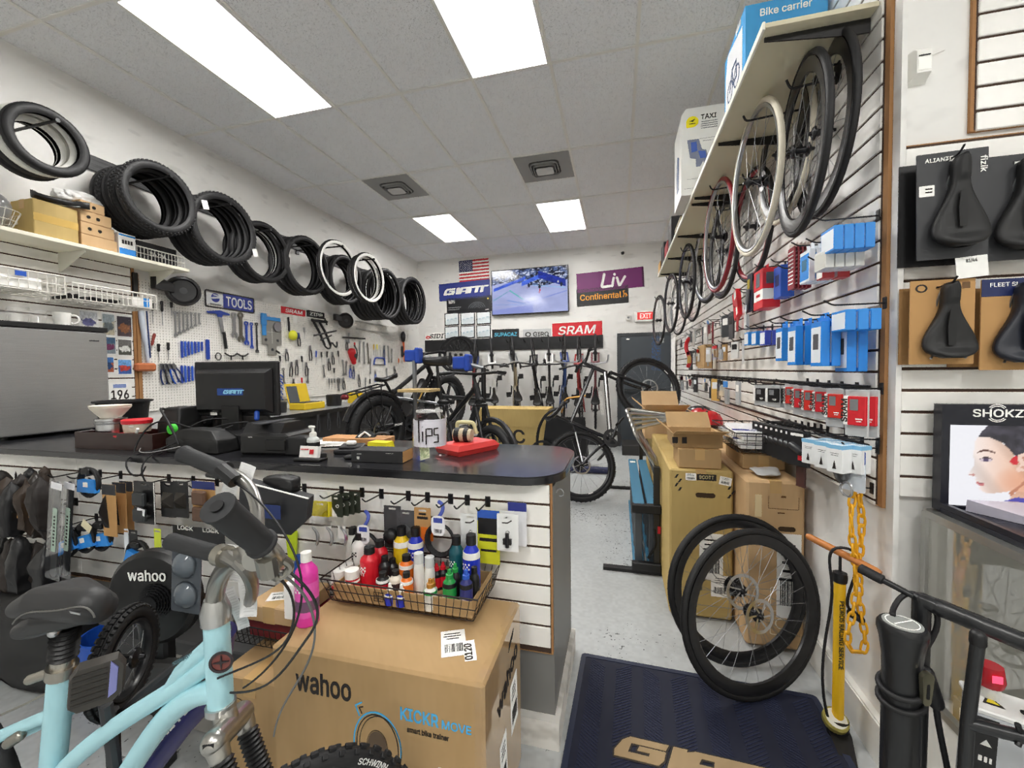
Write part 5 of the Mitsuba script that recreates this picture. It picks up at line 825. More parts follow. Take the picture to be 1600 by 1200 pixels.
for i in range(2): place(wheel(.36, .035, .03, MTB, RUB, 18), 'bicycle_wheel', ['black wheel hung by the back corner behind the bikes', 'second black wheel hung by the back corner, further right'][i], 'wheel', axis_frame((-3.10+.14*i, YB-.20-.07*i, 1.72), (.05, -1, 0)), 'wheels hung by the back corner')
# work stands
for i, (x, y, d, px2, py2) in enumerate([(650, 700, 4.25, 646, 556), (757, 700, 3.9, 722, 567)]):
    b = pt(x, y, d); c = pt(px2, py2, d); t = Thing('work_stand', ['repair stand with a blue clamp behind the fat tired bike', 'repair stand with a blue clamp beside the black bike with the orange hub'][i], 'repair stand', 'bike repair stands'); b[2] = 0; bas = b
    t.add('pole', tube([bas, (b[0], b[1], c[2]-.05)], .022, 10), mt('8d9094', .3, .8) if i == 0 else BLK); t.add('base_plate', bx(.5, .5, .02, .004, base=True), BLK, TP(bas)); t.add('arm', tube([(b[0], b[1], c[2]-.05), c], .02), STL); t.add('clamp', cat(bx(.17, .09, .12, .012, at=c+(0, 0, 0)), bx(.05, .11, .16, .012, at=c+(.07, -.02, 0))), mt('1e3f98', .4)); t.add('clamp_handle', caps(c+(-.1, -.05, 0), c+(-.1, -.05, .09), .014), BLK)
    if i == 0: t.add('tool_tray', bx(.34, .26, .03, .004), mt('b9a070', .6), TP(np.array([b[0]+.1, b[1]-.1, c[2]-.35])))
# cartons and black stroller in front of the hung bikes
gx0, gx1 = at(770, 690, 1, 6.2)[0], at(856, 690, 1, 6.2)[0]
gc2 = carton('long gold bicycle carton with black lettering below the hung bicycles', (gx0-.25, 6.2, .0), (gx1, 6.75, .80), 'cardboard_gold'); gc2.add('lettering', txt('BMC', .2, .62, slant=-.1), INK, FY(gx1-.66, 6.199, .27)); gc2.add('lid_edge', b2((gx0-.26, 6.19, .52), (gx1+.01, 6.2, .80)), 'cardboard_gold')
sb_ = Thing('child_trailer', 'folded black child trailer beside the rearing mountain bike', 'trailer', None, TP(at(880, 720, 1, 5.9)*np.array([1, 1, 0]))); sb_.add('cover', hull([(-.32, -.1, .05), (.36, -.1, .05), (-.28, .2, .05), (.36, .2, .05), (-.22, -.1, .72), (.32, -.1, .74), (-.1, .2, .7), (.3, .2, .7)]), mt('161618', .4)); sb_.add('handle', tube(spl([(-.3, -.13, .15), (-.33, -.14, .55), (-.15, -.13, .82), (.02, -.12, .86)], 6), .02), BLK); sb_.add('wheel', tm(cat(lathe([(.17, -.02), (.2, -.02), (.2, .02), (.17, .02)], 28, closed=True)), T(-.27, -.14, .2) @ R('x', 90)), RUB); sb_.add('bent_tube', bt([(.0, -.14, .8), (.05, -.14, 1.0), (.34, -.14, 1.04)], .014, .06), mt('b98a4a', .3, .8))
one('step_platform', 'low dark step with a pale edge in front of the back door', 'step', b2((.05, 6.9, 0), (.72, 7.5, .16), .004), mt('2c2b2a', .6)); one('floor_tube', 'dark blue roll lying on the floor behind the mountain bike wheel', 'roll', tube([(-.75, 5.6, .05), (-.05, 5.6, .05)], .045, 12), mt('1f2448', .6))
# ---------------- light blue cruiser at the front left
LB_ = mt('a5d3dc', .28, clearcoat=.6); bb_ = Thing('bicycle', 'light blue step-through bicycle with high swept handlebar at the front left', 'bicycle')
H1, H0, S1, S0 = pt(338, 972, .95), pt(345, 1098, .955), pt(97, 1046, 1.05), pt(70, 1335, 1.08); ra, fa = pt(-95, 1235, 1.16), pt(458, 1429, .88)
mid = lambda a, b, t: lerp(a, b, t)
fr_ = cat(tube([H1, H0], .0262, 16), tube([S1, mid(S1, S0, .5), S0], .0265, 16), tube(spl([mid(H1, H0, .42), pt(258, 1085, .985), pt(190, 1128, 1.0), pt(110, 1192, 1.03), mid(S1, S0, .62)], 6), .0205, 14), tube(spl([mid(H1, H0, .85), pt(285, 1098, .98), pt(245, 1140, 1.0), pt(195, 1215, 1.03), S0], 6), .025, 14), tube([mid(H1, H0, .2), pt(283, 1048, .975), pt(258, 1085, .985)], [.018, .016, .012], 12), tube([S0, mid(S0, ra, .3)+(0, -.03, 0), ra+(0, -.055, 0)], .012), tube([S0, ra+(.03, .06, 0)], .012), tube([mid(S1, S0, .22), pt(0, 1150, 1.09), ra+(.02, -.05, .02)], .0155, 12), tube([mid(S1, S0, .26)+(0, .03, 0), pt(10, 1158, 1.16), ra+(.03, .06, .02)], .0135, 12))
bb_.add('frame', fr_, LB_, smooth=45); bb_.add('head_badge', tm(ext(Point(0, 0).buffer(.021, quad_segs=10), .002), FR(pt(346, 1034, .921), *(lambda z: (np.cross([0, 0, 1.], z)/np.linalg.norm(np.cross([0, 0, 1.], z)), [0, 0, 1.], z))(np.array([.5, -.86, 0])))), mt('6e3a34', .4)); 
zb = np.array([.5, -.866, 0]); BM = FR(pt(346, 1034, .919), np.cross([0, 0, 1.], zb), [0, 0, 1.], zb)
bb_.add('badge_star', cat(ext(ring(.024, .019), .003), tm(ext(star(4, .016, .003), .004), I4)), mt('2a2326', .4), BM)
bb_.add('decal', txt('SIGNATURE', .008, .05), mt('3a5a62', .5), FR(pt(290, 1030, .952), (.78, .5, .38), (-.3, -.2, .93), (.45, -.87, -.05)))
bb_.add('headset_cone', tube([H1, mid(H1, H0, -.14), mid(H1, H0, -.30)], [.030, .031, .022], 18), mt('c2c2c0', .25, .9)); bb_.add('headset_ring', tube([H0, mid(H1, H0, 1.08)], .031, 18), mt('c2c2c0', .25, .9))
C_ = pt(400, 862, .77); bb_.add('stem', tube(spl([mid(H1, H0, -.25), pt(339, 915, .93), pt(352, 888, .89), pt(378, 868, .82), C_], 6), [.019]*25, 14), mt('b4b2ac', .25, .95), smooth=True)
bb_.add('stem_clamp', tm(cyl(.026, .05, 16, at=(0, 0, -.025)), (lambda M: (M.__setitem__((slice(0, 3), 3), C_), M)[1])(axz(pt(385, 790, .86)-pt(425, 880, .66)))), mt('b4b2ac', .25, .95))
bar_n = spl([C_, pt(430, 880, .68), pt(432, 872, .60), pt(408, 848, .545)], 6); bar_f = spl([C_, pt(402, 800, .84), pt(385, 756, .88), pt(352, 737, .885)], 6)
bb_.add('handlebar', cat(tube(bar_n, .0125, 12), tube(bar_f, .0125, 12)), mt('a9a7a2', .22, .95), smooth=True)
GRM = mt('222325', .65)
for a, b, r0 in ((pt(410, 850, .548), pt(340, 792, .475), .0172), (pt(352, 736, .885), pt(287, 709, .93), .0172)): bb_.add('grip', tube([a, mid(a, b, .04), mid(a, b, .06), mid(a, b, .93), mid(a, b, .95), b, mid(a, b, 1.005)], [r0*1.15, r0*1.15, r0, r0*1.02, r0*1.12, r0*1.12, r0*.8], 18), GRM, smooth=40)
bb_.add('grip_cap', tm(cyl(.0075, .002, 12), (lambda M: (M.__setitem__((slice(0, 3), 3), pt(339.5, 791.5, .473)), M)[1])(axz(pt(340, 792, .475)-pt(410, 850, .548)))), BLK)
bb_.add('brake_lever', cat(tube(spl([pt(408, 868, .56), pt(438, 872, .60), pt(452, 890, .62), pt(444, 898, .62), pt(428, 884, .60)], 5), .006, 8), tube([pt(415, 868, .565), pt(420, 895, .58)], .014, 10)), mt('9b988f', .25, .95)); bb_.add('brake_lever', cat(tube(spl([pt(362, 748, .88), pt(345, 745, .9), pt(325, 742, .93)], 5), .006, 8), tube([pt(345, 733, .88), pt(368, 752, .87)], .016, 10)), BLK)
for i, q in enumerate([[pt(452, 893, .62), pt(490, 935, .63), pt(478, 1000, .70), pt(430, 1060, .80), pt(360, 1082, .90)], [pt(425, 890, .60), pt(475, 930, .66), pt(492, 985, .72), pt(450, 1090, .86), pt(428, 1150, .93)], [pt(420, 895, .6), pt(455, 930, .68), pt(455, 985, .76), pt(400, 1035, .88), pt(340, 1060, .93)], [pt(360, 752, .88), pt(420, 800, .82), pt(470, 900, .78), pt(460, 980, .8), pt(380, 1075, .9)]]): bb_.add('brake_cable', tube(spl(q, 10), .0022, 6), BLK if i != 1 else mt('7d7d7c', .35, .5), smooth=True)
fd = fa-H0; fdir = fd/np.linalg.norm(fd); side = np.cross(fdir, [0, 0, 1.]); side = np.array([.5, -.86, 0])-fdir*np.dot([.5, -.86, 0], fdir); side /= np.linalg.norm(side)
cwn = H0+fdir*.055
bb_.add('fork_crown', cat(caps(cwn+side*.06, cwn-side*.06, .026, .026, 2), *[caps(cwn+side*.058*s, cwn+side*.058*s+fdir*.03, .024, .021, 2) for s in (1, -1)], tube([H0, cwn], .024, 14)), mt('b4b2ac', .28, .95), smooth=True); bb_.add('crown_badge', bx(.022, .002, .016), BLK, FR(cwn+side*.083, np.cross(side, [0, 0, 1.])*-1, side, [0, 0, 1.]))
for s in (1, -1):
    b0 = cwn+side*.058*s+fdir*.04; pr = [b0+fdir*.005*i for i in range(26)]; bb_.add('fork_boot', tube(pr, [.024 if (i//1) % 2 else .0195 for i in range(26)], 14), BLK); bb_.add('fork_leg', tube([b0+fdir*.12, fa+side*.06*s], .019, 12), LB_)
NW = -FW*.75+RT*.66; NW[2] = .1; NW /= np.linalg.norm(NW); whp = wheel(.30, .045, .02, mt('b9bbbd', .25, .9), RUB, 20, knob=True, pre='front_wheel')
for p_ in whp: bb_.add(p_[0].split('__')[-1] if '__' in p_[0] else 'front_wheel', p_[1], p_[2], axis_frame(fa, NW), under=(bb_.k+'__front_wheel') if '__' in p_[0] else None, **(p_[3] if len(p_) > 3 else {}))
m_ = rimtext('SCHWINN', .012, .2755, .085, 90); up_ = axis_frame(fa, NW); 
za = up_[:3, 2]; ya = UP+1.3*FW; ya = ya-za*(ya@za); ya /= np.linalg.norm(ya); bb_.add('tire_lettering', m_, mt('c9c9c6', .5), FR(fa+za*.0228, np.cross(ya, za), ya, za))
wsd = np.cross((S0-ra)/np.linalg.norm(S0-ra), [0, 0, 1.]); whp = wheel(.315, .05, .02, mt('8f8a72', .4, .6), RUB, 20, pre='rear_wheel')
for p_ in whp: bb_.add(p_[0].split('__')[-1] if '__' in p_[0] else 'rear_wheel', p_[1], p_[2], axis_frame(ra, wsd), under=(bb_.k+'__rear_wheel') if '__' in p_[0] else None, **(p_[3] if len(p_) > 3 else {}))
sp1 = pt(104, 975, 1.045); sdir = (S1-S0)/np.linalg.norm(S1-S0)
bb_.add('seat_clamp', cat(tube([S1-sdir*.015, S1+sdir*.012], .031, 16), caps(S1+(-.02, -.02, 0), S1+(-.06, -.03, -.015), .012)), mt('a9a49a', .28, .9)); bb_.add('seatpost', tube([S1, S1+sdir*.03], .0235, 14), mt('b9b4aa', .25, .95)); pr = [S1+sdir*(.03+.006*i) for i in range(15)]; bb_.add('seatpost_boot', tube(pr, [.030 if i % 2 else .024 for i in range(15)], 14), BLK); bb_.add('post_bolt', caps(S1+sdir*.13+(.02, -.03, 0), S1+sdir*.13+(.03, -.04, 0), .012), CHR)
SB = [(pt(30, 950, 1.0), .022), (pt(60, 940, 1.0), .035), (pt(140, 945, .99), .042), (pt(152, 948, 1.06), .040), (pt(142, 940, 1.17), .040), (pt(60, 936, 1.16), .034), (pt(118, 930, 1.08), .044)]
sd2 = hull(np.vstack([sphere(r_, 3, at=p_).vertices for p_, r_ in SB])); bb_.add('saddle', sd2, mt('2a2a2b', .48), smooth=True)
sk_ = hull(np.vstack([sphere(.02, 2, at=p_).vertices for p_ in (pt(35, 985, 1.0), pt(60, 968, .985), pt(130, 962, .985), pt(135, 962, 1.12), pt(50, 985, 1.1))])); bb_.add('saddle_skirt', sk_, mt('1c1c1d', .4), smooth=True); bb_.add('saddle_piping', tube(spl([pt(20, 975, .97), pt(42, 958, .962), pt(95, 953, .952), pt(135, 950, .952), pt(148, 965, .955)], 8), .0022, 6), mt('5b5a57', .5), smooth=True)
bb_.add('saddle_badge', bx(.035, .001, .005), CHR, TP(pt(117, 958, .945)))
bb_.add('rear_brake', cat(caps(pt(15, 1160, 1.06), pt(30, 1150, 1.06), .014), tube([pt(0, 1118, 1.08), pt(40, 1100, 1.06), pt(90, 1075, 1.04)], .003)), mt('9b988f', .3, .9))
# second bike behind it: dark grip, purple down tube, knobby wheel, pedal
kb = Thing('bicycle', 'dark purple bicycle mostly hidden behind the light blue one', 'bicycle'); PUR = mt('2b2760', .3)
kb.add('down_tube', tube([pt(335, 1075, 1.12), pt(285, 1130, 1.12), pt(205, 1235, 1.14)], .033, 14), PUR); kb.add('lettering', txt('UNITE', .028, .13), PAP, FR(pt(268, 1140, 1.082), (.62, .33, .72), (-.66, -.3, .69), (.45, -.89, .02))); kb.add('frame_tube', tube([pt(318, 1010, 1.08), pt(225, 1085, 1.12), pt(150, 1160, 1.15)], .017, 10), mt('242427', .35))
g0, g1 = pt(348, 868, .83), pt(268, 846, .9); kb.add('grip', tube([g0, mid(g0, g1, .95), g1], [.0165, .0175, .018], 16), GRM, smooth=40); kb.add('grip_collar', cat(tube([mid(g0, g1, -.06), mid(g0, g1, .06)], .0215, 16)), mt('a9a59a', .3, .9)); kb.add('handlebar', tube(spl([g0, pt(378, 884, .80), pt(392, 905, .84), pt(352, 985, 1.0)], 6), .013, 10), mt('8f8d88', .3, .9)); kb.add('head_tube', tube([pt(352, 985, 1.0), pt(338, 1075, 1.12)], .024, 12), PUR)
whp = wheel(.145, .042, .015, MTB, RUB, 16, knob=True, pre='rear_wheel')
for p_ in whp: kb.add(p_[0].split('__')[-1] if '__' in p_[0] else 'rear_wheel', p_[1], p_[2], axis_frame(pt(195, 1030, 1.22), RT*.97+FW*.25), under=(kb.k+'__rear_wheel') if '__' in p_[0] else None, **(p_[3] if len(p_) > 3 else {}))
PM = FR(pt(153, 1062, .98), RT*.75+FW*.62, np.array([0, 0, 1.])*.97+RT*.12, -FW*.75+RT*.62)
kb.add('pedal', hull([(x*s, y, z) for s in (1, -1) for x, y, z in ((.034, .058, 0), (.05, .03, 0), (.05, -.04, 0), (.03, -.062, 0), (.034, .05, .024), (.046, .03, .024), (.046, -.038, .024), (.03, -.055, .024))]), mt('3a3733', .55), PM); kb.add('pedal_ridges', cat(*[tm(bx(.06, .006, .004), T(-.012, -.035+.014*i, .025)) for i in range(6)]), mt('2a2825', .6), PM, kind='stuff'); kb.add('reflector', hull([(.022, .05, .02), (.038, .03, .02), (.038, -.03, .02), (.022, -.04, .02), (.022, .05, .028), (.036, .03, .028), (.036, -.03, .028), (.022, -.04, .028)]), mt('7d7fb5', .3), PM); kb.add('crank_arm', tube([pt(165, 1100, 1.0), pt(185, 1230, 1.05)], .014), DKG); kb.add('frame_tube', tube([pt(175, 1110, 1.1), pt(180, 1250, 1.12)], .016), BLK)

q0, q1 = pt(682, 556, 4.3), pt(700, 690, 4.35); t = Thing('bicycle', 'dark bicycle held by its seat post in the clamp, wide black saddle on top', 'bicycle'); t.add('saddle', saddle(.2, .27, .06, False), mt('1c1c1d', .4), TP(q0) @ R('z', -15) @ S(1.25), smooth=True); t.add('seatpost', tube([q0-(0, 0, .03), q0-(-.02, 0, .30)], .016), BLK); t.add('seat_tube', tube([q0-(-.02, 0, .25), q1-(0, 0, .2)], .024), BLK); t.add('top_tube', tube([q0-(-.03, 0, .42), q0+(.45, .5, -.50)], .02), BLK); t.add('silver_stay', tube([q0-(-.02, 0, .50), q0+(-.40, -.2, -.42)], .012), STL)
# ================= goods on the counter, its front, the basket
def onc(px, py, z=ZT): return at(px, py, 2, z)
CT = lambda x, y, rz=0, z=ZT: T(x, y, z+.0008) @ R('z', rz)
tray = Thing('wooden_tray', 'dark brown wooden tray box at the front edge of the counter', 'tray', None, CT(-2.52, 1.60, 2)); WD = mt('2a1512', .35)
tray.add('base', bx(.52, .17, .008, base=True), WD)
for a, b, c, d in ((.52, .01, 0, -.08), (.52, .01, 0, .08), (.01, .16, -.255, 0), (.01, .16, .255, 0)): tray.add('side', bx(a, b, .085, .002, at=(c, d, .0425)), WD)
bn = Thing('waste_bin', 'black plastic bin with a wide rim behind the coffee canister', 'bin', None, CT(-2.98, 1.86)); bn.add('shell', lathe([(0, 0), (.10, 0), (.125, .21), (.142, .215), (.142, .225), (.12, .225), (.097, .006), (0, .006)], 28), BLK, smooth=40)
cn = Thing('canister', 'brushed steel coffee canister holding a stack of paper filters', 'canister', None, CT(-2.66, 1.60, z=ZT+.009)); cn.add('body', lathe([(0, 0), (.062, 0), (.062, .125), (.066, .128), (.066, .14), (.055, .142), (0, .142)], 28), CHR, smooth=40); cn.add('clasp_ring', lathe([(.063, .11), (.067, .112), (.067, .118), (.063, .12)], 28, closed=True), STL)
fl_ = lathe([(0, 0), (.042, 0), (.085, .055), (.083, .056), (.040, .003), (0, .003)], 40)
for i in range(3):
    m = fl_.copy(); a = np.arctan2(m.vertices[:, 1], m.vertices[:, 0]); rr = np.hypot(m.vertices[:, 0], m.vertices[:, 1]); k = 1+.035*np.sin(a*20+i)*(rr > .05); m.vertices[:, 0] *= k; m.vertices[:, 1] *= k
    one('coffee_filter', f'white pleated paper coffee filter, {["lowest", "middle", "topmost"][i]} on the steel canister', 'coffee filter', m, mt('e6e0d2', .8), T(-2.66, 1.60, ZT+.153+.006*i), 'coffee filters on the canister', smooth=25)
for i, (x, y, c, z) in enumerate([(-2.50, 1.58, RED, ZT+.009), (-2.47, 1.60, RED, ZT+.082), (-2.50, 1.84, RED, ZT+.09)]):
    t = Thing('food_tub', ['red lidded round tub in the wooden tray', 'red lidded tub stacked on the other tub in the tray', 'red lidded tub behind the tray by the black bag'][i], 'tub', 'red lidded tubs', CT(x, y, z=z)); t.add('tub', lathe([(0, 0), (.055, 0), (.06, .045), (.0, .045)], 22), mt('c9b9a8', .3)); t.add('lid', lathe([(0, .044), (.064, .044), (.066, .062), (.058, .068), (0, .068)], 22), c, smooth=40)
one('yellow_cup', 'small yellow cup behind the red lidded tubs', 'cup', cup(.035, .08), mt('d8d02c', .45), CT(-2.38, 1.75), smooth=40); one('plastic_spoon', 'white plastic spoon leaning out of the tray', 'spoon', [tube([(-2.44, 1.56, ZT+.02), (-2.36, 1.53, ZT+.11)], .006), sphere(.016, 1, (1, 1, .4), at=(-2.445, 1.56, ZT+.115))], PAP, kind='stuff')
one('storage_tub', 'tall dark lunch tub supporting the rear red tub', 'tub', lathe([(0, 0), (.055, 0), (.058, .088), (0, .088)], 20), DKG, CT(-2.50, 1.84))
# dark bags and boxes
def soft(pts, seed, amp=.02, sub=3):
    h = hull(pts).subdivide().subdivide(); h = h.subdivide() if sub > 2 else h; h.vertices += h.vertex_normals*((meshkit.fbm(h.vertices*9, 3, seed)-.5)*amp*2)[:, None]; return h
for i, (x, y, w, d, h, lab) in enumerate([(-2.33, 1.72, .16, .14, .2, 'slumped black cloth bag behind the wooden tray'), (-2.17, 1.96, .22, .2, .27, 'tall black equipment bag between the tray and the monitor'), (-2.0, 1.58, .32, .13, .11, 'low black card reader base in front of the monitor')]):
    one('black_bag' if i < 2 else 'card_reader', lab, 'bag' if i < 2 else 'card reader', soft([(sx*w/2*k, sy*d/2*k, z) for sx in (-1, 1) for sy in (-1, 1) for z, k in ((0, 1), (h*.6, .95), (h, .62))], i, .015), mt('131314', .5), CT(x, y), smooth=True)
rd = Thing('receipt_printer', 'black receipt printer with a pale box on top left of the monitor', 'printer', None, CT(-2.42, 2.0)); rd.add('body', bx(.2, .2, .19, .01, base=True), BLK); rd.add('knob', sphere(.05, 2, (1, 1, .8), at=(-.03, 0, .2)), BLK, smooth=True); rd.add('lens_ring', tm(lathe([(.0, 0), (.04, 0), (.045, .015), (.03, .03), (0, .03)], 18), T(.06, -.1, .12) @ R('x', 90)), DKG); rd.add('pale_box', bx(.12, .10, .08, .003, base=True), mt('5d564c', .6), T(.17, 0, .12)); rd.add('support', bx(.1, .1, .12, base=True), BLK, T(.17, 0, 0)); rd.add('lid_box', bx(.08, .06, .03, base=True), BLK, T(.16, 0, .2))
one('green_roll', 'bright green tape roll beside the black bag under the cables', 'tape', lathe([(.012, 0), (.026, 0), (.026, .02), (.012, .02)], 20, closed=True), mt('4cd040', .5), FR((-2.24, 1.62, ZT+.10), (1, 0, 0), (0, 0, 1), (0, -1, 0)))
mo_ = Thing('computer_monitor', 'black computer monitor seen from behind with a small blue maker sticker', 'monitor', None, FR((-2.04, 1.80, ZT), (.985, .16, 0), (-.16, .985, 0), (0, 0, 1))); 
mo_.add('panel', bx(.49, .03, .30, .006), BLK, T(0, .02, .30)); mo_.add('rear_shell', hull([(sx*.22, -.0, z) for sx in (-1, 1) for z in (.17, .41)]+[(sx*.2, -.035, z) for sx in (-1, 1) for z in (.19, .385)]), mt('151517', .4)); mo_.add('top_ridge', bx(.30, .004, .004), DKG, T(0, -.036, .40)); mo_.add('sticker', bx(.15, .001, .038), mt('12408a', .4), T(0, -.0358, .285)); mo_.add('lettering', giant(.022, .0006).apply_scale((.75, 1, 1)), mt('8fd0ee', .4), FR((.02, -.0366, .285), (1, 0, 0), (0, 0, 1), (0, -1, 0)))
mo_.add('stand_neck', bx(.10, .03, .16, .004), BLK, T(0, -.03, .13)); mo_.add('stand_base', bx(.24, .19, .05, .01, base=True), BLK, T(0, -.02, 0)); mo_.add('serial_label', bx(.04, .001, .02), PAP, T(-.13, -.001, .165)); mo_.add('video_plug', caps((.14, -.02, .17), (.145, -.03, .14), .013), BLU)
mo_.add('base_drawer', bx(.40, .26, .08, .008, base=True), mt('18181a', .4), T(.03, -.06, .0))
for i, q in enumerate([[(-2.0, 1.72, 1.16), (-2.1, 1.55, 1.10), (-2.2, 1.5, 1.03), (-2.25, 1.41, 1.0), (-2.2, 1.40, .93), (-2.15, 1.42, .97)], [(-1.85, 1.7, 1.15), (-2.0, 1.6, 1.12), (-2.1, 1.5, 1.06), (-2.12, 1.42, 1.02), (-2.1, 1.40, .88)], [(-1.95, 1.7, 1.13), (-2.05, 1.55, 1.14), (-2.25, 1.52, 1.15), (-2.3, 1.48, 1.05), (-2.1, 1.46, 1.03)], [(-2.45, 1.75, 1.2), (-2.3, 1.6, 1.22), (-2.15, 1.52, 1.18), (-2.05, 1.5, 1.06)], [(-2.3, 1.5, 1.035), (-2.2, 1.44, 1.03), (-2.0, 1.47, 1.06)]]): one('cable', ['black cable looping over the counter edge below the monitor', 'black cable hanging straight down the counter front', 'black cable arched in front of the black bag', 'thick black cable arch left of the monitor', 'thin grey cable along the counter edge'][i], 'cable', tube(spl(q, 10), [.0035, .0035, .004, .006, .0025][i], 6), RUB if i != 4 else mt('8c8c8c', .4), None, 'cables under the monitor', smooth=True)
cb = Thing('label_printer', 'black label printer with a rounded lid beside the hand sanitizer', 'printer', None, CT(-1.62, 1.66, 6)); cb.add('body', bx(.25, .22, .10, .012, base=True), mt('161617', .4)); cb.add('lid', hull([(sx*.10, y, z) for sx in (-1, 1) for y, z in ((-.09, .10), (.1, .10), (-.06, .145), (.06, .145))]), mt('1b1b1d', .35), T(-.02, .0, 0)); cb.add('lid_band', bx(.06, .23, .004), DKG, T(-.02, 0, .146)); cb.add('output_slot', bx(.10, .012, .05, .003), mt('0b0b0c', .3), T(.07, -.113, .05)); cb.add('side_tray', bx(.11, .09, .085, .006, base=True), mt('18181a', .35), T(.16, -.06, 0)); cb.add('badge', bx(.02, .001, .004), CHR, T(-.06, -.1125, .085))
def bottle(label, r, h, body, cap, M, lab=None, pump=None, neck=.5, caph=None, group=None, text=None, name='bottle', tcol=None, band=None, tip=False, cat_='bottle', checker=False):
    t = Thing(name, label, cat_, group, M); ch = caph or h*.16; bh = h-ch; tip_ = tip
    t.add('body', lathe([(0, 0), (r*.94, 0), (r, .004), (r, bh*.78), (r*.92, bh*.86), (r*neck*1.05, bh*.97), (r*neck, bh), (0, bh)], 22), body, smooth=35)
    if tip_: t.add('nozzle', lathe([(0, bh), (r*.56, bh), (r*.54, bh+ch*.45), (r*.34, bh+ch*.52), (r*.26, h*.998), (0, h)], 16), cap, smooth=35)
    else: t.add('cap', lathe([(0, bh-.001), (r*neck*1.15, bh-.001), (r*neck*1.12, h*.995), (r*neck*.9, h), (0, h)], 18), cap, smooth=35)
    if lab: t.add('label', lathe([(r+.0003, bh*.15), (r+.0006, bh*.16), (r+.0006, bh*.68), (r+.0003, bh*.69)], 22, closed=True), lab, smooth=35)
    if band: t.add('shoulder_band', lathe([(r+.0003, bh*.74), (r+.0006, bh*.75), (r*.93+.0008, bh*.865), (r*.9, bh*.865)], 22, closed=True), band, smooth=35)
    if text:
        m = txt(text, r*.42, min(r*1.35, r*.4*len(text)), .0004); v = m.vertices.copy(); a = v[:, 0]/r; m.vertices = np.stack([(r+.0009+v[:, 2])*np.sin(a), -(r+.0009+v[:, 2])*np.cos(a), v[:, 1]+bh*.42], 1); t.add('lettering', m, tcol or PAP, R('z', -28))
    if checker:
        l = []
        for i in range(5):
            for j in range(3):
                if (i+j) % 2 == 0: a = (i-2)*.22+.3; l.append(tm(bx(r*.19, .0008, r*.19), R('z', math.degrees(a)-38) @ T(0, -r-.0005, bh*(.56+.045*j)) @ T(0, 0, r*.1*(i-2)*.3)))
        t.add('checker_print', cat(l), BLK if body in (WHT, PAP) else PAP, kind='stuff')
    return t
hs = bottle('clear hand sanitizer bottle with a white pump and black label on the counter', .028, .105, mt('c9cdca', .1), WHT, CT(-1.37, 1.60), lab=BLK, caph=.014); hs.add('pump', cat(cyl(.006, .03, 10, at=(0, 0, .10)), bx(.032, .016, .012, .004, at=(-.006, 0, .132)), cyl(.012, .012, 12, at=(0, 0, .096))), WHT); hs.add('lower_label', lathe([(.0288, .012), (.0292, .013), (.0292, .035), (.0288, .036)], 22, closed=True), PAP)
ch_ = Thing('card_holder', 'black card holder with white business cards in front of the sanitizer', 'card holder', None, CT(-1.305, 1.505, 2)); ch_.add('tray', cat(bx(.13, .06, .012, .003, base=True), bx(.13, .008, .03, .002, base=True, at=(0, .02, 0))), BLK); ch_.add('cards', bx(.09, .02, .05, base=True), PAP, T(-.005, .0, .012) @ R('x', -12)); ch_.add('print', cat(bx(.04, .0005, .004, at=(-.015, 0, .01)), bx(.02, .0005, .02, at=(.02, 0, 0))), RED, T(-.005, -.0115, .04) @ R('x', -12))
rl = Thing('paper_tray', 'white papers fanned behind the sanitizer bottle', 'papers', None, CT(-1.50, 1.85, 25)); 
for i in range(4): rl.add('sheet', bx(.2, .15, .002), PAP, T(.01*i, .008*i, .004+.004*i) @ R('z', 6*i))
one('cleat_tray', 'open black plastic tray holding a white clip beside the business cards', 'tray', [bx(.14, .10, .02, .004, base=True), tm(bx(.11, .06, .012, .004), T(0, 0, .03) @ R('x', 10))], mt('232326', .4), CT(-1.235, 1.70, 12), kind='stuff'); one('plastic_clip', 'white and black clip on the black tray beside the sanitizer', 'clip', bx(.045, .03, .02, .006), PAP, CT(-1.24, 1.70, 15, ZT+.046))
bd = Thing('wooden_board', 'orange wooden board lying on the counter behind the sanitizer', 'board', None, CT(-1.36, 1.93, 3)); pm('wood_board', lambda p, n, uv: mikit.mix((.52, .27, .12), (.38, .18, .07), mikit.noise(p.x*5, p.y*70, 1.)), .45); bd.add('board', bx(.36, .12, .035, .003, base=True), 'wood_board')
pdl = Thing('derailleur', 'black derailleur with a white cage part on the orange board', 'bike part', None, CT(-1.31, 1.92, 20, ZT+.036)); pdl.add('body', soft([(-.05, -.02, 0), (.05, -.02, 0), (-.05, .03, 0), (.05, .03, 0), (-.02, 0, .035), (.03, 0, .03)], 5, .006), BLK); pdl.add('white_link', tube([(-.03, -.03, .005), (.0, -.02, .03), (.03, -.025, .008)], .006), PAP); pdl.add('cage', tube(spl([(.05, 0, .01), (.09, 0, .02), (.12, .01, .008)], 5), .006), DKG)
yb = Thing('product_box', 'yellow cleat box with slanted side lying on the counter', 'box', None, CT(-1.10, 1.735, -4)); yb.add('body', hull([(-.055, -.035, 0), (.055, -.035, 0), (-.055, .035, 0), (.055, .035, 0), (-.055, -.03, .05), (.045, -.03, .05), (-.055, .03, .05), (.045, .03, .05)]), mt('e3d61c', .45)); yb.add('white_patch', bx(.035, .001, .02), PAP, T(-.03, -.0345, .018))
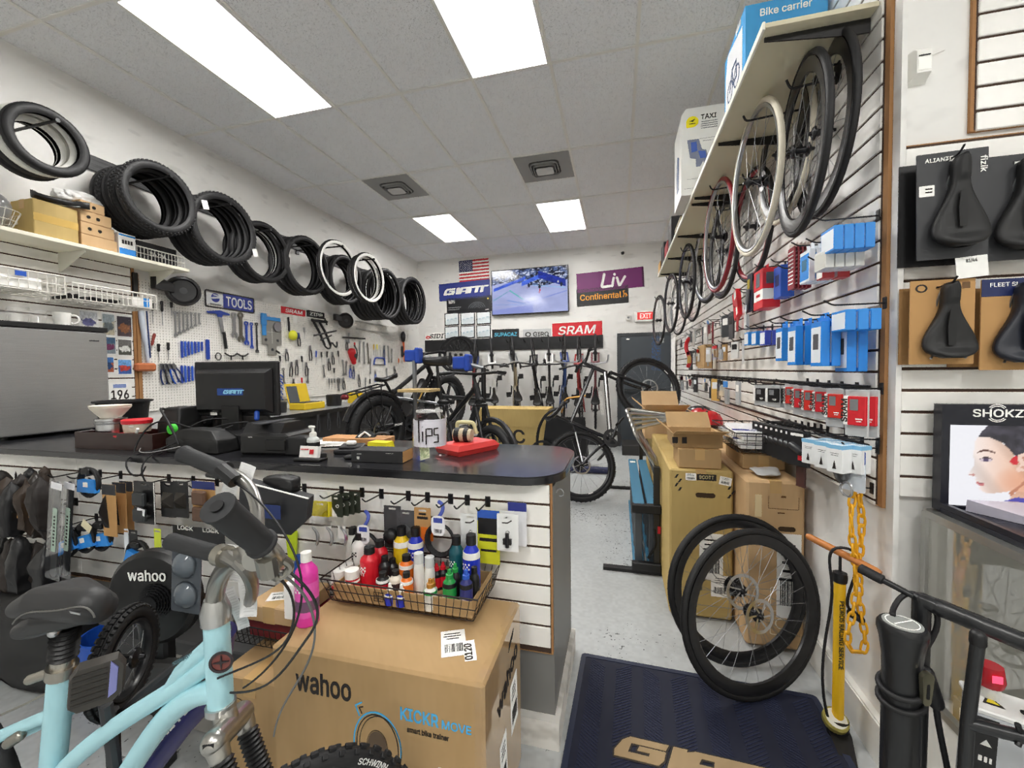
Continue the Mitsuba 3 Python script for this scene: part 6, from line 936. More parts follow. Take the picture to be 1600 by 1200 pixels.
kb2 = Thing('product_box', 'flat black and brown box in front of the tip jar', 'box', None, CT(-.995, 1.575, 4)); kb2.add('body', bx(.235, .10, .05, .001, base=True), mt('252527', .45)); kb2.add('kraft_end', bx(.001, .096, .046), KRA, T(.118, 0, .025)); kb2.add('print', cat(bx(.02, .0006, .003, at=(-.08, -.0505, .035)), bx(.035, .0006, .002, at=(.06, -.0505, .04)), bx(.012, .0006, .012, at=(-.085, -.0505, .018))), mt('b9b9b6', .5))
one('multi_tool', 'small black tool lying left of the flat black box', 'tool', bx(.07, .05, .016, .005, base=True), BLK, CT(-1.14, 1.575, 10))
one('spray_nozzle', 'dark grey nozzle tool lying behind the flat black box', 'tool', [tube([(-.05, 0, .012), (.05, 0, .014)], [.012, .007])], GRY, CT(-.92, 1.88, 12))
jr = Thing('tip_jar', 'clear plastic tip jar with a handwritten paper sign and a dollar bill inside', 'jar', None, CT(-.81, 1.66) @ S(1.18)); 
jr.add('jar', lathe([(0, .001), (.058, .001), (.064, .008), (.064, .135), (.058, .155), (.047, .165), (.047, .172), (.049, .175), (.047, .18), (.049, .188), (.047, .19)], 28), 'clear_plastic', smooth=40); jr.add('thread', tube([(.0485*math.cos(a), .0485*math.sin(a), .172+.004*a/6) for a in np.linspace(0, 12, 40)], .0018, 5), mt('d9dad8', .15))
pp = lathe([(.0605, .05), (.061, .05), (.061, .15), (.0605, .15)], 40, closed=True); pp = pp.slice_plane((0, -.01, 0), (.1, -1, 0)); jr.add('paper_sign', pp, mt('dcd9e2', .7), R('z', 24), smooth=30)
def hand(strokes, r, h0, s, wd): 
    l = []
    for k in strokes:
        q = np.array(k, float)*s; q = np.vstack([lerp(a, b, t) for a, b in zip(q, q[1:]) for t in (0, .34, .67)]+[q[-1]]); l.append(tube([(r*math.sin(a/r), -r*math.cos(a/r), h0+z) for a, z in q], wd, 5))
    return cat(l)
jr.add('handwriting', hand([[(-.9, 1), (-.35, 1)], [(-.65, 1), (-.65, -.25)], [(-.42, .35), (-.42, -.2)], [(-.42, .62), (-.41, .60)], [(-.22, -.35), (-.22, .5), (.1, .5), (.1, .12), (-.2, .12)], [(.45, .5), (.22, .5), (.22, .15), (.45, .15), (.45, -.25), (.2, -.25)]], .0655, .085, .066, .0024), INK, R('z', 27))
bl = Thing('dollar_bill', 'creased pale green dollar bill leaning inside the tip jar', 'banknote', None, FR((-.815, 1.61, ZT+.062), (.93, .1, .30), (-.25, .25, .93), (.1, -.95, .25))); 
def bill(u, v): n = nz(u, v*2, 9, 4); c = np.where((n > .52)[..., None], hx('c9cca8'), hx('8d9a72')); e = (u < .06) | (u > .94) | (v < .04) | (v > .96); o_ = ((u-.5)/.3)**2+((v-.5)/.16)**2 < 1; c = np.where(o_[..., None], hx('b5bb92')*(.7+.5*n)[..., None], c); return np.where(e[..., None], hx('d9dbbd'), c)
m, c = picture(.045, .115, 14, 34, bill); m.vertices[:, 2] = .004*np.sin(m.vertices[:, 1]*90); bl.add('note', m, vcm(), color=c)
rc = Thing('hard_case', 'red plastic hard case lying on the counter behind the tip jar', 'case', None, CT(-.70, 1.84, 62)); rc.add('lower_shell', hull([(sx*.12, sy*.075, .0) for sx in (-1, 1) for sy in (-1, 1)]+[(sx*.13, sy*.085, .022) for sx in (-1, 1) for sy in (-1, 1)]), mt('c93a38', .4)); rc.add('upper_shell', hull([(sx*.13, sy*.085, .024) for sx in (-1, 1) for sy in (-1, 1)]+[(sx*.112, sy*.07, .046) for sx in (-1, 1) for sy in (-1, 1)]), mt('c93a38', .4))
hl = Thing('head_lamp', 'beige and black strapped roll lying on the red hard case', 'strap roll', None, CT(-.72, 1.85, 0, ZT+.047)); hl.add('roll', tm(lathe([(0, -.045), (.028, -.045), (.032, -.02), (.032, .02), (.028, .045), (0, .045)], 18), T(0, -.02, .032) @ R('y', 90)), mt('b9ab90', .7), smooth=40); hl.add('strap', tm(lathe([(.0, -.012), (.0345, -.012), (.0345, .012), (0, .012)], 18), T(-.025, -.02, .032) @ R('y', 90)), BLK); hl.add('strap', tm(lathe([(.0, -.01), (.0345, -.01), (.0345, .01), (0, .01)], 18), T(.02, -.02, .032) @ R('y', 90)), BLK); hl.add('buckle_arch', tube(bentpts([(-.05, .03, .01), (-.05, .03, .085), (.035, .03, .085), (.05, .03, .03)], .015), .010, 8), mt('c9c092', .6)); hl.add('black_body', sphere(.035, 2, (1.1, .8, .8), at=(-.01, .03, .045)), BLK, smooth=True)
# ---------------- black wire basket full of bottles
bk = wire_basket('black wire basket full of care bottles hooked on the counter front', FR((-.985, 1.445, .597), (1, 0, 0), (0, 0, 1), (0, -1, 0)), .53, .085, .225, mt('1a1110', .4), 22, 6, .0017, .025)
ln = Thing('cardboard_liner', 'cut down cardboard tray lining the black wire basket', 'cardboard', None, None); x0, x1, y0, y1, z0 = -.98, -.46, 1.225, 1.44, .601
for i, (a, b, h) in enumerate([((x0, y0, z0), (x1, y0+.003, z0+.055), 0), ((x0, y1-.003, z0), (x1, y1, z0+.05), 0), ((x0, y0, z0), (x0+.003, y1, z0+.05), 0), ((x1-.003, y0, z0), (x1, y1, z0+.055), 0), ((x0, y0, z0), (x1, y1, z0+.004), 0)]): ln.add('panel', b2(a, b), 'cardboard')
ln.add('print_mark', cat(*[bx(.035, .0006, .002, at=(-.80, y0-.0006, z0+.012+.01*i)) for i in range(4)]+[bx(.002, .0006, .035, at=(-.818+.0177*i, y0-.0006, z0+.028)) for i in range(3)]), INK, kind='stuff')
YEL = mt('d9b51c', .38); ORG = mt('e0701e', .4); BLU2 = mt('1a2fb0', .35); TEA = mt('0f4f5a', .38); GRN = mt('1f8a3e', .4); REDB = mt('cc1c2c', .35); BRN = mt('a8742a', .4); PNK = mt('d83aa0', .35)
BT = [(562, 831, .032, 1.405, WHT, BLK, 'white bottle with a black cap and checkered print', dict(checker=True, text='W', tcol=BLK)), (551, 823, .028, 1.43, WHT, BLK, 'white bottle mostly hidden behind the checkered white one', {}), (577, 853, .034, 1.32, REDB, BLK, 'large red bottle with white lettering nearest the basket front', dict(text='DRY', checker=True)), (593, 843, .030, 1.385, REDB, BLK, 'red bottle behind the large red lettered one', {}), (627, 822, .031, 1.41, YEL, BLK, 'yellow bottle with a white shoulder', dict(band=WHT, text='E', tcol=BLK)), (649, 823, .030, 1.41, BLU2, BLK, 'blue bottle beside the yellow one', dict(band=WHT, checker=True)),
      (635, 866, .028, 1.345, ORG, BLK, 'orange and white bottle in the middle of the basket', dict(band=WHT)), (654, 863, .019, 1.31, WHT, mt('cfd2d2', .12), 'slim white spray bottle with a clear cap, left of two', dict(caph=.035, neck=.8)), (671, 869, .019, 1.33, WHT, mt('cfd2d2', .12), 'slim white spray bottle with a clear cap, right of two', dict(caph=.035, neck=.8)), (601, 868, .022, 1.335, mt('1c1c1e', .3), BLK, 'small black bottle left of the orange ones', {}), (613, 872, .021, 1.355, mt('1c1c1e', .3), BLK, 'small black bottle between red and orange ones', {}), (598, 893, .024, 1.27, BLK, BLK, 'black bottle with a red and white label at the front', dict(lab=REDB, band=WHT)),
      (618, 890, .022, 1.275, mt('e2d9c8', .4), BLK, 'cream bottle with a black cap and dark label', dict(lab=mt('3a2620', .5))), (635, 893, .022, 1.265, ORG, BLK, 'small orange bottle with a black cap at the front', dict(band=WHT)), (609, 911, .019, 1.235, BLU2, WHT, 'small blue labelled bottle with a white tip, left of two', dict(tip=True, band=WHT, caph=.03)), (627, 913, .019, 1.235, BLU2, WHT, 'small blue labelled bottle with a white tip, right of two', dict(tip=True, band=WHT, caph=.03)), (682, 880, .018, 1.36, BLK, REDB, 'black bottle with a red tip, left of two', dict(tip=True, lab=REDB, caph=.025)), (692, 878, .018, 1.375, BLK, REDB, 'black bottle with a red tip, right of two', dict(tip=True, lab=REDB, caph=.025)),
      (672, 904, .022, 1.24, WHT, BRN, 'white bottle with a brown tip at the front', dict(tip=True, caph=.028, band=GRN)), (677, 903, .014, 1.28, WHT, BRN, 'second brown tipped bottle behind the first', dict(tip=True, caph=.028)), (702, 889, .023, 1.25, GRN, GRN, 'green labelled black bottle with a green tip at the front', dict(tip=True, band=BLK, text='WET', caph=.028)), (711, 880, .020, 1.295, BLK, GRN, 'green tipped bottle behind the front green one', dict(tip=True, caph=.028)), (728, 890, .022, 1.25, mt('272a6a', .4), BLU, 'dark blue labelled bottle with a blue tip at the right front', dict(tip=True, band=BLK, text='1-STEP', caph=.028)), (713, 836, .028, 1.385, TEA, BLK, 'teal bottle with a black cap', dict(text='T', checker=True)), (736, 834, .031, 1.355, BLU2, BLK, 'tall blue bottle with a white shoulder at the right end', dict(band=WHT, checker=True)), (741, 885, .018, 1.30, BLK, BLK, 'small black bottle in the right corner', {}),
      (529, 890, .026, 1.29, REDB, WHT, 'short red and white jar at the left front', dict(neck=.85, band=WHT, text='SIS', caph=.028)), (550, 889, .026, 1.27, REDB, WHT, 'short red and white jar nearest the large red bottle', dict(neck=.85, band=WHT, caph=.028)), (542, 881, .024, 1.345, REDB, WHT, 'short red and white jar behind the other two jars', dict(neck=.85, band=WHT, caph=.028))]
for px, py, r, y, bc_, cc, lab, kw in BT:
    q = at(px, py, 1, y); bottle(lab+' in the wire basket', r, q[2]-.6065, bc_, cc, T(q[0], y, .6055), group='care bottles in the wire basket', **kw)
q = at(481, 972, 2, .573); q2 = at(481, 862, 1, q[1])
pk = bottle('bright pink cleaner bottle with a white cap beside the wire basket', .036, q2[2]-.574, PNK, WHT, T(q[0]-.0, q[1], .5735), lab=mt('e25cb4', .35), neck=.42, caph=.03, checker=True); pk.add('lower_label', lathe([(.0363, .05), (.037, .051), (.037, .085), (.0363, .086)], 22, closed=True), mt('6a4a66', .4))
one('product_box', 'white box standing left of the pink bottle', 'box', bx(.04, .05, .12, .002, base=True), PAP, T(q[0]-.07, q[1]+.02, .5735))
cr = carton('small carton with a white label on the low wire shelf left of the pink bottle', (-1.32, 1.18, .50), (-1.12, 1.38, .56), 'cardboard_pale', name='carton'); sticker(cr, T(-1.22, 1.26, .5605) @ R('z', 25), .12, .06, 21)
wb2 = wire_basket('small black wire basket under the carton left of the pink bottle', FR((-1.36, 1.445, .425), (1, 0, 0), (0, 0, 1), (0, -1, 0)), .28, .07, .28, BLK, 12, 5, .0016, .01); one('red_box', 'dark red box inside the small wire basket', 'box', bx(.22, .2, .065, .002, base=True), mt('6a1c22', .5), T(-1.22, 1.30, .431))
one('blue_bottle', 'small blue bottle with a white cap behind the small carton', 'bottle', lathe([(0, 0), (.02, 0), (.02, .08), (.010, .10), (.010, .115), (0, .115)], 18), mt('2050a8', .35), T(-1.235, 1.345, .562), smooth=40); one('yellow_vest', 'bright yellow reflective strip hanging by the counter front', 'strap', ext([(0, 0), (.06, .0), (.05, -.13), (.01, -.12)], .006), mt('c9e02a', .5), FR((-1.40, 1.459, .72), (1, 0, 0), (0, 0, 1), (0, -1, 0)))
# ---------------- goods hanging on the counter front
HKM = mt('18181a', .35, .4)
def hookat(M, L_=.12, group='hooks on the slat boards', label='black slat board hook'):
    t = Thing('slat_hook', label, 'hook', group, M); t.add('bracket', bx(.02, .04, .004, .001), HKM, T(0, 0, .002)); t.add('prong', tube(bentpts([(0, 0, .003), (0, 0, L_*.85), (0, .018, L_)], .012), .0028, 6), HKM); return t
def CFX(px, py, off=.03): q = at(px, py, 1, YC-off); return FR(q, (1, 0, 0), (0, 0, 1), (0, -1, 0))
cards = []
def card(label, M, w, h, col, item=None, cat_='package', name='hang_card', group='goods hanging on the counter front', th=.0015, head=None, blister=None, text=None, tcol=None):
    """a card hanging from its top edge: local origin at the top middle"""
    t = Thing(name, label, cat_, group, M); g = rrect(w, h, .004).difference(tm_poly(h)); t.add('card', ext(g, th), mt(*col) if isinstance(col, tuple) else col, T(0, -h/2, 0))
    if head: t.add('header', bx(w, h*.2, .0006), head, T(0, -h*.1, th+.0004))
    if text: t.add('lettering', txt(text, w*.12, w*.6, .0005), tcol or PAP, T(0, -h*.17, th+.0008))
    for p in item or []: t.add(*p[:3], M=T(0, -h/2, th), **(p[3] if len(p) > 3 else {}))
    if blister: t.add('blister', hull([(sx*w*.42*k, y*h*k, z) for sx in (-1, 1) for y in (-.32, .18) for z, k in ((0, 1), (blister, .85))]), 'clear_plastic', T(0, -h/2, th))
    return t
def tm_poly(h): return LineString([(-.012, h/2-.012), (.012, h/2-.012)]).buffer(.004)
def lock_coil(r=.06): return cat(*[tube([(r*(1+.06*k)*math.cos(a), r*(1.1+.05*k)*math.sin(a), .008+.006*k) for a in np.linspace(0, 2*PI, 26, False)], .006, 6, closed=True) for k in range(3)])
def pedal_mesh(): return cat(bx(.07, .06, .02, .006, at=(0, .02, .02)), bx(.07, .06, .02, .006, at=(0, -.05, .02)), tube([(.03, -.05, .02), (.055, -.05, .02)], .006))
TAG = mt('e6e6ea', .5)
# dark cluster at the far left: gloves and saddle bags in dim light
for i in range(10):
    q = at(2+7.5*i, 734+5*(i % 3), 1, YC-.08-.05*(i % 3)); 
    one('saddle_bag', f'dark saddle bag in the crowded hanging row at the far left, {ORD[i]} from the left', 'bag', soft([(sx*.026, sy*.03, z-.03*(i % 4)) for sx in (-1, 1) for sy in (-1, 1) for z in (-.05, -.22)]+[(0, 0, -.005), (0, -.04, -.2), (.02*(i % 3-1), 0, -.30)], 20+i, .034, 3), [mt('1f1917', .6), mt('33271e', .6), mt('161618', .5), mt('2a2522', .35)][i % 4], TP(q), 'saddle bags hanging at the far left', smooth=True)
for i in range(2): one('hang_card', ['orange brown', 'brown'][i]+' card between the dark saddle bags at the far left', 'package', ext(rrect(.05, .12, .006), .002), KRA, CFX(25+22*i, 790, .18), 'cards among the saddle bags')
for i in range(2):
    t = Thing('fender_pack', ['left', 'right'][i]+' long clear packet with a green printed strip hanging on the counter front', 'package', 'long clear packets', CFX(92+20*i, 752, .20+.03*(1-i)) @ R('z', -8)); t.add('sleeve', ext(rrect(.095-.02*i, .46, .008), .001), 'clear_plastic', T(0, -.22, .006)); t.add('fender', ext(rrect(.04, .44, .02), .004), mt('26282a', .3), T(0, -.22, 0)); t.add('green_strip', ext(rrect(.028, .20, .006), .001), mt('9fb3a6', .5), T(0, -.22, .0075)); t.add('print', cat(*[bx(.01, .008, .0006, at=(0, .06-.016*k, 0)) for k in range(9)]), INK, T(0, -.22, .009), kind='stuff'); t.add('top_label', bx(.07, .03, .001), TAG, T(0, -.02, .0075))
for i, (x, y, o) in enumerate([(146, 752, .13), (112, 845, .16), (140, 838, .14), (165, 835, .12), (222, 865, .12)]):
    t = Thing('cable_lock', ['black coiled lock with a blue label, highest at the left', 'black coiled lock with a blue label, lowest at the left', 'black coiled lock with a blue label beside the lowest one', 'black coiled lock with a dark blue label, right of the low pair', 'black coiled lock with a blue label above the round trainer disc'][i], 'lock', 'coiled locks with blue labels', CFX(x, y, o)); t.add('coil', lock_coil(.055), RUB, smooth=True); t.add('blue_label', hull([(-.06, -.045, .03), (.06, -.045, .03), (-.052, .012, .03), (.052, .012, .03), (-.06, -.045, .012), (.06, -.045, .012), (-.05, .012, .01), (.05, .012, .01)]), PKB, R('z', [0, 22, 15, 8, -15][i])); t.add('barcode_label', bx(.03, .022, .001), PAP, R('z', [0, 22, 15, 8, -15][i]) @ T(.0, -.008, .0307)); t.add('keys_block', bx(.05, .03, .03, .006), BLK, T(0, .05, .02))
for i, (x, y) in enumerate([(170, 757), (186, 754), (197, 752)]): card(['kraft saddle card, leftmost of three', 'kraft saddle card, middle of three', 'kraft saddle card, rightmost of three'][i]+' on the counter front', CFX(x, y, .16-.05*i), .085, .235, KRA, [('saddle_side', hull([(-.005, -.08, 0), (-.035, -.08, 0), (-.04, .05, 0), (-.02, .07, 0), (-.02, 0, .03)]), BLK)], head=mt('26262a', .5), group='kraft saddle cards on the counter front')
card('black bagged pedal pair in a clear packet on the counter front', CFX(225, 752, .13), .125, .19, mt('1c1c1e', .3), [('pedals', pedal_mesh(), mt('3a3c3e', .2, .6)), ('edge', bx(.003, .185, .004, at=(.06, 0, 0)), PAP)]); one('price_tag', 'white price tag under the bagged pedals', 'tag', bx(.045, .03, .0015), TAG, CFX(220, 800, .16) @ R('z', -10), 'tags on the counter front'); one('price_tag', 'cream price tag between the coiled locks', 'tag', bx(.06, .035, .0015), mt('d9cfae', .6), CFX(135, 822, .2) @ R('z', -32), 'tags on the counter front')
for i, (x, y) in enumerate([(262, 752), (282, 752)]): card(['left', 'right'][i]+' black boxed light between the pedals and the kraft pedal card', CFX(x, y, .11), .085, .16, BLK, [('lens', hull([(-.03, -.04, 0), (.03, -.04, 0), (-.03, .03, 0), (.03, .03, 0), (0, 0, .03)]), mt('2a2622', .3))], group='black boxed lights')
card('kraft card with a brown platform pedal and navy header on the counter front', CFX(318, 752, .12), .125, .17, KRA, [('pedal', pedal_mesh(), mt('5a4030', .5))], head=mt('1e2a66', .5))
for i, (x, y) in enumerate([(290, 822), (330, 826)]): card(['left', 'right'][i]+' black card with white lettering behind the dark grip', CFX(x, y, .08), .15, .10, mt('1b1b1e', .45), text='LOCK', group='black lettered cards')
for i, (x, y, c) in enumerate([(208, 828, '1b1b1d'), (197, 826, 'dfe4ea'), (246, 826, 'c9d63a')]): card(['tall black card left of the trainer disc', 'slim white card left of the trainer disc', 'small lime tagged black card above the trainer disc'][i], CFX(x, y, .13), [.05, .025, .04][i], [.17, .16, .10][i], mt(c, .45))
bk_ = Thing('mesh_pannier', 'black mesh pannier bag hanging by a white rod on the counter front', 'bag', None, None); p_ = [pt(375, 752, 1.34), pt(482, 780, 1.36), pt(478, 815, 1.36), pt(455, 836, 1.36), pt(400, 832, 1.34), pt(372, 815, 1.33)]
bk_.add('bag', hull([q+o for q in p_ for o in (np.zeros(3), np.array([-.02, .05, 0]))]), mt('1c1d20', .5)); bk_.add('hanger', tube([p_[0]+(0, 0, 0), at(378, 745, 1, YC-.0)], .003), BLK); bk_.add('top_rod', tube([p_[0]+(0, 0, .002), p_[1]+(.0, 0, .002)], .003), PAP); bk_.add('lettering', txt('STAR', .012, .05), mt('5a5c60', .5), FR((p_[0]+p_[3])/2+(-.03, -.012, .01), (.98, .06, -.2), (.2, 0, .98), (0, -1, 0))); bk_.add('blue_patch', bx(.07, .002, .045), mt('1c2c5c', .5), TP((p_[0]+p_[3])/2+(.035, -.012, -.005)))
one('black_gloves', 'black gloves draped behind the mesh pannier', 'gloves', soft([(sx*.05, sy*.02, z) for sx in (-1, 1) for sy in (-1, 1) for z in (-.02, .02)], 31, .02), BLK, TP(pt(440, 757, 1.40)), smooth=True)
for i in range(2): card(['front', 'back'][i]+' yellow card of clear bolts beside the mesh pannier', CFX(500+6*i, 783, .12-.05*i), .085, .06, mt('e3d61c', .45), [('bolts_bag', ext(rrect(.075, .14, .01), .003, 0), 'clear_plastic', {})] , group='yellow hardware cards')
for i in range(4): card(f'black and white card with a round mark, {ORD[i]} from the yellow cards', CFX(527+9*i, 774-2*i, .10-.01*i), .05, .085, mt('242a1e', .5), [('white_corner', ext([(-.025, -.042), (.0, -.042), (-.025, -.005)], .0008), PAP), ('round_mark', ext(ring(.007, .005), .0008), PAP)], group='black and white hang cards')
for i in range(3): t = Thing('clear_packet', f'clear packet with small silver parts, {["left", "middle", "right"][i]} of three under the yellow cards', 'package', 'clear packets', CFX(492+22*i, 812, .10)); t.add('sleeve', ext(rrect(.065, .12, .006), .0012), 'clear_plastic', T(0, -.06, .004)); t.add('part', tube(spl([(-.01, -.03, 0), (.015, -.06, .004), (.005, -.10, 0)], 5), .006), CHR); t.add('white_insert', bx(.035, .05, .001), PAP, T(-.005, -.05, .002))
for i, (x, y, o) in enumerate([(575, 808, .045), (690, 795, .05)]):
    t = Thing('cable_lock', ['black coiled lock with a round white label above the red bottles', 'black coiled lock with a white barcode tag above the slim spray bottles'][i], 'lock', 'coiled locks with white labels', CFX(x, y+30, o)); t.add('coil', lock_coil(.05), RUB, T(0, -.04, 0), smooth=True); t.add('white_label', ext(rrect(.055, .075, .02), .0015), TAG, T(0, .02, .03)); t.add('blue_print', bx(.035, .018, .0008), mt('3a4a9c', .5), T(0, .04, .0318)); t.add('barcode', tm(barcode(.03, .014, 12, i), T(0, 0, .032)), INK); t.add('strap', tube(spl([(0, .05, .02), (.01, .09, .01), (-.01, .10, .0)], 4), .007), mt('4a5ab0', .5))
card('grey card with a black round bell above the red bottles', CFX(613, 790, .035), .075, .17, mt('3a3a3c', .45), [('bell', sphere(.03, 2, (1, 1, .8), at=(0, -.03, .015)), BLK)]); card('dark grey packet with a diamond logo left of the kraft part card', CFX(634, 797, .035), .08, .13, mt('4a4b4e', .4), [('diamond', ext([(0, -.03), (.02, -.01), (0, .01), (-.02, -.01)], .001), mt('6a6b6e', .4))])
card('kraft card with orange packets behind it above the yellow bottle', CFX(660, 793, .04), .07, .14, KRA, [('orange_packet', bx(.05, .05, .004, at=(.02, -.03, .003)), ORG), ('print', cat(bx(.045, .01, .001, at=(0, .03, 0)), bx(.03, .008, .001, at=(0, .045, 0))), INK)])
for i, (x, y, o) in enumerate([(735, 803, .04), (793, 803, .07), (786, 798, .035)]): card(['white card with a black bolt set, left of the yellow brake card', 'white card with a black valve part, right of the yellow brake card', 'white card behind the valve part card at the right end'][i], CFX(x, y, o), .08, .135, mt('e2e3e2', .5), [('part', cat(tube([(-.0, -.05, .008), (0, .0, .008)], .007), bx(.03, .02, .01, at=(0, -.03, .006))), BLK), ('hook_print', tube([(-.02, .035, .001), (.0, .035, .001), (.015, .045, .001)], .002), INK), ('round_mark', ext(ring(.007, .0055), .0006), INK, {'M': None} if False else {})], group='white part cards on the counter front')
card('yellow and black brake cable card with a blue header on the counter front', CFX(763, 797, .045), .085, .20, mt('cfd02a', .45), [('black_panel', bx(.08, .06, .001, at=(0, .04, .0005)), BLK), ('lettering_block', cat(bx(.07, .012, .0006, at=(0, -.01, .001)), bx(.06, .008, .0006, at=(0, -.05, .001))), INK)], head=mt('2a55b0', .5)); card('navy headed card at the right end of the counter front', CFX(808, 785, .03), .07, .16, mt('dcdce0', .5), head=mt('27307e', .5))
for i, x in enumerate([534, 566, 596, 638, 668, 704, 730, 762, 476, 445, 340, 303, 265, 190, 158, 128]): hookat(at_frame := FR((at(x, 760, 1, YC)[0], YC, .905), (1, 0, 0), (0, 0, 1), (0, -1, 0)), .13, 'hooks on the counter front', f'black slat hook on the counter front, {ORD[i]} in order from the basket middle')
# round trainer and light pack at the lower left
td = Thing('bike_trainer', 'black round flywheel trainer with white lettering at the left below the locks', 'trainer', None, FR(pt(245, 930, 1.45), (.96, .2, 0), (0, 0, 1), (.2, -.96, 0))); td.add('disc', lathe([(0, -.03), (.15, -.03), (.165, -.015), (.165, .015), (.15, .03), (.06, .034), (0, .034)], 44), mt('0e0e0f', .4), smooth=40); td.add('lettering', txt('wahoo', .036, .14), PAP, T(.0, .07, .035)); td.add('cassette', cat(*[tm(ext(Polygon(star(20, .03+.006*i, .027+.006*i)), .003), T(.03, -.0, .036+.005*(5-i))) for i in range(6)]), mt('2a2a2c', .3, .7)); td.add('leg', bx(.34, .08, .05, .01), mt('3c3c3c', .5), T(.1, -.26, .02)); td.add('column', bx(.08, .2, .05, .01), BLK, T(0, -.2, -.01)); td.add('foot', bx(.05, .52, .05, .006), BLK, T(0, -.58, -.01) ) 
lp = Thing('bulb_pack', 'grey blister pack with two clear domes hanging below the bars', 'package', None, FR(pt(292, 905, 1.22), (.98, .1, 0), (0, 0, 1), (.1, -.98, 0))); lp.add('tray', ext(rrect(.10, .20, .006), .003), mt('4d5258', .25), R('z', -4)); 
for y in (.045, -.045): lp.add('dome', tm(lathe([(0, .03), (.02, .025), (.035, .01), (.042, 0), (.0, 0)], 22), T(0, y, .003)), mt('5c636a', .12), smooth=True)
pl_ = Thing('platform_base', 'grey and white equipment base on the floor behind the blue bicycle', 'base', None, None); pl_.add('lower', b2((-1.75, 1.20, 0), (-1.33, 1.42, .30), .006), mt('9d9b96', .5)); pl_.add('top', b2((-1.76, 1.19, .30), (-1.32, 1.43, .36), .006), mt('3a3b3d', .5))
# hang tags on the bars
for i, (x, y, d, w, h, rz) in enumerate([(385, 740, .90, .035, .045, 30), (358, 772, .93, .035, .075, 28), (368, 880, .93, .05, .085, 22), (388, 925, .97, .04, .12, 8), (370, 950, 1.0, .03, .11, -10)]):
    m, c = picture(w, h, 8, 40, lambda u, v: np.where((np.abs((v*16) % 1-.5) < .2)[..., None] & (np.abs(u-.5) < .36)[..., None], .84, .93)*np.ones(u.shape+(3,))); m.vertices[:, 2] = .25*m.vertices[:, 0]**2/w+.006*np.sin(m.vertices[:, 1]*40)
    one('hang_tag', ['white tag on the far brake lever', 'long white tag curling below the far brake lever', 'white printed tag on the second bar behind the stem', 'white folded tag hanging behind the stem', 'thin white tag hanging low behind the stem'][i], 'tag', m, vcm(), FR(pt(x, y, d), (.93, .3, .15), (-.1, 0, 1), (.3, -.95, 0)) @ R('z', -rz), 'paper tags on the bicycles', color=c)

# dark clutter at the foot of the counter
for i in range(7):
    q = at(4+13*i, 838+7*(i % 2), 1, YC-.10-.05*(i % 3)); one('saddle_bag', f'dark bag in the lower hanging row at the far left, {ORD[i]} from the left', 'bag', soft([(sx*.04, sy*.035, z-.03*(i % 3)) for sx in (-1, 1) for sy in (-1, 1) for z in (-.05, -.20)]+[(0, 0, -.005), (0, -.05, -.17)], 60+i, .03, 3), [mt('161616', .5), mt('241d19', .6), mt('1a1a1c', .4)][i % 3], TP(q), 'dark bags in the lower hanging row', smooth=True); hookat(FR((q[0], YC, .677 if i % 2 else .748), (1, 0, 0), (0, 0, 1), (0, -1, 0)), .12+.05*(i % 3), 'hooks on the counter front', f'black slat hook of the lower far left row, {ORD[i]} from the left')
one('duffel_bag', 'black duffel bag lying on the floor at the far left of the counter', 'bag', soft([(sx*.36, sy*.12, z) for sx in (-1, 1) for sy in (-1, 1) for z in (.02, .30)]+[(0, 0, .36)], 81, .03, 3), mt('171718', .55), T(-2.70, 1.29, .008), smooth=True)
one('storage_tub', 'blue plastic tub behind the saddle of the light blue bicycle', 'tub', lathe([(0, 0), (.10, 0), (.12, .26), (.11, .262), (.092, .01), (0, .01)], 26), mt('1c4fae', .4), T(-2.18, 1.29, 0), smooth=40); one('storage_tub', 'dark grey storage tub on the floor right of the blue tub', 'tub', [bx(.34, .2, .36, .02, base=True), bx(.36, .22, .03, .008, at=(0, 0, .37))], mt('2a2a2b', .5), T(-1.93, 1.30, 0), kind='stuff')
hm_ = Thing('helmet', 'glossy black helmet on the grey tub behind the pedal', 'helmet', None, T(-1.92, 1.28, .405)); g = sphere(.12, 3, (1.15, .85, .8)); g = g.slice_plane((0, 0, -.015), (0, 0, 1), cap=True); hm_.add('shell', g, mt('0f0f10', .12), smooth=30); hm_.add('white_mark', ext(ring(.014, .009), .001), PAP, FR((.02, -.1025, .03), (1, 0, 0), (0, .25, 1), (0, -1, .25)))
one('black_backpack', 'black and blue backpack hanging behind the pink bottle', 'bag', soft([(sx*.09, sy*.04, z) for sx in (-1, 1) for sy in (-1, 1) for z in (-.22, -.03)], 91, .02, 3), mt('12141c', .55), CFX(435, 800, .07), smooth=True)
# ================= right wall goods
def WRX(px, py, x=.80): q = at(px, py, 0, x); return FR(q, (0, -1, 0), (0, 0, 1), (-1, 0, 0))
def WRY(y, z, x): return FR((x, y, z), (0, -1, 0), (0, 0, 1), (-1, 0, 0))
HKG = 'hooks on the right wall'
def boxpack(w, h, d, body, front=None, swatch=None, head=.02, top=None):
    """box hung by a small header: origin at the hole, x across, y up, z out of the wall"""
    p = [('box', bx(w, h, d, .0015, at=(0, -head-h/2, 0)), body), ('header', ext(rrect(w*.8, head+.012, .003).difference(Point(0, .004).buffer(.004)), .0012), body if top is None else top, )]
    p[1] = ('header', tm(p[1][1], T(0, -head/2+.004, -d/2)), p[1][2])
    if front: p.append(('front_panel', bx(w*.9, h*.8, .0006, at=(0, -head-h*.52, d/2+.0003)), front))
    if swatch: p.append(('swatch', bx(w*.5, h*.35, .0006, at=(0, -head-h*.45, d/2+.0008)), swatch))
    return p
GSW = mt('77797c', .4); LBL = mt('dfe6ee', .45)
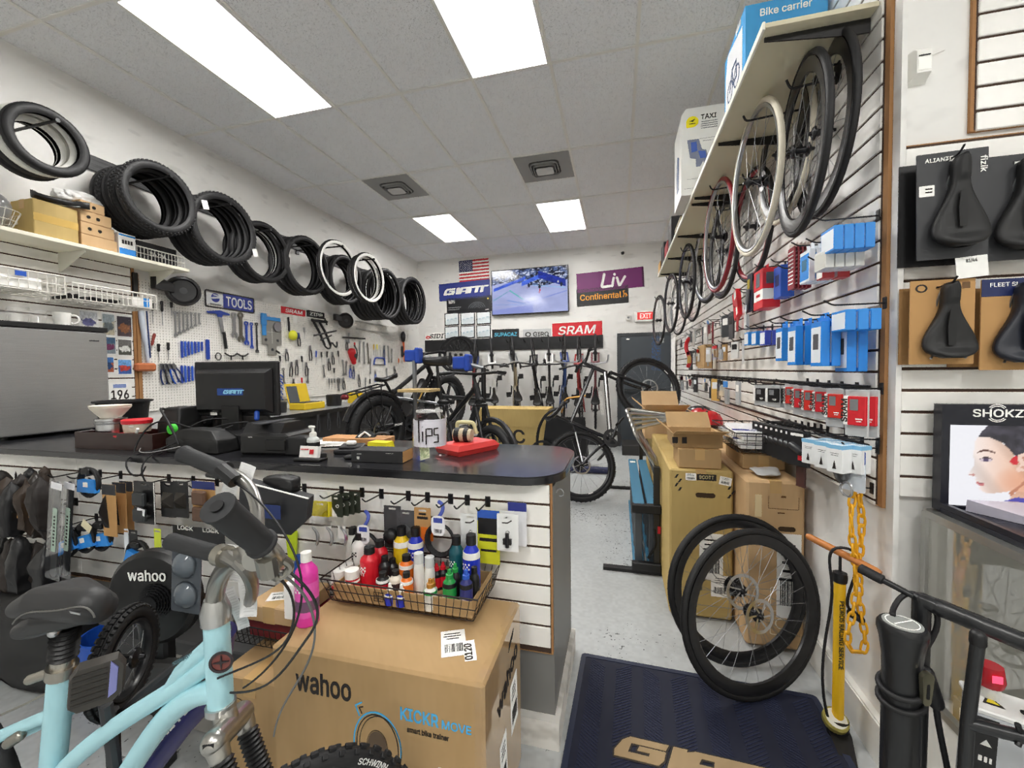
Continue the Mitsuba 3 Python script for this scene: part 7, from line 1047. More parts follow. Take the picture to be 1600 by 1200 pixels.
def stack(proto, n, pitch, px, py, z0, label, cat_='box', name='product_box', group=None, yaw=0, xw=None, hook=None):
    """n packs one behind another on one hook, foremost away from the wall; px, py: the hole of the foremost pack"""
    x = XR-.02-(n-.5)*pitch-.012; q = at(px, py, 0, x)
    for i in range(n): place(proto, name, f'{label}, {"foremost" if i == 0 else ORD[i]} on its hook' if n > 1 else label, cat_, WRY(q[1], q[2], x+pitch*i) @ R('y', yaw), group)
    if hook: hookat(WRY(q[1], q[2]+.004, XR), XR-x+.06, HKG, hook)
HW_ = lambda s: f'black hook carrying the {s}'
# top row
PB1 = boxpack(.10, .085, .028, PKB, LBL, None, .03, 'clear_plastic'); stack(PB1, 4, .031, 1300, 345, 0, 'blue and white chain box at the top right of the rows', group='blue chain boxes', hook=HW_('blue chain boxes'))
PW1 = boxpack(.09, .07, .028, mt('d9d9d3', .45), mt('c9c9c2', .5), None, .03, 'clear_plastic'); stack(PW1, 4, .031, 1288, 380, 0, 'white box hanging just below the blue chain boxes', group='white boxes', hook=HW_('white boxes'))
PB2 = boxpack(.09, .13, .022, LBL, PKB, mt('2f6a8a', .4), .02); stack(PB2, 4, .026, 1262, 385, 0, 'white and blue brake cable box right of the striped red cards', group='white and blue boxes', hook=HW_('white and blue boxes'))
PR0 = boxpack(.05, .05, .04, mt('b9383c', .4), PAP); stack(PR0, 2, .05, 1290, 408, 0, 'small red and white box tucked under the white boxes', group='small red boxes', hook=HW_('small red boxes'))
PR1 = [('card', ext(rrect(.07, .19, .004), .006), mt('8c2a34', .45)), ('stripes', cat(*[bx(.055, .006, .001, at=(0, -.07+.018*i, .0065)) for i in range(9)]), PAP, {'kind': 'stuff'}), ('header', bx(.05, .03, .002, at=(0, .10, .003)), mt('d9c9c0', .4))]
stack(PR1, 5, .016, 1238, 420, 0, 'dark red striped tool card in the upper row', 'card', 'hang_card', 'striped red cards', hook=HW_('striped red cards'))
PBL = boxpack(.10, .16, .06, mt('2350b0', .4), mt('2350b0', .35), mt('16306a', .4), .02); stack(PBL, 1, .065, 1225, 410, 0, 'blue windowed light box between the red cards and the big red box', hook=HW_('blue light box'))
PRB = [('lower_band', bx(.15, .045, .085, .002, at=(0, -.205, 0)), mt('d02830', .4)), ('white_band', bx(.148, .06, .083, .002, at=(0, -.155, 0)), PAP), ('upper_band', bx(.15, .11, .085, .002, at=(0, -.07, 0)), mt('d02830', .4)), ('window', bx(.06, .075, .001, at=(0, -.07, .043)), mt('5a5c60', .15)), ('side_window', bx(.001, .06, .05, at=(.0755, -.07, 0)), mt('6a6c70', .15)), ('print', bx(.06, .015, .0008, at=(0, -.155, .0425)), RED), ('header', bx(.06, .03, .002, at=(0, -.0, 0)), mt('d02830', .4))]
stack(PRB, 1, .12, 1198, 418, 0, 'large red and white windowed light box in the upper row', hook=HW_('large red light box'))
NVc = [('card', ext(rrect(.10, .24, .005), .003), mt('23283a', .45)), ('yellow_label', bx(.05, .06, .001, at=(-.02, .06, .004)), mt('b9a83a', .5)), ('grey_tool', tube([(-.02, -.10, .015), (.02, .02, .015)], .012), GSW)]
stack(NVc, 2, .03, 1172, 458, 0, 'navy tool card with a yellow label by the red box', 'card', 'hang_card', 'navy tool cards', hook=HW_('navy tool cards'))
RTL = [('box', bx(.10, .19, .03, .002), mt('c8242c', .4)), ('white_patch', bx(.05, .05, .001, at=(.02, .06, .0157)), PAP), ('white_corner', bx(.03, .05, .001, at=(.03, -.06, .0157)), PAP)]
q = at(1152, 476, 0, .78); place(RTL, 'product_box', 'tilted red box hanging askew left of the navy cards', 'box', WRY(q[1], q[2], .78) @ R('z', 18)); hookat(WRY(q[1], q[2]+.10, XR), .13, HKG, HW_('tilted red box'))
# blue inner tube boxes
PT1 = boxpack(.085, .165, .028, mt('1f7fd6', .4), LBL, mt('4a4c52', .4), .022)
for i, (px, py, n) in enumerate([(1322, 500, 2), (1282, 494, 4), (1243, 502, 4), (1222, 506, 2)]): stack(PT1, n, .034, px, py, 0, f'tall blue inner tube box, {["nearest", "second", "third", "furthest"][i]} stack of its row', group='tall blue inner tube boxes', hook=HW_(f'{["nearest", "second", "third", "furthest"][i]} tall blue boxes'))
stack(boxpack(.10, .07, .03, PKB, LBL, None, .018, 'clear_plastic'), 3, .036, 1318, 478, 0, 'blue and white pack at right above the tall blue boxes', group='blue and white packs', hook=HW_('blue and white packs'))
for i, px in enumerate((1196, 1182, 1170)): stack(boxpack(.085, .08, .03, PKB if i else mt('3a4ab0', .4), LBL, None, .018, 'clear_plastic'), 2, .036, px, 512+1.5*i, 0, f'small blue pack left of the tall blue boxes, {["nearest", "middle", "furthest"][i]} hook', group='small blue packs', hook=HW_(f'small blue packs, {["nearest", "middle", "furthest"][i]}'))
# far mixed goods
r5 = random.Random(11); FARC = ['c9c9c4', '3a3b3e', 'b5383c', '8d8e8f', 'd9d4c4', 'c9a45a', '56585c', 'a9adb0', '6a2a2e', 'd8d8d6', '2a2c30', '9c7a4c']
LCN = ['pale', 'black', 'red', 'grey', 'cream', 'tan', 'slate', 'silver', 'maroon', 'white', 'dark', 'brown']
rows = [('upper', 1.80, [2.95+.16*i for i in range(16)]), ('middle', 1.585, [3.05+.16*i for i in range(14)]), ('lower', 1.31, [3.05+.15*i for i in range(17)])]
for rn, z, ys in rows:
    for i, y in enumerate(ys):
        k = r5.randrange(12); w, h = r5.uniform(.06, .11), r5.uniform(.10, .20); x = r5.uniform(.74, .82); c = mt(FARC[k], .42)
        M = WRY(y, z, x) @ R('y', r5.uniform(-25, 25))
        if r5.random() < .45: p = [('packet', ext(rrect(w, h, .006), .012), c, {'M': T(0, -h/2, 0)}), ('label', bx(w*.7, h*.3, .001), [PAP, LBL, RED, BLK][r5.randrange(4)], {'M': T(0, -h*.3, .0127)})]
        else: p = [('sleeve', ext(rrect(w, h, .004), .0015), 'clear_plastic', {'M': T(0, -h/2, .02)}), ('part', soft([(sx*w*.3, -h*.25, .01), (sx*w*.35, -h*.8, .004), (0, -h*.5, .018), (sx*w*.2, -h*.5, 0)] if False else [(a*w*.33, b*h, cc) for a in (-1, 1) for b in (-.3, -.85) for cc in (0, .016)], k, .006, 2), c), ('header', bx(w, h*.22, .002), [RED, LBL, BLK, PKB][r5.randrange(4)], {'M': T(0, -h*.12, .02)})]
        place(p, 'parts_packet', f'{LCN[k]} parts packet in the {rn} far row, {ORD[i]} from the near end', 'package', M, f'parts packets in the {rn} far row'); hookat(WRY(y, z+.003, XR), XR-x+.03, HKG, f'black hook of the {rn} far row, {ORD[i]} from the near end')
kc = carton('flat kraft box hanging far along the right wall', (.76, 4.12, 1.40), (.83, 4.45, 1.62), 'cardboard', tape=False); one('red_cable', 'thin red cable packet hanging far along the right wall', 'package', tube(spl([(.76, 4.95, 1.74), (.74, 4.97, 1.6), (.76, 4.93, 1.52), (.75, 4.96, 1.42)], 5), .02), RED, smooth=True)
# rails with hooks
for i, (z, y0, y1) in enumerate([(1.325, 1.76, 5.5), (1.112, 1.76, 4.4)]):
    t = Thing('slat_rail', ['upper', 'lower'][i]+' black hook rail along the right wall slats', 'rail', 'black hook rails'); t.add('rail', b2((XR-.014, y0, z-.007), (XR-.002, y1, z+.007), .002), HKM)
# red pad packs and black packs
def blister(w, h, d, col, txt_=None): return [('clear_case', bx(w, h, d*.5, .002, at=(0, -h/2, -d*.5)), mt('b9bbbc', .18)), ('insert', bx(w*.78, h*.62, d*.6, .002, at=(w*.09, -h*.45, 0)), col), ('white_band', bx(w*.18, h*.62, d*.62, .001, at=(-w*.40, -h*.45, 0)), PAP)]+([('lettering', tm(txt('SRAM', .018, h*.5), FR((-w*.40+.006, -h*.45, d*.32), (0, 1, 0), (-1, 0, 0), (0, 0, 1))), INK)] if txt_ else [])+[('swatch', bx(w*.36, h*.24, .001, at=(-w*.02, -h*.32, d*.31)), mt('77787a', .3)), ('print', cat(bx(w*.3, h*.03, .0006, at=(w*.2, -h*.62, d*.305)), bx(w*.22, h*.02, .0006, at=(w*.2, -h*.67, d*.305))), PAP)]
for i, (px, w, h, n) in enumerate([(1337, .07, .165, 2), (1303, .062, .15, 2), (1282, .058, .135, 2), (1264, .058, .14, 2), (1248, .058, .14, 2), (1234, .058, .13, 2)]): stack(blister(w, h, .022, [mt('c8202c', .4), mt('cf2c24', .4)][i % 2], True), n, .03, px, 609-2*i, 0, f'red brake pad pack, {ORD[i]} hook from the near end', 'package', 'blister_pack', 'red brake pad packs', yaw=38, hook=HW_(f'red pad packs, {ORD[i]} from the near end'))
for i, (px, w) in enumerate([(1207, .075), (1187, .075)]): stack(blister(w, .12, .02, BLK), 2, .03, px, 602, 0, f'black tool pack left of the red pad packs, {["nearer", "further"][i]}', 'package', 'blister_pack', 'black blister packs', yaw=38, hook=HW_(f'black tool packs, {["nearer", "further"][i]}'))
# lower rail: white boxes, black lights, blue card
for i, (px, py) in enumerate([(1312, 688), (1291, 684), (1270, 680)]):
    for j in range(2): t = place([('box', bx(.055, .10, .05, .002, at=(0, -.065, 0)), mt('e4e6e6', .45)), ('blue_band', bx(.056, .014, .051, at=(0, -.022, 0)), mt('7db4d8', .45)), ('tower_print', ext([(-.006, 0), (.006, 0), (0, .03)], .0008), INK, {'M': T(0, -.10, .0254)}), ('print', cat(bx(.03, .002, .0006, at=(0, -.045, 0)), bx(.025, .002, .0006, at=(0, -.052, 0))), GSW, {'M': T(0, 0, .0254)})], 'product_box', f'white tube sealant box with a pale blue band, {["nearest", "middle", "furthest"][i]} of three hooks, {["front", "back"][j]} one', 'box', WRY(at(px, py, 0, .765)[1], at(px, py, 0, .765)[2], .765+.056*j) @ R('y', 32), 'white sealant boxes')
    hookat(WRY(at(px, py, 0, .765)[1], at(px, py, 0, .765)[2]+.006, XR), .16, HKG, HW_(f'white sealant boxes, {["nearest", "middle", "furthest"][i]}'))
for i in range(8):
    px = 1248-8.5*i; q = at(px, 672-1.8*i, 0, .77); place([('card', bx(.10, .16, .02, .003, at=(0, -.08, 0)), mt('1b1b1d', .4)), ('light_body', caps((-.02, -.07, .012), (.02, -.09, .012), .018), mt('2c2d30', .25)), ('red_lens', bx(.02, .02, .006, at=(.02, -.12, .013)), RED if i < 3 else GSW), ('header_print', bx(.06, .012, .001, at=(0, -.02, .0105)), PAP)], 'light_pack', f'black bike light pack on the lower rail, {ORD[i]} from the white boxes', 'package', WRY(q[1], q[2], .77) @ R('y', 30), 'black light packs'); hookat(WRY(q[1], q[2]+.004, XR), .13, HKG, HW_(f'light pack {ORD[i]} from the white boxes'))
q = at(1252, 708, 0, .80); place([('card', bx(.05, .13, .012, .003, at=(0, -.09, 0)), mt('4a2a28', .4)), ('header', bx(.05, .02, .013, at=(0, -.01, 0)), BLK)], 'hang_card', 'dark red light card hanging low below the lower rail', 'package', WRY(q[1], q[2], .80) @ R('y', 20))
mc = place([('card', ext(rrect(.085, .15, .008), .002), LBL, {'M': T(0, -.075, 0)}), ('blue_header', ext(rrect(.085, .05, .008), .001), mt('2c4690', .45), {'M': T(0, -.025, .002)}), ('mirror', sphere(.035, 2, (.8, 1.2, .5), at=(-.025, -.085, .02)), mt('6a6c6e', .1, .6), {'smooth': True}), ('carabiner', tube(spl([(-.01, -.12, .03), (.015, -.125, .03), (.01, -.165, .03), (-.01, -.16, .03), (-.012, -.125, .03)], 5), .004), CHR), ('print', bx(.05, .012, .0006), PAP, {'M': T(0, -.025, .0032)})], 'hang_card', 'blue headed mirror card at the near end of the lower rail', 'package', WRY(1.72, 1.105, .81) @ R('y', 30)); hookat(WRY(1.715, 1.112, XR), .11, HKG, HW_('mirror card'))
hookat(WRY(1.745, .962, XR), .075, HKG, 'steel hook carrying the yellow plastic chain')
# yellow plastic chain: every link
chn = Thing('plastic_chain', 'yellow plastic chain looped over a hook and hanging down the right wall', 'chain'); YC_ = mt('e0a51c', .4)
lk = tube([(.0095*np.sign(math.cos(a))*abs(math.cos(a))**.8, 0, .0225*np.sign(math.sin(a))*abs(math.sin(a))**.8) for a in np.linspace(0, 2*PI, 14, False)], .0044, 6, closed=True)
cpts = spl([(.828, 1.745, .965), (.818, 1.735, .78), (.82, 1.73, .50), (.826, 1.73, .365), (.842, 1.735, .36), (.853, 1.74, .50), (.851, 1.745, .78), (.838, 1.75, .965)], 80); s_ = np.r_[0, np.cumsum(np.linalg.norm(np.diff(cpts, axis=0), axis=1))]
nl = int(s_[-1]/.0358)
for i in range(nl):
    t_ = (i+.5)/nl*s_[-1]; p = np.array([np.interp(t_, s_, cpts[:, k]) for k in range(3)]); p2 = np.array([np.interp(t_+.004, s_, cpts[:, k]) for k in range(3)]); chn.add('link', lk, YC_, TP(p) @ axz(p2-p) @ R('z', 45+90*(i % 2)), smooth=True)
# ---------------- saddles on the return wall
def saddle_card(label, x0, x1, zt, zb, col, y, tilt=0, head=None, text=None, w=.145, groove=True, scol=None, L_=.275):
    W, H = x1-x0, zt-zb; t = Thing('saddle_card', label, 'saddle', 'carded saddles on the corner wall', FR(((x0+x1)/2, y, zt), (1, 0, 0), (0, 0, 1), (0, -1, 0)) @ R('z', tilt))
    t.add('card', ext(rrect(W, H, .002).difference(LineString([(-.012, H/2-.025), (.012, H/2-.025)]).buffer(.005)), .004), col, T(0, -H/2, 0))
    if head: t.add('header', bx(W, H*.19, .0008), head, T(0, -H*.095, .0046))
    t.add('saddle', saddle(w, L_, .038, groove), scol or mt('0f0f10', .55), FR((.008, -H*.56, .052), (0, 1, 0), (-1, 0, 0), (0, 0, 1)), smooth=True); t.add('saddle_rails', SADRAIL, STL, FR((.008, -H*.56, .052), (0, 1, 0), (-1, 0, 0), (0, 0, 1)))
    if groove: t.add('relief_channel', hull([(a*.011*k, -H*.56+b, .0475+c) for a in (-1, 1) for b, k in ((-.06, .8), (0, 1), (.05, .5)) for c in (0, .002)]), mt('0c0c0d', .6), None)
    if text: t.add('lettering', txt(text, .012, None, .0005, center=False), PAP, T(-W/2+.02, -H*.085, .0054))
    return t
BC_ = mt('2f3033', .5)
a_ = at(1428, 250, 1, 1.62); b_ = at(1538, 400, 1, 1.62)
t = saddle_card('black racing saddle on a dark grey card with white lettering, upper left', .912, 1.092, 2.065, 1.735, BC_, 1.605, 1, text='ALIANTE'); t.add('side_lettering', txt('fizik', .016, .05, .0005), PAP, FR((.07, -.05, .0052), (0, -1, 0), (1, 0, 0), (0, 0, 1))); k = t.add('white_label', bx(.04, .034, .0006), PAP, T(-.065, -.115, .0046)); t.add('print', cat(bx(.018, .004, .0006, at=(0, .006, 0)), bx(.018, .004, .0006, at=(0, -.004, 0))), INK, T(-.06, -.115, .0052), under=k)
saddle_card('black wide saddle on a dark grey card at the upper right edge', 1.098, 1.28, 2.045, 1.725, BC_, 1.635, 0, w=.155)
one('back_card', 'black card behind the dark grey lettered saddle card', 'card', bx(.18, .004, .33), BLK, T(.985, 1.655, 1.89)); 
t = saddle_card('black cutaway saddle on a kraft card, lower left', .908, 1.075, 1.672, 1.405, KRA, 1.615, 0, L_=.235, w=.14); t.add('ring_mark', ext(ring(.013, .009, 1.2), .0006), INK, T(-.055, -.025, .0046)); t.add('small_print', bx(.02, .02, .0006), mt('6a4c2c', .6), T(.06, -.02, .0046))
saddle_card('navy tinted saddle on a kraft card with a navy header, lower right', 1.09, 1.26, 1.665, 1.385, KRA, 1.615, 0, head=mt('1a2554', .45), text='FLEET SL', L_=.24, w=.15, scol=mt('141824', .45))
one('back_card', 'kraft card behind the lower left kraft saddle card', 'card', bx(.13, .003, .25), mt('8f6c42', .8), T(.965, 1.65, 1.53), 'kraft cards behind saddles'); one('back_card', 'kraft card behind the lower right kraft saddle card', 'card', bx(.13, .003, .25), mt('8f6c42', .8), T(1.10, 1.655, 1.52), 'kraft cards behind saddles')
pt_ = Thing('price_tag', 'white price tag hanging between the upper and lower saddles', 'tag', None, FR((1.055, 1.60, 1.735), (1, 0, 0), (0, 0, 1), (0, -1, 0)) @ R('z', 5)); pt_.add('sheet', bx(.08, .065, .001), PAP, T(0, -.03, 0)); pt_.add('print', txt('81/44', .010, .028, .0005), INK, T(0, -.015, .0008))
for i, (x, z) in enumerate([(1.0, 2.042), (1.20, 2.025), (.99, 1.652), (1.18, 1.645)]): hookat(FR((x, 1.68, z), (1, 0, 0), (0, 0, 1), (0, -1, 0)), .13, 'hooks on the corner wall', f'black hook carrying the {["upper left", "upper right", "lower left", "lower right"][i]} saddle card')
one('slat_bracket', 'black bracket on the upper corner slats at the image edge', 'bracket', bx(.03, .02, .09, .003), BLK, T(1.19, 1.668, 2.63))
# ---------------- boxes on the right shelf
zr = 2.683
tx_ = Thing('product_box', 'tall white child seat box reading TAXI on the right shelf', 'box', None, T(.452, 3.32, zr) @ S(1, 1, .95)); tx_.add('body', hull([(0, 0, 0), (.30, 0, 0), (0, .38, 0), (.30, .38, 0), (.03, 0, .66), (.30, 0, .66), (.03, .38, .66), (.30, .38, .66), (0, 0, .61), (0, .38, .61)]), mt('dcdcd8', .4)); F1 = FY(.0, -.0005, 0)
tx_.add('badge', ext(unary_union([Point(.075, .555).buffer(.042), sbox(.033, .513, .075, .555)]), .001), mt('e0d21c', .45), FY(0, -.0002, 0)); tx_.add('badge_print', cat(bx(.04, .006, .0008, at=(.075, .54, .0014)), ext([(.055, .56), (.095, .575), (.08, .555)], .0008, .001)), INK, FY(0, -.0002, 0)); tx_.add('lettering', txt('TAXI', .034, .105), INK, FY(.185, -.0005, .565)); tx_.add('small_print', cat(*[bx(.11, .006, .0006, at=(.19, .545-.016*i, 0)) for i in range(4)], bx(.13, .002, .0006, at=(.19, .42, 0)), bx(.11, .003, .0006, at=(.2, .40, 0)), bx(.12, .002, .0006, at=(.1, .12, 0)), bx(.2, .002, .0006, at=(.12, .05, 0))), GSW, FY(0, -.0005, 0))
tx_.add('seat_print', cat(ext([(.04, .42), (.12, .42), (.14, .34), (.17, .33), (.19, .22), (.16, .22), (.15, .25), (.13, .21), (.10, .21), (.10, .27), (.06, .28)], .0006)), mt('6e7488', .5), FY(0, -.0005, 0)); tx_.add('cushion_print', cat(ext([(.065, .40), (.105, .40), (.11, .33), (.07, .32)], .0006), ext([(.115, .33), (.165, .32), (.17, .27), (.13, .27)], .0006)), mt('3a56a0', .5), FY(0, -.0012, 0)); tx_.add('side_seat_print', ext([(.1, .1), (.2, .1), (.22, .35), (.12, .40), (.08, .25)], .0006), mt('54607e', .5), FXn(-.0005, .33, 0))
bb2 = Thing('product_box', 'blue and white bike carrier box on the right shelf nearest the viewer', 'box', None, T(.548, 2.09, zr)); bb2.add('body', bx(.32, .36, .33, .003, at=(.16, .18, .165)), mt('3d9bd6', .4)); bb2.add('white_panel', hull([(0, 0, 0), (.30, 0, 0), (.30, .25, 0), (.04, .30, 0), (0, .2, 0), (0, 0, .0008), (.30, 0, .0008), (.3, .25, .0008), (0, .2, .0008), (.04, .3, .0008)]), mt('e6e8ec', .45), FXn(-.0004, .335, .02)); bb2.add('bike_print', cat(*[ext(ring(.05, .042), .0006).apply_translation((a, .09, 0)) for a in (.09, .21)], ext(LineString([(.09, .09), (.13, .17), (.2, .17), (.21, .09), (.15, .09), (.13, .17)]).buffer(.006), .0006)), mt('3a4a6a', .5), FXn(-.0016, .335, .02)); bb2.add('lettering', txt('Bike carrier', .03, .2), PAP, FY(.16, -.0005, .27)); bb2.add('lettering', txt('Bike', .03, .08), PAP, FXn(-.0006, .10, .30))
for i, (x, y, w, d, h, c, lab) in enumerate([(.56, 3.75, .25, .3, .16, '3a3b3d', 'flat dark box'), (.55, 4.1, .28, .4, .12, '8a7a58', 'tan box'), (.53, 4.6, .25, .25, .30, '2c2c2f', 'black box'), (.53, 4.95, .25, .3, .16, '9c2a30', 'red box'), (.53, 5.35, .26, .3, .26, '232326', 'dark helmet box'), (.52, 5.7, .25, .24, .12, 'b08a50', 'kraft box')]): one('shelf_box', f'{lab} far along the right shelf, {ORD[i]} beyond the child seat box', 'box', bx(w, d, h, .003, base=True, at=(w/2, d/2, 0)), mt(c, .5), T(x, y, zr), 'boxes far along the right shelf')
# helmets, basket and catalogues beyond the cartons
for i, (x, y, z, c, lab) in enumerate([(.73, 3.74, .93, 'c8202a', 'red helmet with vents on the cartons'), (.71, 4.0, .93, 'b01c26', 'round red helmet behind the vented one'), (.74, 4.24, .93, '1c1c1f', 'black helmet behind the red helmets')]):
    h = Thing('helmet', lab, 'helmet', 'helmets on the aisle cartons', T(x, y, z+.02) @ R('z', 40*i+60)); g = sphere(.12, 3, (1.15, .85, .8)); g = g.slice_plane((0, 0, -.02), (.1, 0, 1), cap=True); h.add('shell', g, mt(c, .25), smooth=30); h.add('vents', cat(*[tm(bx(.09, .012, .02, .005), T(.02*(abs(j)-1), .032*j, .085-.012*abs(j)) @ R('y', 6)) for j in (-2, -1, 0, 1, 2)]), BLK, kind='stuff'); h.add('pads', lathe([(.085, -.02), (.10, -.02), (.10, .0), (.085, .0)], 20, closed=True), DKG); h.add('logo', ext(ring(.014, .009), .001), PAP, FR((.05, -.098, .02), (1, 0, 0), (0, .2, 1), (0, -1, .2)))
one('carton_stand', 'brown carton carrying the helmets by the right wall', 'box', bx(.24, .75, .06, .004, base=True), 'cardboard', T(.745, 4.0, .848)); 
wire_basket('black wire basket of catalogues on the right wall above the cartons', FR((.86, 2.95, .955), (0, -1, 0), (0, 0, 1), (-1, 0, 0)), .55, .10, .25, BLK, 16, 6, .0018, .012)
for i in range(4): t = Thing('catalogue', f'printed catalogue in the black wire basket, {["lowest", "second", "third", "topmost"][i]}', 'catalogue', 'catalogues in the black basket', T(.735, 2.68, .96+.024*i) @ R('z', [2, -4, 5, -6][i])); t.add('pages', bx(.20, .42, .018, .001, base=True), PAP); t.add('cover', bx(.201, .421, .001), [mt('d9d9de', .35), PAP, mt('c9c9d2', .35), mt('e2e2e6', .3)][i], T(0, 0, .0186)); t.add('blue_band', bx(.201, .06, .0012), mt('1c2a7a', .4), T(0, -.12, .0188)); t.add('lettering', txt('SRAM', .03, .09, .0006), PAP, T(.03, -.135, .0195))
# ---------------- floor pumps
yp = Thing('floor_pump', 'yellow floor pump with a wooden handle standing by the right wall', 'pump'); yb_ = np.array([.80, 1.775, 0]); YPM = mt('e0b21c', .4)
yp.add('base', hull([(sx*.022+o, sy, 0) for sx in (-1, 1) for o, sy in ((-.0, -.13), (0, .13), (0, -.03), (0, .03))]+[(sx*.035, sy*.03, .03) for sx in (-1, 1) for sy in (-1, 1)]), BLK, TP(yb_) @ R('z', -8)); yp.add('gauge', cat(lathe([(0, 0), (.042, 0), (.042, .018), (.037, .024), (0, .024)], 22)), mt('b5a95a', .25, .6), T(yb_[0]-.01, yb_[1], .055) @ R('x', 30)); yp.add('gauge_face', lathe([(0, 0), (.034, 0), (.034, .001), (0, .001)], 22), mt('d8d6c8', .3), T(yb_[0]-.01, yb_[1]-.0125, .0762) @ R('x', 30)); yp.add('foot_block', cyl(.035, .07, 16), BLK, TP(yb_))
yp.add('barrel', lathe([(0, .05), (.0185, .05), (.0185, .60), (0, .60)], 22), YPM, TP(yb_), smooth=35); tl_ = txt('PEDROS RACING SERVICE', .015, .26); v_ = tl_.vertices.copy(); tl_.vertices = np.stack([.0195*np.sin(v_[:, 1]/.0195), -(.0195+v_[:, 2])*np.cos(v_[:, 1]/.0195), -v_[:, 0]], 1); yp.add('lettering', tl_, INK, TP(yb_+(0, 0, .40)) @ R('z', -22))
yp.add('collar', lathe([(0, .595), (.022, .595), (.024, .61), (.022, .63), (.006, .635), (0, .635)], 18), BLK, TP(yb_)); yp.add('piston_rod', tube([yb_+(0, 0, .63), yb_+(0, 0, .70)], .005), BLK); hdir = np.array([.62, -.78, -.18]); yp.add('handle', tube([yb_+(0, 0, .705)+hdir*t for t in (-.12, -.11, -.04, .04, .11, .125)], [.008, .0125, .0135, .0135, .0125, .008], 14), mt('b8743c', .45), smooth=40)
yp.add('hose', tube(spl([yb_+(-.03, -.01, .05), yb_+(-.055, -.01, .2), yb_+(-.045, -.015, .42), yb_+(-.035, -.015, .62), yb_+(-.02, -.02, .73), yb_+(.02, -.025, .73), yb_+(.035, -.02, .62), yb_+(.028, -.02, .50)], 8), .005, 8), RUB, smooth=True); yp.add('pump_head', hull(np.vstack([sphere(.016, 1, at=yb_+(.03, -.02, .49)).vertices, sphere(.012, 1, at=yb_+(.055, -.03, .475)).vertices])), BLK)
bp = Thing('floor_pump', 'large black floor pump with a thick barrel and long handle at the right front', 'pump'); d_ = .97; pb_ = pt(1408, 1075, d_); pb_[2] = 0; zt_ = pt(1408, 985, d_)[2]; PBK = mt('18191b', .32)
bp.add('barrel', lathe([(0, .03), (.036, .03), (.036, zt_-.09), (.037, zt_-.06), (.042, zt_-.02), (.047, zt_), (.047, zt_+.012), (.042, zt_+.02), (0, zt_+.02)], 30), PBK, TP(pb_), smooth=35); bp.add('gauge_glass', lathe([(0, 0), (.037, 0), (.037, .002), (0, .002)], 28), mt('8d8f8c', .08), T(pb_[0], pb_[1], zt_+.020)); bp.add('gauge_print', cat(ext(ring(.031, .029), .0006), ext(LineString([(-.02, -.01), (.025, .012)]).buffer(.0015), .0006)), PAP, T(pb_[0], pb_[1], zt_+.0225)); 
for z in (zt_-.13, zt_-.16): bp.add('hose_wrap', tube([(pb_[0]+.0405*math.cos(a), pb_[1]+.0405*math.sin(a), z+.010*math.sin(a+1)) for a in np.linspace(0, 2*PI, 28, False)], .0065, 8, closed=True), RUB, smooth=True)
nv = -FW*.93+RT*(-.03); nv[2] = 0; nv /= np.linalg.norm(nv); bp.add('valve_lever', hull(np.vstack([tm(cyl(.013, .010, 14), FR((0, 0, .028), (1, 0, 0), (0, 1, 0), (0, 0, 1))).vertices, tm(cyl(.009, .008, 14), FR((0, -.055, .028), (1, 0, 0), (0, 1, 0), (0, 0, 1))).vertices])), mt('8f8c78', .25, .9), FR((pb_[0]+.016, pb_[1]-.010, zt_-.075), np.cross([0, 0, 1.], nv), [0, 0, 1.], nv)); bp.add('lever_slot', ext(rrect(.007, .035, .003), .001), BLK, FR((pb_[0]+.016, pb_[1]-.010, zt_-.105), np.cross([0, 0, 1.], nv), [0, 0, 1.], nv) @ T(0, 0, .037)); bp.add('base', hull([(sx*.06, sy*.15, 0) for sx in (-1, 1) for sy in (-1, 1)]+[(sx*.05, sy*.06, .035) for sx in (-1, 1) for sy in (-1, 1)]), BLK, TP(pb_+(0, 0, .0)))
h0, hm, h1 = pt(1342, 887, 1.10), pt(1440, 938, 1.0), pt(1660, 1028, .86); bp.add('handle', cat(tube([lerp(h0, hm, .38), hm], .0075, 10), hull(np.vstack([bx(.03, .03, .03, .006, at=hm).vertices, sphere(.018, 1, at=lerp(hm, h1, .15)).vertices])), *[hull(np.vstack([sphere(.020, 1, at=lerp(hm, h1, .12+.2*k)).vertices, sphere(.020, 1, at=lerp(hm, h1, .32+.2*k)).vertices])) for k in range(4)]), PBK, smooth=40); bp.add('grip', tube([h0, lerp(h0, hm, .02), lerp(h0, hm, .40), lerp(h0, hm, .42)], [.008, .0125, .0125, .009], 14), RUB, smooth=40); bp.add('piston_rod', tube([(hm[0], hm[1], hm[2]), (hm[0]-.005, hm[1]-.0, .06)], .018, 14), PBK); bp.add('hose', tube(spl([(pb_[0]+.05, pb_[1], zt_-.14), pt(1462, 985, .99), pt(1455, 945, 1.0), pt(1430, 928, 1.02), pt(1402, 940, 1.02), pt(1395, 960, .99)], 8), .006, 8), RUB, smooth=True); bp.add('pump_head', hull(np.vstack([sphere(.018, 1, at=pt(1452, 1075, .97)).vertices, sphere(.016, 1, at=pt(1462, 1098, .97)).vertices, sphere(.014, 1, at=pt(1448, 1050, .97)).vertices])), BLK); bp.add('lower_hose', tube(spl([pt(1462, 1098, .97), pt(1468, 1140, .98), pt(1482, 1210, .99), pt(1490, 1290, 1.0)], 6), .0065, 8), RUB, smooth=True)
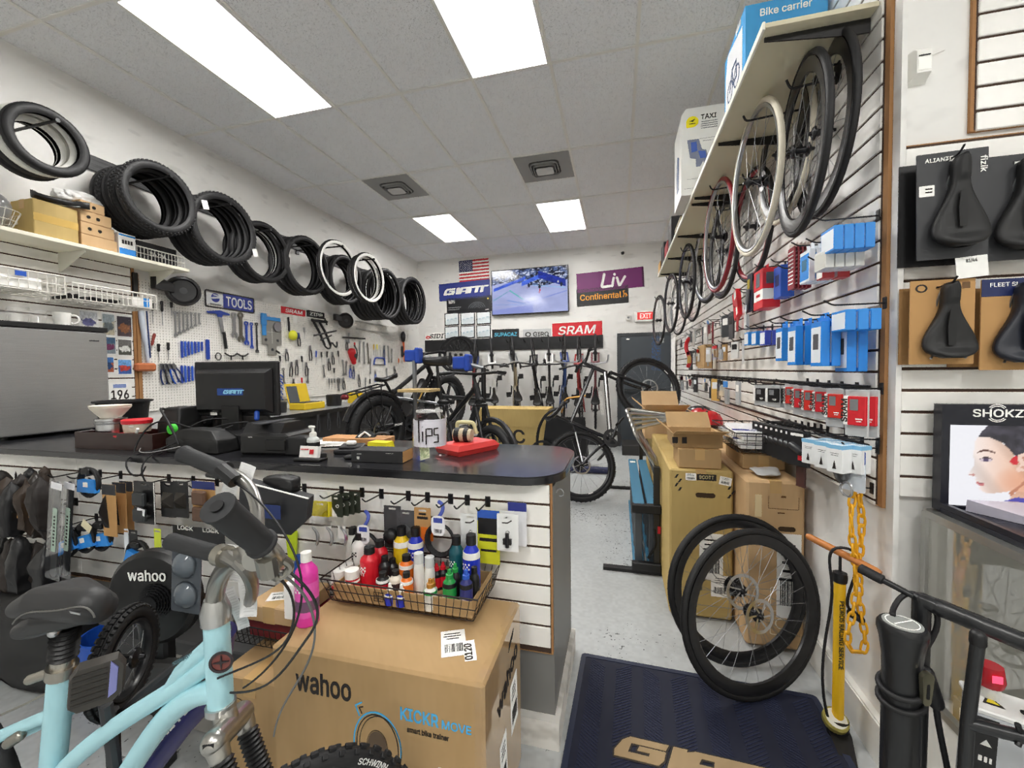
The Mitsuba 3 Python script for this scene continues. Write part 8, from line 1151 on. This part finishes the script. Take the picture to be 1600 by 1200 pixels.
# black tube stand with a mini pump and a white pack
sdn = Thing('tube_stand', 'black tubular stand at the right edge in front of the glass case', 'stand'); STD = mt('1d1e20', .3)
a0, a1, a2 = pt(1528, 1003, .86), pt(1512, 1130, .86), pt(1500, 1330, .86); sdn.add('upright', tube([a0, a1, a2, (a2[0], a2[1], .01)], .0115, 12), STD); sdn.add('cross_tube', tube([a1, pt(1625, 1158, .80), pt(1760, 1190, .74)], .0125, 12), STD); c0_ = pt(1760, 1190, .74); sdn.add('upright', tube([c0_+(0, 0, .16), c0_, (c0_[0], c0_[1], .01)], .0115, 12), STD); sdn.add('cap', caps(a0, a0+(0, 0, .012), .014), BLK); sdn.add('velcro_strap', tube([pt(1590, 1132, .81), pt(1596, 1150, .815), pt(1590, 1165, .81)], .005), BLK)
fp2 = Thing('floor_pump', 'white and black pump with a red lit top behind the tube stand', 'pump'); p0 = pt(1546, 1052, .93); fp2.add('barrel', tube([(p0[0], p0[1], .02), (p0[0], p0[1], p0[2]-.02)], .0185, 16), mt('d5d5cf', .3)); fp2.add('red_cap', tube([(p0[0], p0[1], p0[2]-.025), (p0[0], p0[1], p0[2]-.01), (p0[0], p0[1], p0[2]+.02)], [.022, .026, .022], 16), mt('a01420', .3)); k = fp2.add('red_window', bx(.018, .002, .016), mt('e83050', .2), FR((p0[0]-.004, p0[1]-.0265, p0[2]+.003), (1, .0, 0), (0, 1, 0), (0, 0, 1))); scene[k]['emitter'] = {'type': 'area', 'radiance': {'type': 'rgb', 'value': [1.2, .1, .2]}}; fp2.add('lettering', txt('LO', .022, .03), INK, FR((p0[0]+.0, p0[1]-.0195, p0[2]-.10), (0, 0, 1), (-1, 0, 0), (0, -1, 0)))
wp = Thing('product_box', 'white pack with a black carry slot and warning triangle behind the tube stand', 'box', None, FR(pt(1585, 1110, .9), (.93, -.30, -.05), (.3, .93, 0), (.05, 0, 1))); wp.add('body', bx(.15, .10, .012, .003), mt('d9d9d6', .35)); wp.add('carry_slot', ext(rrect(.05, .02, .009), .001), BLK, T(.03, -.01, .0062)); wp.add('triangle', ext([(-.055, -.02), (-.02, -.02), (-.0375, .018)], .0008), INK, T(0, 0, .0062)); wp.add('triangle_inner', ext([(-.048, -.015), (-.027, -.015), (-.0375, .008)], .0008), mt('d8c020', .5), T(0, 0, .0072)); wp.add('front_card', bx(.15, .004, .20), mt('b9bcc0', .4), T(0, -.048, -.105)); wp.add('support', b2((-.07, -.04, -.62), (.07, .04, -.01)), mt('8d9094', .5))
wp.add('symbol_strip', bx(.035, .001, .18), BLK, T(-.055, -.0506, -.10)); wp.add('symbols', cat(*[ext(s, .0006).apply_translation((0, y, 0)) for s, y in ((Polygon([(.008*math.cos(a), .008*math.sin(a)) for a in np.linspace(0, PI, 9)]), .06), (Polygon([(-.009, 0), (.009, 0), (0, .014)]), .03), (sbox(-.010, -.006, -.004, .006), .0), (sbox(-.001, -.006, .004, .006), .0), (sbox(.007, -.006, .011, .006), .0), (Polygon([(.008*math.cos(a), .008*math.sin(a)) for a in np.linspace(0, PI, 9)]), -.04))]), PAP, FR((-.055, -.0514, -.10), (1, 0, 0), (0, 0, 1), (0, -1, 0)), kind='stuff')
one('hang_board', 'brown and grey boxed parts on the display case shelf behind the stand', 'box', bx(.22, .10, .05, .003), mt('8a5a38', .5), T(1.22, 1.15, .64))
